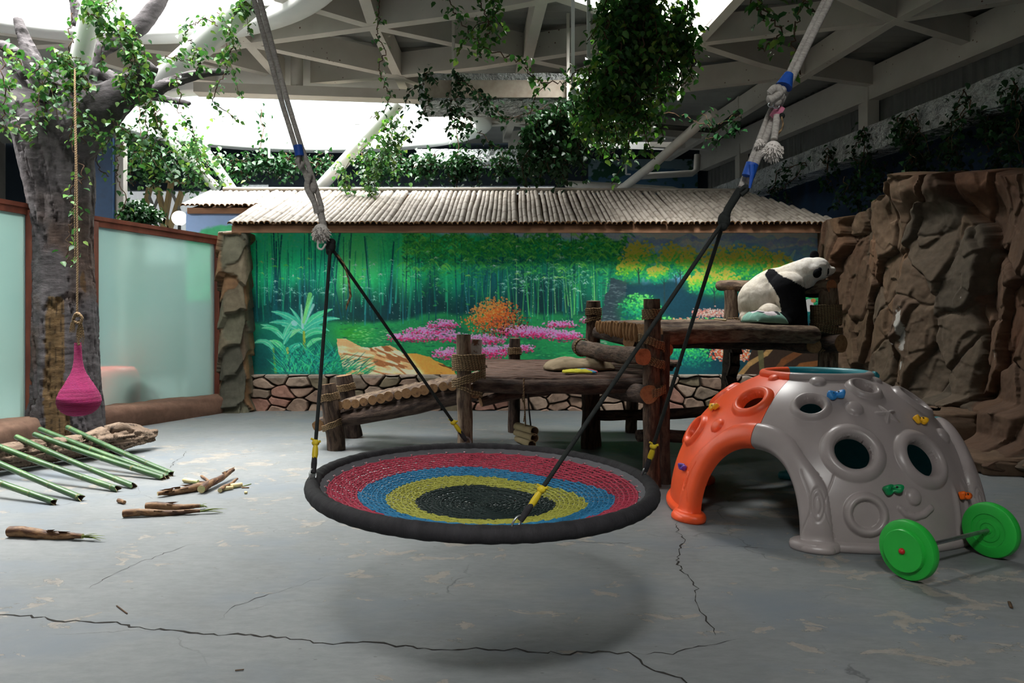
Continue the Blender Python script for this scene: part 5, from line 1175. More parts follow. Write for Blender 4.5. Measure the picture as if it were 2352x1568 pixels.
# ---- hanging bamboo tube toy
toy = thing('bamboo_tube_toy', 'three tied split bamboo tubes hanging under the lower platform', 'toy', P(1208, 1020, 7.6))
M_ctube = mat('dry_bamboo_tube', '8a7a58', 'a39370', scale=4, rough=.6, bmp=.1); M_cin = mat('bamboo_tube_inside', '3e2a1c', '50382a', scale=6, rough=.9, bmp=0)
for (x0, y0_, x1, y1_, r) in ((1188, 979, 1228, 990, .045), (1188, 993, 1228, 1006, .045), (1190, 1007, 1222, 1021, .043)):
    a_ = P(x0, y0_, 7.75); b_ = P(x1, y1_, 7.35); d = (b_ - a_).normalized(); s = d.orthogonal().normalized(); t = d.cross(s); mb = MB(); n = 22
    V0 = len(mb.v)
    for (p, rr) in ((a_, r), (b_, r), (b_, r * .86), (a_, r * .86)):
        for k in range(n + 1):
            an = 2 * math.pi * (.06 + .9 * k / n); mb.v.append(p + s * math.cos(an) * rr + t * math.sin(an) * rr); mb.t.append((0, 0, 0))
    for q in range(4):
        q2 = (q + 1) % 4
        for k in range(n): mb.f.append((q * (n + 1) + k, q * (n + 1) + k + 1, q2 * (n + 1) + k + 1, q2 * (n + 1) + k)); mb.m.append(1 if q == 2 else 0)
    mb.build('bamboo_tube', [M_ctube, M_cin], toy)
MB().tube([P(1203, 868, 6.78), P(1203, 900, 6.79), P(1206, 950, 7.1), P(1207, 978, 7.5)], .007, 6).build('cord', M_rope, toy)
MB().tube([P(1212, 890, 6.95), P(1215, 940, 7.1), P(1219, 978, 7.5)], .008, 6).build('cord', M_dark, toy)
MB().tube(smooth_path([P(1206, 890, 6.9), P(1200, 915, 7), P(1206, 935, 7), P(1203, 968, 7.1)], 4), .006, 6).build('frayed_cord', M_rope, toy)
# ---- things on the platforms
def cushion(c, sx, sy, h, name, m, lab, cat, rot=0, seed=1, parent=None, fold=.012, nn=56, colf=None, tiltz=0):
    u = np.linspace(-1, 1, nn); U_, V_ = np.meshgrid(u, u); k = (1 - np.abs(U_) ** 2.6) * (1 - np.abs(V_) ** 2.6); pin = 1 - .10 * (U_ ** 2) * (V_ ** 2); x = U_ * sx * pin * (1 - .05 * V_ ** 2); y = V_ * sy * pin * (1 - .05 * U_ ** 2)
    wr_ = fbm(U_ * 3 + seed, V_ * 3, seed, 4) - .5; zt = h * k ** .5 * (1 + .5 * (fbm(U_ * 1.5, V_ * 1.5, seed + 3, 3) - .5)) + fold * wr_ + .008; zb = np.full(zt.shape, .0) + .002; edge = np.maximum(np.abs(U_), np.abs(V_)) > .999; zt = np.where(edge, .012 + fold * (wr_ + .5), zt)
    cr, sr = math.cos(rot), math.sin(rot); A_ = np.stack([c[0] + x * cr - y * sr, c[1] + x * sr + y * cr, c[2] + zt + tiltz * x], -1).reshape(-1, 3); B_ = np.stack([c[0] + x * cr - y * sr, c[1] + x * sr + y * cr, c[2] + zb + tiltz * x], -1).reshape(-1, 3)
    f = grid_faces(nn, nn); f = np.concatenate([f, f[:, ::-1] + nn * nn]); col = None
    bd = [i for i in range(nn)] + [i * nn + nn - 1 for i in range(1, nn)] + [nn * nn - 1 - i for i in range(1, nn)] + [(nn - 1 - i) * nn for i in range(1, nn - 1)]
    sd = np.array([(bd[(i + 1) % len(bd)], bd[i], bd[i] + nn * nn, bd[(i + 1) % len(bd)] + nn * nn) for i in range(len(bd))]); f = np.concatenate([f, sd])
    if colf is not None: cc = colf(U_, V_, zt); col = np.concatenate([cc.reshape(-1, 3)] * 2)
    o = make(name, np.concatenate([A_, B_]), f, m, parent, True, None, col)
    if lab: tag(o, lab, cat)
    return o
M_burlap = mat('burlap', '7c6d56', '8a7b62', '6c5e48', scale=5, rough=.95, bmp=.5, bscale=120, dist=.003)
cushion((.70, 7.75, ZT + .012), .37, .26, .115, 'burlap_sack', M_burlap, 'brown burlap sack lying on the lower log platform', 'sack', .15, 4, fold=.03)
M_cloth = mat('knit_cloth', 'ffffff', 'e8e8e8', scale=30, rough=.95, bmp=.5, bscale=90, dist=.003, vcol=True)
def clc(U_, V_, z):
    y = np.array(lin('c9c23e')); b_ = np.array(lin('4484a8')); r_ = np.array(lin('b84454')); q = U_ * .8 + V_ * .5 + .3 * (fbm(U_ * 3, V_ * 3, 2) - .5)
    return np.where((q < .0)[..., None], y, np.where((q < .4)[..., None], b_, r_))
cushion((.655, 7.15, ZT + .014), .17, .10, .030, 'folded_cloth', M_cloth, 'small yellow, blue and red knitted cloth before the burlap sack', 'cloth', .0, 9, fold=.02, colf=clc)
def pilc(U_, V_, z):
    g_ = np.array(lin('86b5a4')) * np.ones(U_.shape + (1,)); wpt = (((U_ + .05) / .66) ** 2 + ((V_ + .05) / .82) ** 2 < 1); g_[wpt] = lin('d8ccd0')
    for (a, b, ra, rb_) in ((.42, -.5, .13, .26), (.38, .3, .13, .25), (-.45, -.35, .2, .3), (-.45, .4, .16, .3)): g_[((U_ - a) / ra) ** 2 + ((V_ - b) / rb_) ** 2 < 1] = lin('22262a')
    return g_
M_pil = mat('printed_cotton', 'ffffff', 'ececec', scale=12, rough=.9, bmp=.25, bscale=30, dist=.004, vcol=True)
pl_ = cushion((P(1760, 0, 7.75).x, 7.80, 1.445), .235, .15, .125, 'cushion', M_pil, 'mint green cushion with white and black patches beside the panda', 'cushion', .38, 12, fold=.02, colf=pilc, tiltz=-.05)
# splinter of cane near the rail
tag(MB().tube([P(1641, 733, 8.9), P(1668, 735, 8.8)], .014, 8).build('cane_piece', M_ctube), 'short pale piece of cane on the upper platform', 'cane')
# ================================================================== CLIMBING DOME
DC = V(2.39, 5.83, 0); DR = 1.12; DTOP = 1.05
PHT = math.asin(DTOP / DR)
def dome_hit(px, py, R=DR):
    d = V((px - CX) / F, 1, (HY - py) / F); o = V(0, 0, EYE) - DC; a = d.dot(d); b = 2 * o.dot(d); c = o.dot(o) - R * R; q = b * b - 4 * a * c
    if q < 0: t = -b / (2 * a); p = (o + d * t).normalized() * R
    else: p = o + d * ((-b - math.sqrt(q)) / (2 * a))
    return p.normalized()
def plastic(name, c, rough=.42):
    m, n, l, b = new_mat(name); v = coords(n, l, 'Object'); k = ramp(n, l, nz(n, l, v, 5, 6), [(.3, c), (.7, tuple(min(1, x * 1.06) for x in [int(c[i:i + 2], 16) / 255 for i in (0, 2, 4)]))])
    l.new(k, b.inputs['Base Color']); b.inputs['Roughness'].default_value = rough; b.inputs['Specular IOR Level'].default_value = .5; bump(n, l, nz(n, l, v, 260, 2), b, .06, .001); return m
M_grp = plastic('grey_plastic', '9a918f', .34); M_orp = plastic('orange_plastic', 'f0592a'); M_tep = plastic('teal_plastic', '177f8a')
ARC = [-138, -18, 102]
AW, AH, AT = .40, .60, .14      # half width, height of an arch opening, width of its rounded frame
holes = [(1862, 933, .078, .062), (1985, 893, .072, .058), (1960, 1037, .118, .092), (2120, 1052, .120, .092), (2097, 920, .10, .07), (1727, 920, .092, .074), (1598, 988, .088, .055)]
blind = [(1990, 1182, .082, .060)]
bumps = [(1878, 876, .058, .03), (1962, 938, .062, .035), (2012, 874, .045, .025), (2166, 1000, .058, .032), (2098, 1141, .055, .030), (1779, 868, .048, .026), (1648, 977, .060, .032), (1668, 900, .04, .02), (1765, 850, .02, .005)]
HL = [(Vector(dome_hit(x, y)), r, w_) for x, y, r, w_ in holes]; BL = [(Vector(dome_hit(x, y)), r, w_) for x, y, r, w_ in blind]; BP = [(Vector(dome_hit(x, y)), r, h) for x, y, r, h in bumps]
rr_ = random.Random(3)
for az in (15, 45, 75, 120, 150):
    for el in (28, 50):
        a_, e_ = math.radians(az + rr_.uniform(-6, 6)), math.radians(el); HL.append((V(math.cos(a_) * math.cos(e_), math.sin(a_) * math.cos(e_), math.sin(e_)), .09, .07)) if abs(((az - 102 + 180) % 360) - 180) > 30 or el > 45 else None
STAR = Vector(dome_hit(2038, 952)); SM = [Vector(dome_hit(x, y)) for x, y in ((2068, 1168), (2080, 1181), (2100, 1188), (2122, 1182), (2138, 1167))]
KN = [(Vector(dome_hit(1878, 1160)), 1.0), (Vector(dome_hit(1588, 1105)), .7), (Vector(dome_hit(2237, 1150)), .8)]
def arch_f(az, z, x, y):
    """signed distance-like value to the nearest arch opening: negative inside"""
    best = np.full(az.shape, 9.)
    for a in ARC:
        c, s = math.cos(math.radians(a)), math.sin(math.radians(a)); fwd = x * c + y * s; lat = -x * s + y * c
        q = ((np.abs(lat) / AW) ** 2.3 + (np.maximum(z, 0) / AH) ** 2.3) ** (1 / 2.3); f = (q - 1) * (.46 + .12 * np.clip(z / AH, 0, 1)); f = np.where(fwd > 0, f, 9.)
        best = np.minimum(best, f)
    return best
def dome_eval(az, el):
    ux, uy, uz = np.cos(az) * np.cos(el), np.sin(az) * np.cos(el), np.sin(el); x, y, z = ux * DR, uy * DR, uz * DR
    f = arch_f(az, z, x, y); h = np.zeros(az.shape)
    at = AT + .075 * sst(.60, .36, z); t = np.clip(f / at, 0, 1); h += .055 * np.sqrt(np.clip(1 - np.abs(2 * t - 1) ** 2.4, 0, 1)) * (f < at) * (f > -.02)
    cut = f.copy()
    for p, r, w_ in HL:
        d = np.sqrt((x - p.x * DR) ** 2 + (y - p.y * DR) ** 2 + (z - p.z * DR) ** 2) - r; t = np.clip(d / w_, 0, 1); h = np.maximum(h, .033 * np.sin(np.pi * t ** .8) ** .75 * (d < w_)); h -= .03 * sst(.012, -.01, d); cut = np.minimum(cut, d)
    for p, r, w_ in BL:
        d = np.sqrt((x - p.x * DR) ** 2 + (y - p.y * DR) ** 2 + (z - p.z * DR) ** 2) - r; t = np.clip(d / w_, 0, 1); h = np.maximum(h, .033 * np.sin(np.pi * t ** .8) ** .75 * (d < w_) * (d > 0)); h = np.where(d < 0, -.06 * sst(0, -.02, d), h)
    for p, r, hh in BP:
        d = np.sqrt((x - p.x * DR) ** 2 + (y - p.y * DR) ** 2 + (z - p.z * DR) ** 2) / r; h = np.maximum(h, hh * np.sqrt(np.clip(1 - d ** 2.2, 0, 1)))
    # star
    e1 = STAR.cross(V(0, 0, 1)).normalized(); e2 = STAR.cross(e1).normalized(); dx = (x - STAR.x * DR); dy = (y - STAR.y * DR); dz = (z - STAR.z * DR); a = dx * e1.x + dy * e1.y + dz * e1.z; b = dx * e2.x + dy * e2.y + dz * e2.z
    r = np.hypot(a, b); th = np.arctan2(b, a) + .25; k = np.cos(th * 5) ; rs = .028 + .065 * np.clip((k + 1) / 2, 0, 1) ** 1.35; h = np.maximum(h, .030 * np.clip(1 - r / rs, 0, 1) ** .8)
    dm = np.full(az.shape, 9.)
    for p, q in zip(SM[:-1], SM[1:]):
        A_ = p * DR; B_ = q * DR; D = B_ - A_; tt = np.clip(((x - A_.x) * D.x + (y - A_.y) * D.y + (z - A_.z) * D.z) / D.dot(D), 0, 1); dm = np.minimum(dm, np.sqrt((x - A_.x - tt * D.x) ** 2 + (y - A_.y - tt * D.y) ** 2 + (z - A_.z - tt * D.z) ** 2))
    h = np.maximum(h, .017 * np.sqrt(np.clip(1 - (dm / .021) ** 2, 0, 1)))
    # engraved wood knots on the legs
    for p, s in KN:
        g1 = V(0, 0, 1).cross(p).normalized(); dx = x - p.x * DR; dy = y - p.y * DR; lat = (dx * g1.x + dy * g1.y) / s; dz = (z - p.z * DR) / s
        for (ra, rb_) in ((.020, .052), (.040, .096)):
            q = np.sqrt((lat / ra) ** 2 + (dz / rb_) ** 2); h -= .006 * np.exp(-((q - 1) * ra / .0045) ** 2)
        for o_ in (-.07, .072):
            h -= .006 * np.exp(-((lat - o_ + .03 * np.cos(dz * 14) * np.sign(o_)) / .0045) ** 2) * (np.abs(dz) < .2)
    # flared foot all round and vertical folds beside the right arch
    h += .032 * np.sqrt(np.clip(1 - ((z - .028) / .034) ** 2, 0, 1)) * (f > -.01) + .03 * sst(.10, .0, z) * (f < AT * 1.6)
    azd = np.degrees(az); 
    for a0 in (-60, -54):
        h += .015 * np.exp(-((azd - a0 - 8 * (z - .2)) / 1.1) ** 2) * sst(.42, .30, z) * sst(.03, .06, z)
    return x, y, z, h, cut
def dome_panel(a0, a1, m, name, lab):
    na = int((a1 - a0) * 4.2); ne = 250; az = np.radians(np.linspace(a0 + .12, a1 - .12, na)); el = np.linspace(0.0, PHT, ne); AZ, EL = np.meshgrid(az, el)
    ha = az[1] - az[0]; he = el[1] - el[0]
    for _ in range(2):
        x, y, z, h, c = dome_eval(AZ, EL); e = 1e-4; ca = (dome_eval(AZ + e, EL)[4] - c) / e; ce = (dome_eval(AZ, EL + e)[4] - c) / e
        g2_ = ca ** 2 + ce ** 2 + 1e-9; da = -c * ca / g2_; de = -c * ce / g2_; near = (np.abs(da) < ha * .62) & (np.abs(de) < he * .62)
        near[:, 0] = near[:, -1] = False; near[0, :] = False; near[-1, :] = False; AZ = np.where(near, AZ + da, AZ); EL = np.where(near, EL + de, EL)
    x, y, z, h, c = dome_eval(AZ, EL); k = (DR + h) / DR
    X_ = x * k; Y_ = y * k; Z_ = np.maximum(z + (k - 1) * z, 0); Vv = np.stack([X_ + DC.x, Y_ + DC.y, Z_], -1).reshape(-1, 3); f = grid_faces(ne, na); cm = c.ravel()[f].mean(1); f = f[cm > 0][:, ::1]
    used = np.unique(f); mp_ = -np.ones(len(Vv), int); mp_[used] = np.arange(len(used)); f = mp_[f]; Vv = Vv[used]
    D3 = np.array(DC); U3 = Vv - D3; ln = np.linalg.norm(U3, axis=1)[:, None]; inn = D3 + U3 / ln * np.minimum(ln - .03, DR - .045); inn[:, 2] = np.maximum(inn[:, 2], 0); nV = len(Vv)
    ed = np.concatenate([f[:, [0, 1]], f[:, [1, 2]], f[:, [2, 3]], f[:, [3, 0]]]); key = np.sort(ed, 1); kk = key[:, 0].astype(np.int64) * nV + key[:, 1]; un, ix, ct = np.unique(kk, return_index=True, return_counts=True); be = ed[ix[ct == 1]]
    f = np.concatenate([f, f[:, ::-1] + nV, np.stack([be[:, 1], be[:, 0], be[:, 0] + nV, be[:, 1] + nV], -1)]); Vv = np.concatenate([Vv, inn])
    o = make(name, Vv, f, m, dome, True)
    try: o.data.set_sharp_from_angle(angle=math.radians(60))
    except Exception: pass
    if lab: o['label'] = lab
    for az_ in (a0 + 25.5, a1 - 25.5):
        r_ = math.radians(az_); c = DC + V(math.cos(r_), math.sin(r_), 0) * 1.115; tg = V(-math.sin(r_), math.cos(r_), 0); rd = V(math.cos(r_), math.sin(r_), 0); b = MB(); n = 40
        prof_ = [(0, 0), (.97, 0), (1.0, .012), (1.02, .03), (.98, .05), (.88, .062), (.72, .066), (.0, .066)]
        for q, h_ in prof_:
            for k in range(n): a = 2 * math.pi * k / n; b.v.append(c + tg * (math.cos(a) * .155 * q) + rd * (math.sin(a) * .105 * q) + V(0, 0, h_)); b.t.append((0, 0, 0))
        for i in range(len(prof_) - 1):
            for k in range(n): k2 = (k + 1) % n; b.f.append((i * n + k, i * n + k2, (i + 1) * n + k2, (i + 1) * n + k)); b.m.append(0)
        b.build('foot', m, o)
    return o
dome = thing('climbing_dome', 'large hollow plastic play dome, orange, grey and teal, with round holes', 'climbing dome', DC)
dome_panel(-138, -18, M_grp, 'shell_panel', 'grey shell panel with star and smile'); dome_panel(102, 222, M_orp, 'shell_panel', 'orange shell panel'); dome_panel(-18, 102, M_tep, 'shell_panel', 'teal shell panel')
# rounded lip of the top opening, one third per panel
RT = DR * math.cos(PHT)
for a0, a1, m in ((-138, -18, M_grp), (102, 222, M_orp), (-18, 102, M_tep)):
    pts = [DC + V(math.cos(math.radians(a)) * (RT - .005), math.sin(math.radians(a)) * (RT - .005), DTOP + .005) for a in np.linspace(a0, a1, 30)]
    MB().tube(pts, .036, 12).build('top_lip', m, dome)
MB().lathe([(0, 0), (RT - .02, 0), (RT - .02, .012), (0, .012)], DC + V(0, 0, DTOP - .05), n=64).build('added_lid', M_tep, dome, False)  # lid added to block light from above, so the dome's inside stays dark
# climbing holds
def hold(px, py, m, s, lab, spin=0):
    p = Vector(dome_hit(px, py)); c = DC + p * (DR + .012); e1 = V(0, 0, 1).cross(p).normalized(); e2 = p.cross(e1); cr, sr = math.cos(spin), math.sin(spin); u = e1 * cr + e2 * sr; v = e2 * cr - e1 * sr
    mb = MB(); n = 40; lv = [(1.0, 0), (1.02, .35), (.9, .62), (.55, .55), (.2, .42), (.0, .40)]; b0 = 0
    for (k, h) in lv:
        for i in range(n):
            a = 2 * math.pi * i / n; ra = (.043 + .010 * math.cos(2 * a) + .006 * math.cos(3 * a + 1) - .014 * math.exp(-((a - 1.57) / .45) ** 2) + .006 * math.sin(5 * a)) * s; hh = h * .05 * s * (1 + .35 * math.cos(a * 2 + .5)) 
            mb.v.append(c + u * (math.cos(a) * ra * k * 1.15) + v * (math.sin(a) * ra * k * .9) + p * hh); mb.t.append((0, 0, 0))
    for j in range(len(lv) - 1):
        for i in range(n): i2 = (i + 1) % n; mb.f.append((j * n + i, j * n + i2, (j + 1) * n + i2, (j + 1) * n + i)); mb.m.append(0)
    o = mb.build('climbing_hold', m, dome); o['label'] = lab
    for d_ in (-.02, .02): MB().lathe([(0, .003), (.0075, .003), (.0085, 0)], c + u * d_ * s + v * .004 + p * .028 * s, p, 12).build('bolt', M_dark, o)
hold(1645, 938, plastic('yellow_hold', 'f2b41c'), .9, 'yellow climbing hold on the orange panel', .3); hold(1574, 1073, plastic('purple_hold', '5a2f96'), .85, 'purple climbing hold'); hold(1919, 912, plastic('blue_hold', '2f86cc'), 1.05, 'blue climbing hold', .25)
hold(2108, 968, plastic('yellow_hold', 'f2b41c'), .95, 'yellow climbing hold on the grey panel', -.3); hold(2046, 1123, plastic('green_hold', '0f8f52'), 1.05, 'green climbing hold', .1); hold(2207, 1137, plastic('orange_hold', 'f06a1c'), .9, 'small orange climbing hold', -.2)
hold(2006, 866, M_tep, .9, 'teal climbing hold')
# ================================================================== GREEN TOY BARBELL
M_grn = plastic('green_plastic', '23a83a', .38); M_red = plastic('red_plastic_cap', 'b01c1c'); M_steel = mat('scuffed_steel', '8f9394', 'b0b4b5', scale=12, rough=.35, metal=.9, bmp=.05)
c1 = V(2.275, 4.245, .172); c2 = V(3.0, 4.64, .172); ax = (c2 - c1).normalized()
bar_ = thing('toy_barbell', 'green plastic toy barbell leaning on the floor before the dome', 'barbell', ((c1.x + c2.x) / 2, (c1.y + c2.y) / 2, 0))
MB().tube([c1 + ax * .02, c2 - ax * .02], .0125, 16).build('bar', M_steel, bar_)
def disc(c, d, lab):
    R_ = .17; prof = [(0, -.034), (.02, -.034), (.022, -.028), (.045, -.028), (.048, -.034), (.07, -.032), (.073, -.027), (.10, -.027), (.103, -.033), (.155, -.030), (.165, -.024), (R_, -.012), (R_, .018), (.165, .030), (.16, .033), (.124, .033), (.122, .036), (.122, .052), (.117, .060), (.0, .060)]
    o = MB().lathe(prof, c, d, 72).build('weight_disc', M_grn, bar_, True); o['label'] = lab
    try: o.data.set_sharp_from_angle(angle=math.radians(35))
    except Exception: pass
    MB().ell(c + Vector(d) * .062, (.018, .018, .018), nu=18, nv=10).build('red_cap', M_red, o); return o
disc(c1, -ax, 'near green disc with a red cap'); disc(c2, ax, 'far green disc seen from inside')
# ================================================================== ROUND NET SWING
SWC = V(-.125, 3.30, .768); SR = .74
ex = V(1, 0, -.028).normalized(); ey = V(0, 1, .022).normalized(); ez = ex.cross(ey)
def SW(r, a, h=0): return SWC + ex * (math.cos(a) * r) + ey * (math.sin(a) * r) + ez * h
swing = thing('net_swing', 'large round swing with rainbow woven net and black padded rim', 'swing', SWC)
def fabric(name, a, b):
    return mat(name, a, b, scale=9, rough=.75, bmp=.5, bscale=20, coord='tc', stretch=(1, 1, 3), dist=.01)
M_rim = fabric('black_rim_sleeve', '1c1b1e', '2b2a2d'); M_flap = fabric('grey_flap', '4e4e52', '5f6064')
N = 260; mb = MB(); V0 = []
for i in range(N):
    a = 2 * math.pi * i / N; 
    for k in range(18):
        b = 2 * math.pi * k / 18; cr_ = .033 * (1 + .045 * mnoise.noise(V(a * 26 + math.cos(b) * 1.2, math.sin(b) * 2, a * 3)) + .03 * math.sin(a * 61 + b)); mb.v.append(SW(SR + math.cos(b) * cr_, a, math.sin(b) * cr_)); mb.t.append((math.cos(b) * .03, math.sin(b) * .03, a * SR))
for i in range(N):
    for k in range(18): k2 = (k + 1) % 18; j = (i + 1) % N; mb.f.append((i * 18 + k, i * 18 + k2, j * 18 + k2, j * 18 + k)); mb.m.append(0)
mb.build('padded_rim', M_rim, swing, True, SWC)
fr, ff_ = [], []
for i in range(N):
    a = 2 * math.pi * i / N
    for k in range(5): t = k / 4; fr.append(tuple(SW(SR - .022 - .042 * t, a, .012 - .012 * t + .003 * math.sin(a * 90) * t - .02 * t)))
make('lacing_flap', fr, [(i * 5 + k, i * 5 + k + 1, ((i + 1) % N) * 5 + k + 1, ((i + 1) % N) * 5 + k) for i in range(N) for k in range(4)], M_flap, swing, True, None, None, SWC).modifiers.new('t', 'SOLIDIFY').thickness = .003
M_eye = mat('nickel_eyelet', 'c8c8c8', rough=.3, metal=.9, bmp=0); NE = 44
ey0 = None
for i in range(NE):
    a = 2 * math.pi * (i + .3) / NE; c = SW(SR - .050, a, -.006)
    if ey0 is None:
        pts = [SW(SR - .058 + .0068 * math.cos(q), a, .004) + (ey * (math.sin(q) * .0068) if True else 0) for q in np.linspace(0, 2 * math.pi, 12, endpoint=False)]; pts = [c + ex * (.0068 * math.cos(q)) + ey * (.0068 * math.sin(q)) for q in np.linspace(0, 2 * math.pi, 12, endpoint=False)]
        ey0 = MB().tube(pts, .0022, 6, closed=True).build('eyelet', M_eye, swing, True, c)
    else: o = ey0.copy(); COL.objects.link(o); o.location = c - WL[swing.name]
# net: rings of cord joined by zigzag cord
def cord_mat(name, a, b): return mat(name, a, b, scale=40, rough=.7, bmp=.4, bscale=300, dist=.002, spec=.3)
MC = {'red': cord_mat('red_cord', '902a3c', 'b03c52'), 'blue': cord_mat('blue_cord', '1d6289', '2f7ea8'), 'yellow': cord_mat('yellow_cord', '8c8d36', 'a9aa4c'), 'dark': cord_mat('dark_cord', '0f1d1c', '1c2c2a')}
RN = np.concatenate([[.006], np.arange(.028, SR - .070, .0212)]); RN = np.append(RN, SR - .063)
def sag(r): return -.085 * (1 - (r / (SR - .07)) ** 2) - .016
def bandof(r, a):
    w_ = 1 + .07 * math.cos(2 * a + .4) + .05 * math.cos(3 * a + 1)
    r = r / w_
    return 'dark' if r < .295 else ('yellow' if r < .415 else ('blue' if r < .525 else 'red'))
def net_pt(ri, a): r = RN[min(ri, len(RN) - 1)]; return SW(r, a + .012 * math.sin(ri * 2.1), sag(r) + .0022 * math.sin(a * 40 + ri * 1.3)) + V(-.012 * math.cos(a) * (1 - r / SR), -.02 * (1 - r / SR), 0)
bands_ = {k: MB() for k in MC}
for ri, r in enumerate(RN):
    seg = max(16, int(r * 190)) ; cur = None; run = []
    for i in range(seg + 1):
        a = 2 * math.pi * i / seg; b = bandof(r, a); p = net_pt(ri, a)
        if cur is None: cur = b
        run.append(p)
        if b != cur or i == seg:
            if len(run) > 1: bands_[cur].tube(run, .0046, 5, False)
            run = [p]; cur = b
    if ri + 1 < len(RN):
        r2 = RN[ri + 1]; nk = max(8, int(2 * math.pi * (r + r2) / 2 / .034))
        for i in range(nk):
            a = 2 * math.pi * (i + .5 * (ri % 2)) / nk; da = math.pi / nk; b = bandof((r + r2) / 2, a)
            bands_[b].tube([net_pt(ri, a - da * .9), net_pt(ri + 1, a), net_pt(ri, a + da * .9)], .0034, 4, False)
for k, b in bands_.items(): o = b.build('net_band', MC[k], swing, True, SWC); o['label'] = {'red': 'outer red net band', 'blue': 'blue net band', 'yellow': 'yellow green net band', 'dark': 'black net centre'}[k]
lc = MB()
for i in range(NE):
    a = 2 * math.pi * (i + .3) / NE; lc.tube([SW(SR - .050, a, -.004), SW(SR - .070, a + .02, -.014)], .003, 4, False)
lc.build('lacing', MC['red'], swing, True, SWC)['kind'] = 'stuff'
# hanging ropes
M_brope = mat('black_rope', '101312', '1c211f', scale=60, rough=.8, bmp=.4, bscale=200, dist=.002); M_wrope = mat('white_rope', '8f8a84', 'b5b0a9', scale=50, coord='tc', stretch=(1, 1, 3), rough=.85, bmp=.5, bscale=160, dist=.003)
M_ytape = mat('yellow_tape', 'b8a01c', 'cdb62c', scale=8, rough=.5, bmp=.2); M_btape = mat('blue_tape', '14408f', '1c4fa8', scale=8, rough=.5, bmp=.2); M_pink = mat('pink_tape', 'c0708a', rough=.6, bmp=.1)
KL = P(759, 566, 3.6); KR = P(1663, 506, 3.0)
# attachment points: solve on the rim from their pixel column
def rim_at(a): return SW(SR, a, .03)
aL = math.radians(190); aB = math.radians(99); aR = math.radians(8); aF = math.radians(-79)
for (k, a, sd) in ((KL, aL, 1), (KL, aB, 1), (KR, aR, 1), (KR, aF, 1)):
    e = rim_at(a); d = (k - e).normalized()
    ring = [e + V(0, 0, .012) + d * (.026 * math.cos(q)) + d.orthogonal().normalized() * (.016 * math.sin(q)) for q in np.linspace(0, 6.283, 16, endpoint=False)]
    MB().tube(ring, .004, 8, closed=True).build('steel_shackle', M_steel, swing)
    MB().tube([e + d * .02, e + d * .06, e + d * .09], [.011, .013, .011], 10).build('loop_strap', M_rim, swing)
    MB().tube([e + d * .075, e + d * .10, e + d * .125, e + d * .145], [.009, .013, .012, .008], 9, wob=.5).build('yellow_tape', M_ytape, swing)
    kn = MB(); kn.ell(e + d * .152, (.017, .015, .015)); kn.tube([e + d * .15, e + d * .15 + V(.022, -.01, .01)], .006, 6); kn.tube([e + d * .16, e + d * .16 + V(-.02, -.005, .012)], .005, 6); kn.build('tape_knot', M_ytape, swing)
    MB().tube([e + d * .15, e.lerp(k, .4), e.lerp(k, .7), k], .0085, 8).build('black_rope', M_brope, swing)
for k in (KL, KR):
    kb = MB(); s = (KR - KL).normalized(); kb.ell(k, (.026, .022, .034)).ell(k + V(.006, 0, .02), (.02, .02, .02)).ell(k + V(-.004, -.005, -.024), (.017, .017, .02)); kb.build('rope_knot', M_brope, swing)
# left upper rope: twin white ropes to the truss
TL = V(P(590, 0, 3.45).x, 3.45, P(590, 0, 3.45).z); dL = (TL - KL); topL = KL + dL * ((5.5 - KL.z) / dL.z); off = V(.013, 0, .006)
MB().tube([KL, P(753, 550, 3.6), P(748, 540, 3.6)], .010, 8).build('black_rope', M_brope, swing)
pL = [P(733, 480, 3.58), P(715, 420, 3.56), P(686, 340, 3.53), P(655, 240, 3.5), P(622, 120, 3.47), P(590, 0, 3.45), topL]
MB().tube([p + off for p in pL], .0125, 10).build('grey_rope', M_wrope, swing); MB().tube([p - off + V(0, .01, 0) for p in pL], .0125, 10).build('grey_rope', M_wrope, swing)
MB().tube([P(745, 530, 3.58), P(738, 500, 3.57), P(733, 480, 3.57)], .018, 10, wob=.4).tube(smooth_path([P(728, 490, 3.55), P(722, 465, 3.54), P(705, 430, 3.53), P(712, 400, 3.53)], 4), .014, 8).ell(P(733, 481, 3.56), (.026, .02, .018)).ell(P(718, 432, 3.55), (.020, .018, .028)).build('knot', M_wrope, swing)
MB().tube([P(688, 348, 3.52), P(683, 372, 3.52), P(690, 388, 3.52), P(697, 372, 3.52)], .011, 8).build('side_loop', M_wrope, swing); MB().tube([P(684, 334, 3.52), P(688, 358, 3.52)], .022, 12).build('blue_tape', M_btape, swing)
def tuft(c, r, n, nm, seed):
    rng = np.random.RandomState(seed); mb = MB()
    for _ in range(n):
        d = V(*rng.normal(0, 1, 3)).normalized(); d.z = d.z * .9 - .15; m_ = c + d * r * .6; e = c + d * r * rng.uniform(.8, 1.1) + V(0, 0, -.25 * r); mb.tube([c, m_, e], [.005, .004, .0015], 4, False)
    mb.ell(c, r * .75); return mb.build(nm, M_tuft, swing)
M_tuft = mat('frayed_cotton', 'c9c2bb', 'e0dad4', scale=40, rough=1, bmp=.4, bscale=120, dist=.004)
tuft(P(737, 530, 3.55), .047, 340, 'frayed_tuft', 4); MB().tube(smooth_path([P(732, 552, 3.54), P(730, 568, 3.54), P(740, 572, 3.54), P(748, 560, 3.54)], 5), .005, 6).build('loose_end', M_tuft, swing)
MB().tube([P(775, 585, 3.6), P(790, 605, 3.61), P(800, 640, 3.6), P(805, 680, 3.6), P(797, 700, 3.6), P(795, 712, 3.6)], [.006, .004, .004, .006, .005, .002], 6, wob=.4).build('loose_cord', M_rope, swing)
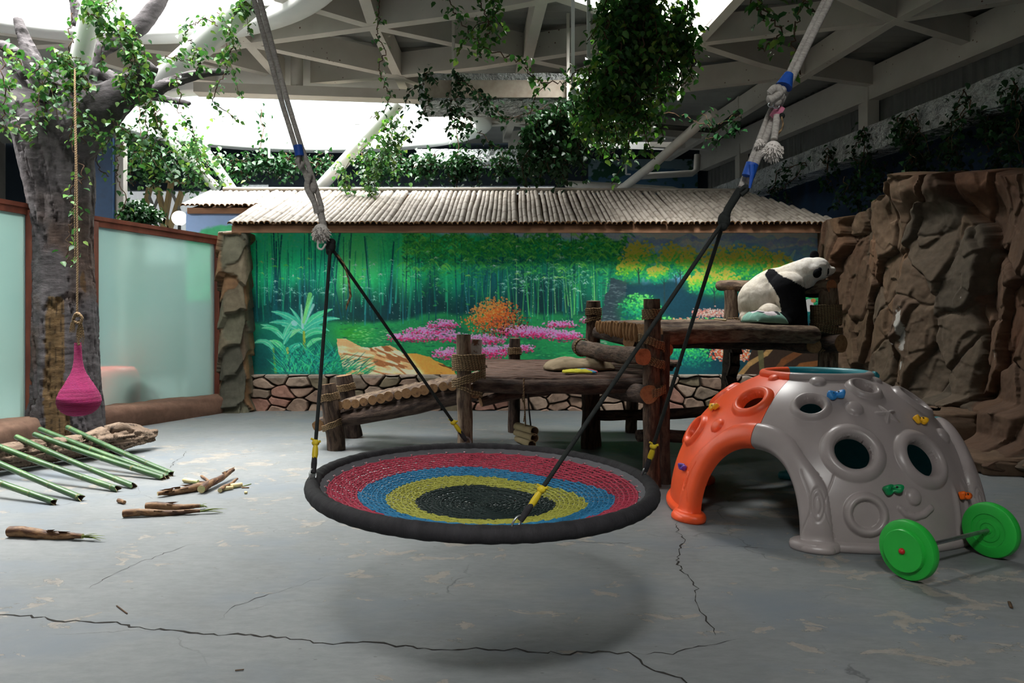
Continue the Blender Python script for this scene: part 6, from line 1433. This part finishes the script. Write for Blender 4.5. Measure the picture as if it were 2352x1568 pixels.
# right upper rope
pR = [P(1712, 425, 3.0), P(1735, 365, 3.0), P(1775, 262, 3.0), P(1810, 190, 3.0), P(1850, 105, 3.0), P(1905, -5, 3.0)]; dR = pR[-1] - pR[-2]; pR.append(pR[-1] + dR * ((5.5 - pR[-1].z) / dR.z))
MB().tube([KR, P(1672, 480, 3.0), P(1690, 450, 3.0), P(1700, 435, 3.0)], .017, 10, wob=.3).build('black_rope', M_brope, swing); MB().tube(smooth_path([P(1698, 440, 2.99), P(1712, 428, 2.98), P(1716, 436, 2.98), P(1702, 448, 2.98)], 4), .009, 8).build('black_loop', M_brope, swing)
MB().tube([p + V(.012, 0, .008) for p in pR], .0145, 12).build('white_rope', M_wrope, swing); MB().tube([p - V(.014, 0, .006) + V(0, .012, 0) for p in pR], .0125, 12).build('white_rope', M_wrope, swing)
MB().tube([P(1800, 200, 2.97), P(1812, 170, 2.98)], [.034, .018], 14).build('blue_tape', M_btape, swing); MB().tube([P(1718, 405, 2.98), P(1728, 376, 2.98)], .026, 14).build('blue_tape', M_btape, swing); MB().tube([P(1727, 378, 2.95), P(1728, 400, 2.95), P(1722, 432, 2.95)], [.012, .01, .005], 6, sq=.4).build('tape_tail', M_btape, swing)
mb = MB()
for (x, y, r) in ((1776, 212, .023), (1786, 205, .02), (1774, 226, .024), (1790, 222, .022), (1796, 208, .018), (1784, 234, .02)): mb.ell(P(x, y, 2.94), (r, r, r))
mb.tube(smooth_path([P(1768, 214, 2.93), P(1780, 202, 2.92), P(1792, 212, 2.92), P(1782, 222, 2.92), P(1770, 230, 2.93)], 5), .015, 9); mb.build('knot', M_wrope, swing)
mb = MB(); 
for q in ((1772, 240), (1784, 243)): mb.tube([P(q[0], q[1], 2.93) + V(.012 * math.cos(t), .004, .009 * math.sin(t)) for t in np.linspace(0, 6.28, 12, endpoint=False)], .003, 6, closed=True)
mb.build('wire_clamp', M_steel, swing); MB().tube([P(1778, 252, 2.97), P(1792, 262, 2.97)], .028, 12).build('pink_tape', M_pink, swing); MB().ell(P(1796, 266, 2.94), .012).build('black_stopper', M_brope, swing)
MB().tube(smooth_path([P(1785, 265, 2.95), P(1782, 290, 2.94), P(1778, 320, 2.93)], 4), .014, 8).build('tail_rope', M_wrope, swing); MB().tube(smooth_path([P(1795, 268, 2.93), P(1798, 290, 2.93), P(1784, 312, 2.93)], 5), .004, 6).build('string', M_rope, swing)
tuft(P(1775, 342, 2.93), .043, 360, 'frayed_tuft', 8); tuft(P(1745, 328, 2.99), .022, 120, 'frayed_tuft', 9)
# ================================================================== PANDA
M_fur = mat('panda_fur', 'ffffff', 'e2ded6', scale=26, rough=.95, bmp=.5, bscale=90, stretch=(1, 1, .5), dist=.006, vcol=True, spec=.1)
def Q(x, y, Yd=8.25): return P(x, y, Yd)
panda = thing('panda', 'giant panda sitting on upper platform, chin resting on the log rail', 'panda', Q(1765, 745))
mb = MB(); px_ = 8.25 / F
def ball(x, y, r, Yd=8.25, s=(1, 1, 1)): mb.ell(Q(x, y, Yd), (r * px_ * s[0], r * px_ * s[1], r * px_ * s[2]), nu=28, nv=18)
def cap_(pts, rr): mb.tube(smooth_path([Q(*p) for p in pts], 5), interp([r * px_ for r in rr], (len(pts) - 1) * 5 + 1), 20); [ball(p[0], p[1], r, p[2]) for p, r in ((pts[0], rr[0]), (pts[-1], rr[-1]))]
cap_([(1748, 690, 8.25), (1765, 672, 8.25), (1785, 660, 8.22), (1805, 652, 8.2), (1835, 634, 8.15), (1856, 622, 8.1)], [52, 49, 47, 44, 36, 30.5])
ball(1746, 702, 49, 8.27, (1, 1.05, .98)); ball(1754, 715, 42, 8.3, (1.05, 1.1, .8)); ball(1726, 728, 27, 8.2, (1, 1, .75)); ball(1785, 672, 44, 8.25, (.9, .95, 1))
cap_([(1835, 636, 8.15), (1856, 626, 8.1), (1870, 620, 8.08)], [35, 29, 26])
ball(1877, 617, 25.5, 8.06, (1.02, 1.1, 1)); ball(1868, 622, 24, 8.05, (1, 1.1, .9)); ball(1884, 622, 20, 8.03); ball(1891, 615, 15.5, 8.05); ball(1845, 640, 28, 8.1)
cap_([(1891, 622, 8.03), (1903, 621.5, 8.02), (1911, 620, 8.02)], [17, 12.5, 8.5]); ball(1903, 630, 7, 8.02, (1.4, 1, .7)); ball(1913, 619, 6, 8.02)
cap_([(1808, 662, 8.02), (1819, 695, 7.95), (1827, 728, 7.9), (1834, 750, 7.88)], [38, 30, 26, 21]); ball(1842, 757, 14, 7.86, (1.4, 1.2, .7))
cap_([(1830, 655, 8.4), (1865, 668, 8.3), (1900, 672, 8.2), (1911, 690, 8.2), (1911, 703, 8.2)], [26, 16, 10, 8, 4])   # far arm over the rail
cap_([(1768, 728, 7.98), (1795, 738, 7.9), (1805, 745, 7.86)], [30, 22, 19]); cap_([(1765, 722, 8.5), (1800, 738, 8.5)], [30, 20]); ball(1722, 733, 20, 8.15, (1, 1, .7))
def fur_disp(co, nn):
    x, y, z = co.T; d = .010 * (fbm(x * 14 + z * 6, z * 16 + y * 9, 3, 4) - .5) + .012 * (fbm(x * 4, z * 4, 6, 3) - .5); return co + nn * d[:, None]
body = remesh(mb, 'body', M_fur, panda, .0105, 7, fur_disp)
me = body.data; n = len(me.vertices); co = np.empty(n * 3); me.vertices.foreach_get('co', co); co = co.reshape(-1, 3) + np.array(WL[body.name])
px = co[:, 0] / co[:, 1] * F + CX; py = HY - (co[:, 2] - EYE) / co[:, 1] * F
jx = px + 5 * (fbm(co[:, 0] * 30, co[:, 2] * 30, 5, 3) - .5); jy = py + 5 * (fbm(co[:, 0] * 30 + 9, co[:, 2] * 30, 7, 3) - .5)
blk = poly_in(jx, jy, [(1757, 632), (1764, 616), (1776, 618), (1793, 631), (1826, 647), (1852, 663), (1866, 656), (1935, 655), (1935, 720), (1870, 690), (1866, 800), (1765, 800), (1768, 742), (1782, 724), (1796, 716), (1792, 700), (1790, 684), (1772, 655)])
k = fbm(co[:, 0] * 6, co[:, 2] * 6, 9, 4)[:, None]; wcol = np.array(lin('d9d0c0')) * (1 - k) + np.array(lin('f0eae0')) * k; up_ = np.clip((px - 1800) / 60, 0, 1)[:, None]; wcol = wcol * (1 - up_) + np.array(lin('f2eee8')) * up_ * (.9 + .1 * k)
low_tan = np.clip((py - 690) / 60, 0, .35)[:, None] * (px < 1800)[:, None]; wcol = wcol * (1 - low_tan) + np.array(lin('a8987e')) * low_tan  # white fur blends to tan towards the bottom of the body
col = np.where(blk[:, None], np.array(lin('15161a')), wcol); nose = (px > 1913) & (py > 612) & (py < 622); setcol(body, col)
M_bfur = mat('black_fur', '0b0c0e', '17181b', scale=40, rough=.95, bmp=.4, bscale=100, dist=.004, spec=.1); M_nose = mat('nose_skin', '1a1718', '2a2526', scale=30, rough=.4, bmp=.2)
def ear(c, r, axis, nm): b = MB(); z = Vector(axis).normalized(); R = z.to_track_quat('Z', 'Y').to_matrix(); b.ell(c, (r, r * .5, r * 1.15), R, 20, 14); return b.build('ear', M_bfur, panda)
ear(Q(1870.5, 587, 8.16), .050, (-.0, 0, 1), 'far'); 
e_ = MB(); e_.ell(Q(1877, 627.5, 7.92), (.044, .03, .052), Matrix.Rotation(.45, 3, 'Y'), 20, 14).ell(Q(1883, 619, 7.92), (.022, .02, .026)); e_.build('ear', M_bfur, panda)
# head axes for the face: the nose points right and a little away from the viewer
e_ = MB(); e_.ell(Q(1901.5, 623, 7.955), (.012, .018, .038), Matrix.Rotation(.05, 3, 'Y'), 16, 12); ep = e_.build('eye_patch', M_bfur, panda)
MB().ell(Q(1902.5, 621, 7.937), (.008, .008, .010)).build('eye', mat('eye_gloss', '060606', rough=.1, bmp=0, spec=.6), ep)
MB().ell(Q(1917.5, 617.5, 8.02), (.009, .016, .010)).build('nose', M_nose, panda)
MB().tube(smooth_path([Q(1914, 629, 7.97), Q(1906, 633, 7.94), Q(1898, 632, 7.92)], 5), [.003, .004, .003], 6).build('mouth', M_nose, panda)
for i in range(4): MB().tube([Q(1846 + i * 3 - 6, 760 + i % 2, 7.78), Q(1852 + i * 3 - 6, 765, 7.77)], [.007, .002], 6).build('claw', M_nose, panda)

# ================================================================== CROCHET BULB HANGING FROM THE TREE
M_cro = None
m, n, l, b = new_mat('magenta_crochet'); v = coords(n, l, 'Object'); w1 = n.new('ShaderNodeTexWave'); w1.bands_direction = 'Z'; w1.inputs['Scale'].default_value = 22; w1.inputs['Distortion'].default_value = .6; w1.inputs['Detail Scale'].default_value = 12; l.new(v, w1.inputs['Vector'])
c = ramp(n, l, w1.outputs['Fac'], [(.0, '5e0c34'), (.45, '9a1658'), (1, 'b4246e')]); l.new(c, b.inputs['Base Color']); b.inputs['Roughness'].default_value = .85; bump(n, l, w1.outputs['Fac'], b, 1.0, .008); M_cro = m
bt = P(182, 955, 8.4); top = P(178, 786, 8.4); HB = top.z - bt.z
bulb = thing('crochet_ball', 'magenta crocheted ball with a long neck hanging on jute rope', 'hanging toy', bt)
prof = [(0, 0), (.07, .004), (.13, .022), (.18, .06), (.213, .11), (.228, .165), (.222, .215), (.195, .28), (.155, .35), (.115, .42), (.08, .485), (.058, .55), (.045, .63), (.04, .72), (.038, .78), (.034, HB)]
pp = [(np.interp(t, np.arange(len(prof)), [q[0] for q in prof]), np.interp(t, np.arange(len(prof)), [q[1] for q in prof])) for t in np.linspace(0, len(prof) - 1, 150)]
pp = [(r * (1 + .012 * math.sin(h * 2 * math.pi / .0155)), h) for r, h in pp]; MB().lathe(pp, bt, (-.02, 0, 1), 64).build('crochet_body', M_cro, bulb)
rt = P(172, 205, 8.6); M_jute = M_rope
MB().tube([P(177, 720, 8.4), P(178, 600, 8.42), P(176, 400, 8.5), rt, P(172, 160, 8.7)], .011, 8).build('jute_rope', M_jute, bulb)
MB().tube([P(172, 600, 8.42), P(171, 500, 8.45), P(173, 380, 8.5), P(170, 230, 8.6)], .006, 6).build('jute_rope', M_jute, bulb)
kn = MB(); kn.ell(P(178, 722, 8.38), (.035, .03, .03)).tube(smooth_path([P(168, 735, 8.36), P(175, 720, 8.34), P(188, 728, 8.34), P(184, 742, 8.34), P(170, 738, 8.34)], 5), .016, 8).tube([P(182, 735, 8.36), P(186, 760, 8.36), P(180, 780, 8.36), P(182, 792, 8.36)], [.02, .018, .012, .015], 8, wob=.6); kn.build('knot', M_jute, bulb)
mb = MB(); rg = np.random.RandomState(3)
for _ in range(46):
    x = rg.uniform(162, 172); mb.tube([P(172, 728, 8.36), P(x, 742, 8.35), P(x + rg.uniform(-4, 3), rg.uniform(755, 765), 8.35)], [.004, .003, .0015], 4, False)
for _ in range(46):
    x = rg.uniform(176, 192); mb.tube([P(186, 735, 8.36), P(x, 758, 8.35), P(x + rg.uniform(-4, 3), rg.uniform(768, 795), 8.35)], [.004, .003, .0015], 4, False)
mb.build('frayed_end', M_jute, bulb)['kind'] = 'stuff'

# ================================================================== DRIFTWOOD, BAMBOO POLES, SHOOTS
M_drift = mat('driftwood', 'ffffff', 'cfcfcf', scale=10, rough=.9, bmp=.6, bscale=20, stretch=(2, 2, 6), dist=.01, vcol=True)
a_ = G(-60, 1100) + V(0, .10, .15); b_ = G(345, 1032) + V(0, .08, .13); a_ = b_ + (a_ - b_) * 1.3; ax_ = b_ - a_; mb = MB(); 
mb.tube(smooth_path([a_, a_.lerp(b_, .3) + V(0, 0, .01), a_.lerp(b_, .6) + V(0, 0, .015), a_.lerp(b_, .8) + V(0, .02, .03), a_.lerp(b_, .92) + V(0, 0, .03), b_], 6), interp([.15, .15, .15, .165, .135, .07], 31), 24, sq=.85)
mb.tube([a_.lerp(b_, .72) + V(0, 0, .10), a_.lerp(b_, .82) + V(0, -.02, .13), a_.lerp(b_, .9) + V(0, 0, .1)], [.07, .085, .05], 14); mb.tube([a_.lerp(b_, .85) + V(0, -.05, 0), a_.lerp(b_, 1.02) + V(0, -.02, .06)], [.09, .05], 14)
u_ = np.array(ax_.normalized())
def drd(co, nn):
    s = (co - np.array(a_)) @ u_; an = np.arctan2(co[:, 2] - .15, (co[:, 1] - (a_.y + s * u_[1]))); k = .35 + .65 * sst(1.2, 1.9, s)
    d = -.035 * (np.abs(fbm(an * 2.2 + .6 * fbm(s * 2, an, 3), s * (1.2 + 1.5 * k), 4, 4) - .5) < .045) * 1.0 + .09 * k * (fbm(an * 2, s * 3.4, 6, 5) - .5) + .02 * (fbm(an * 9, s * 1.6, 16, 4) - .5); co = co + nn * d[:, None]; co[:, 2] = np.maximum(co[:, 2], .002); return co
dw = remesh(mb, 'driftwood_log', M_drift, None, .014, 3, drd); tag(dw, 'weathered gnarled driftwood log lying at the foot of the tree', 'log')
n = len(dw.data.vertices); co = np.empty(n * 3); dw.data.vertices.foreach_get('co', co); co = co.reshape(-1, 3) + np.array(WL[dw.name]); s = (co - np.array(a_)) @ u_; an = np.arctan2(co[:, 2] - .15, co[:, 1] - (a_.y + s * u_[1]))
g_ = fbm(an * 7, s * 1.4, 5, 5)[:, None]; c = np.array(lin('5a463a')) * (1 - g_) + np.array(lin('a08c78')) * g_; ck = (np.abs(fbm(an * 5, s * .9, 25, 4) - .5) < .022); c[ck] *= .3; setcol(dw, c)
def pole_mat():
    m, n, l, b = new_mat('green_bamboo'); v = coords(n, l, 'tc', (5, 5, 1.2)); c = ramp(n, l, nz(n, l, v, 3, 5), [(.3, '2a4628'), (.55, '3f6238'), (.75, '6b8852')]); l.new(c, b.inputs['Base Color']); b.inputs['Roughness'].default_value = .35; b.inputs['Specular IOR Level'].default_value = .5; return m
M_gb = pole_mat(); M_node = mat('bamboo_node', '5a5a38', '7a7a50', scale=20, rough=.7, bmp=0); M_gcut = mat('green_bamboo_cut', '8a7a58', 'a89a70', scale=20, rough=.8, bmp=.1)
poles = [((155, 981), (395, 1093), 7.95, 'topmost green bamboo pole, nearest the log end'), ((92, 985), (384, 1099), 7.82, 'green bamboo pole half hidden behind its twin'), ((79, 997), (374, 1102), 7.5, 'green bamboo pole in front of its twin, third from the log end'),
         ((38, 1003), (306, 1122), 7.33, 'dark green bamboo pole with a torn lower end, middle of the row'), ((-40, 1010), (270, 1129), 7.14, 'green bamboo pole cut by the left picture edge, upper of three'), ((-100, 1018), (187, 1150), 6.94, 'green bamboo pole cut by the left picture edge, middle of three'), ((-200, 1032), (126, 1159), 6.65, 'green bamboo pole cut by the left picture edge, lowest of three')]
for k, (t_, b_, Yt, lab) in enumerate(poles):
    r = .026; e0 = G(*b_) + V(0, 0, r * .9); e1 = P(t_[0], t_[1], Yt); L = (e1 - e0).length; d = (e1 - e0).normalized(); s = d.orthogonal().normalized(); t = d.cross(s); node = .34 + .03 * (k % 3); off = .12 + .05 * (k % 4); N = int(L / .012); mb = MB(); rings = []
    for i in range(N + 1):
        x = i * L / N; q = ((x + off) % node) / node; rr = r * (1 + .10 * math.exp(-((q - .5) / .022) ** 2) - .03 * math.exp(-((q - .54) / .02) ** 2)); p = e0 + d * x - V(0, 0, .012 * math.sin(math.pi * x / L)); rings.append((p, rr, q))
    n = 18
    for i, (p, rr, q) in enumerate(rings):
        for j in range(n):
            a = 2 * math.pi * j / n; jag = d * (.022 * math.sin(a * 2 + k) if i == 0 else 0); mb.v.append(p + s * math.cos(a) * rr + t * math.sin(a) * rr + jag); mb.t.append((math.cos(a) * r + k, math.sin(a) * r, i * L / N))
    for i in range(N):
        nd = abs(rings[i][2] - .5) < .018
        for j in range(n): j2 = (j + 1) % n; mb.f.append((i * n + j, i * n + j2, (i + 1) * n + j2, (i + 1) * n + j)); mb.m.append(1 if nd else 0)
    for (ri, sg) in ((0, 1), (N, -1)):
        b0 = len(mb.v); p, rr, q = rings[ri]
        for kk, dd in ((.80, 0), (.78, .05)):
            for j in range(n): a = 2 * math.pi * j / n; jag = d * (.022 * math.sin(a * 2 + k) if ri == 0 else 0); mb.v.append(p + s * math.cos(a) * rr * kk + t * math.sin(a) * rr * kk + d * dd * sg + jag); mb.t.append((0, 0, 0))
        for j in range(n):
            j2 = (j + 1) % n; o0 = ri * n; mb.f.append((o0 + j, o0 + j2, b0 + j2, b0 + j)); mb.m.append(2); mb.f.append((b0 + j, b0 + j2, b0 + n + j2, b0 + n + j)); mb.m.append(3)
        mb.f.append(tuple(range(b0 + n, b0 + 2 * n))); mb.m.append(3)
    o = mb.build('bamboo_pole', [M_gb, M_node, M_gcut, M_inn]); tag(o, lab, 'bamboo pole', 'green bamboo poles leaning on the log')
M_sh = mat('bamboo_shoot_sheath', '2e1e16', '563a28', '8a6a4a', '35231a', scale=6, coord='tc', stretch=(4, 4, 1), rough=.6, bmp=.3, bscale=20, dist=.004); M_shc = mat('shoot_flesh', 'c9b27c', 'dccb98', 'a9c07a', scale=12, rough=.7, bmp=.2); M_tip = mat('green_leaf_tip', '5a6a2c', '7a8a3c', scale=10, rough=.7, bmp=0)
def shoot(a, b, r, lab, tip=6, tl=.12, seed=1, z=None, group='bamboo shoots on the floor', leafy=True):
    rg = random.Random(seed); a = Vector(a); b = Vector(b); d = (b - a).normalized(); s = d.orthogonal().normalized(); t = d.cross(s); L = (b - a).length; root = thing('bamboo_shoot', lab, 'bamboo shoot', ((a + b) / 2).to_tuple()[:2] + (0,), group)
    N = 40; mb = MB(); pts = [a.lerp(b, i / N) + V(0, 0, .006 * math.sin(i * .2)) for i in range(N + 1)]; rr = [r * (1 - .55 * (i / N) ** 1.6) * (1 + .09 * ((i % 9) / 9)) for i in range(N + 1)]; mb.tube(pts, rr, 18, True, 0, 1, .08); mb.build('sheathed_stem', [M_sh, M_shc], root)
    for i in range(tip):      # loose sheath blades
        q = rg.uniform(.25, .9); p = a.lerp(b, q); an = rg.uniform(.2, 2.9); o_ = (s * math.cos(an) + t * math.sin(an)) * r * (1 - .5 * q); o_.z = abs(o_.z); w_ = r * .5; e = p + o_ * 1.5 + d * rg.uniform(.05, .12)
        MB().poly([p + o_ * .9 + t * w_, p + o_ * .9 - t * w_, p.lerp(e, .6) + o_ * .35 - t * w_ * .4, e, p.lerp(e, .6) + o_ * .35 + t * w_ * .4]).build('sheath_blade', M_sh, root, False)
    if leafy:
        mb = MB()
        for i in range(8): e = b + d * rg.uniform(tl * .5, tl) + t * rg.uniform(-.03, .03) + V(0, 0, rg.uniform(-.01, .02)); mb.tube([b - d * .02, b.lerp(e, .5) + V(0, 0, .008), e], [.008, .006, .001], 5, False, sq=.35)
        mb.build('leaf_tip', M_tip, root)
    return root
shoot(G(22, 1232) + V(0, 0, .035), G(190, 1240) + V(0, 0, .02), .036, 'single long brown bamboo shoot at the lower left', 7, .18, 2)
shoot(G(283, 1188) + V(0, 0, .03), G(460, 1180) + V(0, 0, .018), .028, 'brown bamboo shoot with green tip, front one of the pair', 5, .22, 3)
shoot(G(336, 1172) + V(0, 0, .032), G(455, 1172) + V(0, .04, .02), .031, 'dark bamboo shoot with pale cut end, rear one of the pair', 4, .06, 4)
shoot(G(462, 1134) + V(0, 0, .04), G(545, 1092) + V(0, 0, .05) + V(0, -.1, .02), .034, 'brown bamboo shoot lying on top of the heap', 4, .05, 5, leafy=False)
shoot(G(476, 1124) + V(0, 0, .03), G(362, 1142) + V(0, 0, .025), .036, 'split brown bamboo shoot at the left of the heap', 9, .08, 6, leafy=False)
shoot(G(505, 1132) + V(0, 0, .022), G(545, 1108) + V(0, 0, .03), .02, 'short brown bamboo shoot at the right of the heap', 2, .04, 7, leafy=False)
for k, (p, q, r, m_, lab) in enumerate((((423, 1108), (455, 1112), .022, M_shc, 'pale green shoot core sticking out of the heap'), ((530, 1122), (556, 1118), .022, M_shc, 'pale green shoot core at the right side of the heap'), ((505, 1128), (535, 1124), .018, M_shc, 'chewed pale shoot core in the middle of the heap'),
    ((440, 1108), (480, 1110), .010, M_sh, 'thin brown stick across the back of the heap'), ((463, 1096), (488, 1114), .012, M_sh, 'thin brown stick pointing up left from the heap'), ((272, 1154), (286, 1158), .018, M_sh, 'small shoot chip lying alone near the pair of shoots'), ((562, 1134), (568, 1134), .012, M_shc, 'tiny pale crumb right of the heap'), ((556, 1118), (577, 1112), .004, M_tip, 'thin green leaf blade right of the heap'), ((555, 1121), (572, 1121), .006, M_sh, 'little brown splinter right of the heap'))):
    a = G(*p) + V(0, 0, r); b = G(*q) + V(0, 0, r); tag(MB().tube([a, a.lerp(b, .5), b], [r, r, r * .8], 12, True, 0, 0, .3).build('shoot_scrap', m_), lab, 'shoot scrap', 'chewed shoot scraps')
# small litter on the floor
for (p, q, r, lab) in (((268, 1392), (292, 1410), .004, 'thin pale twig lying above the long floor crack'), ((540, 1541), (560, 1539), .004, 'short dark twig near the bottom edge'), ((2318, 1385), (2323, 1398), .008, 'small dark leaf scrap on the floor at right')):
    tag(MB().tube([G(*p) + V(0, 0, r), G(*q) + V(0, 0, r)], r, 6, sq=.5).build('twig', M_vine), lab, 'twig')
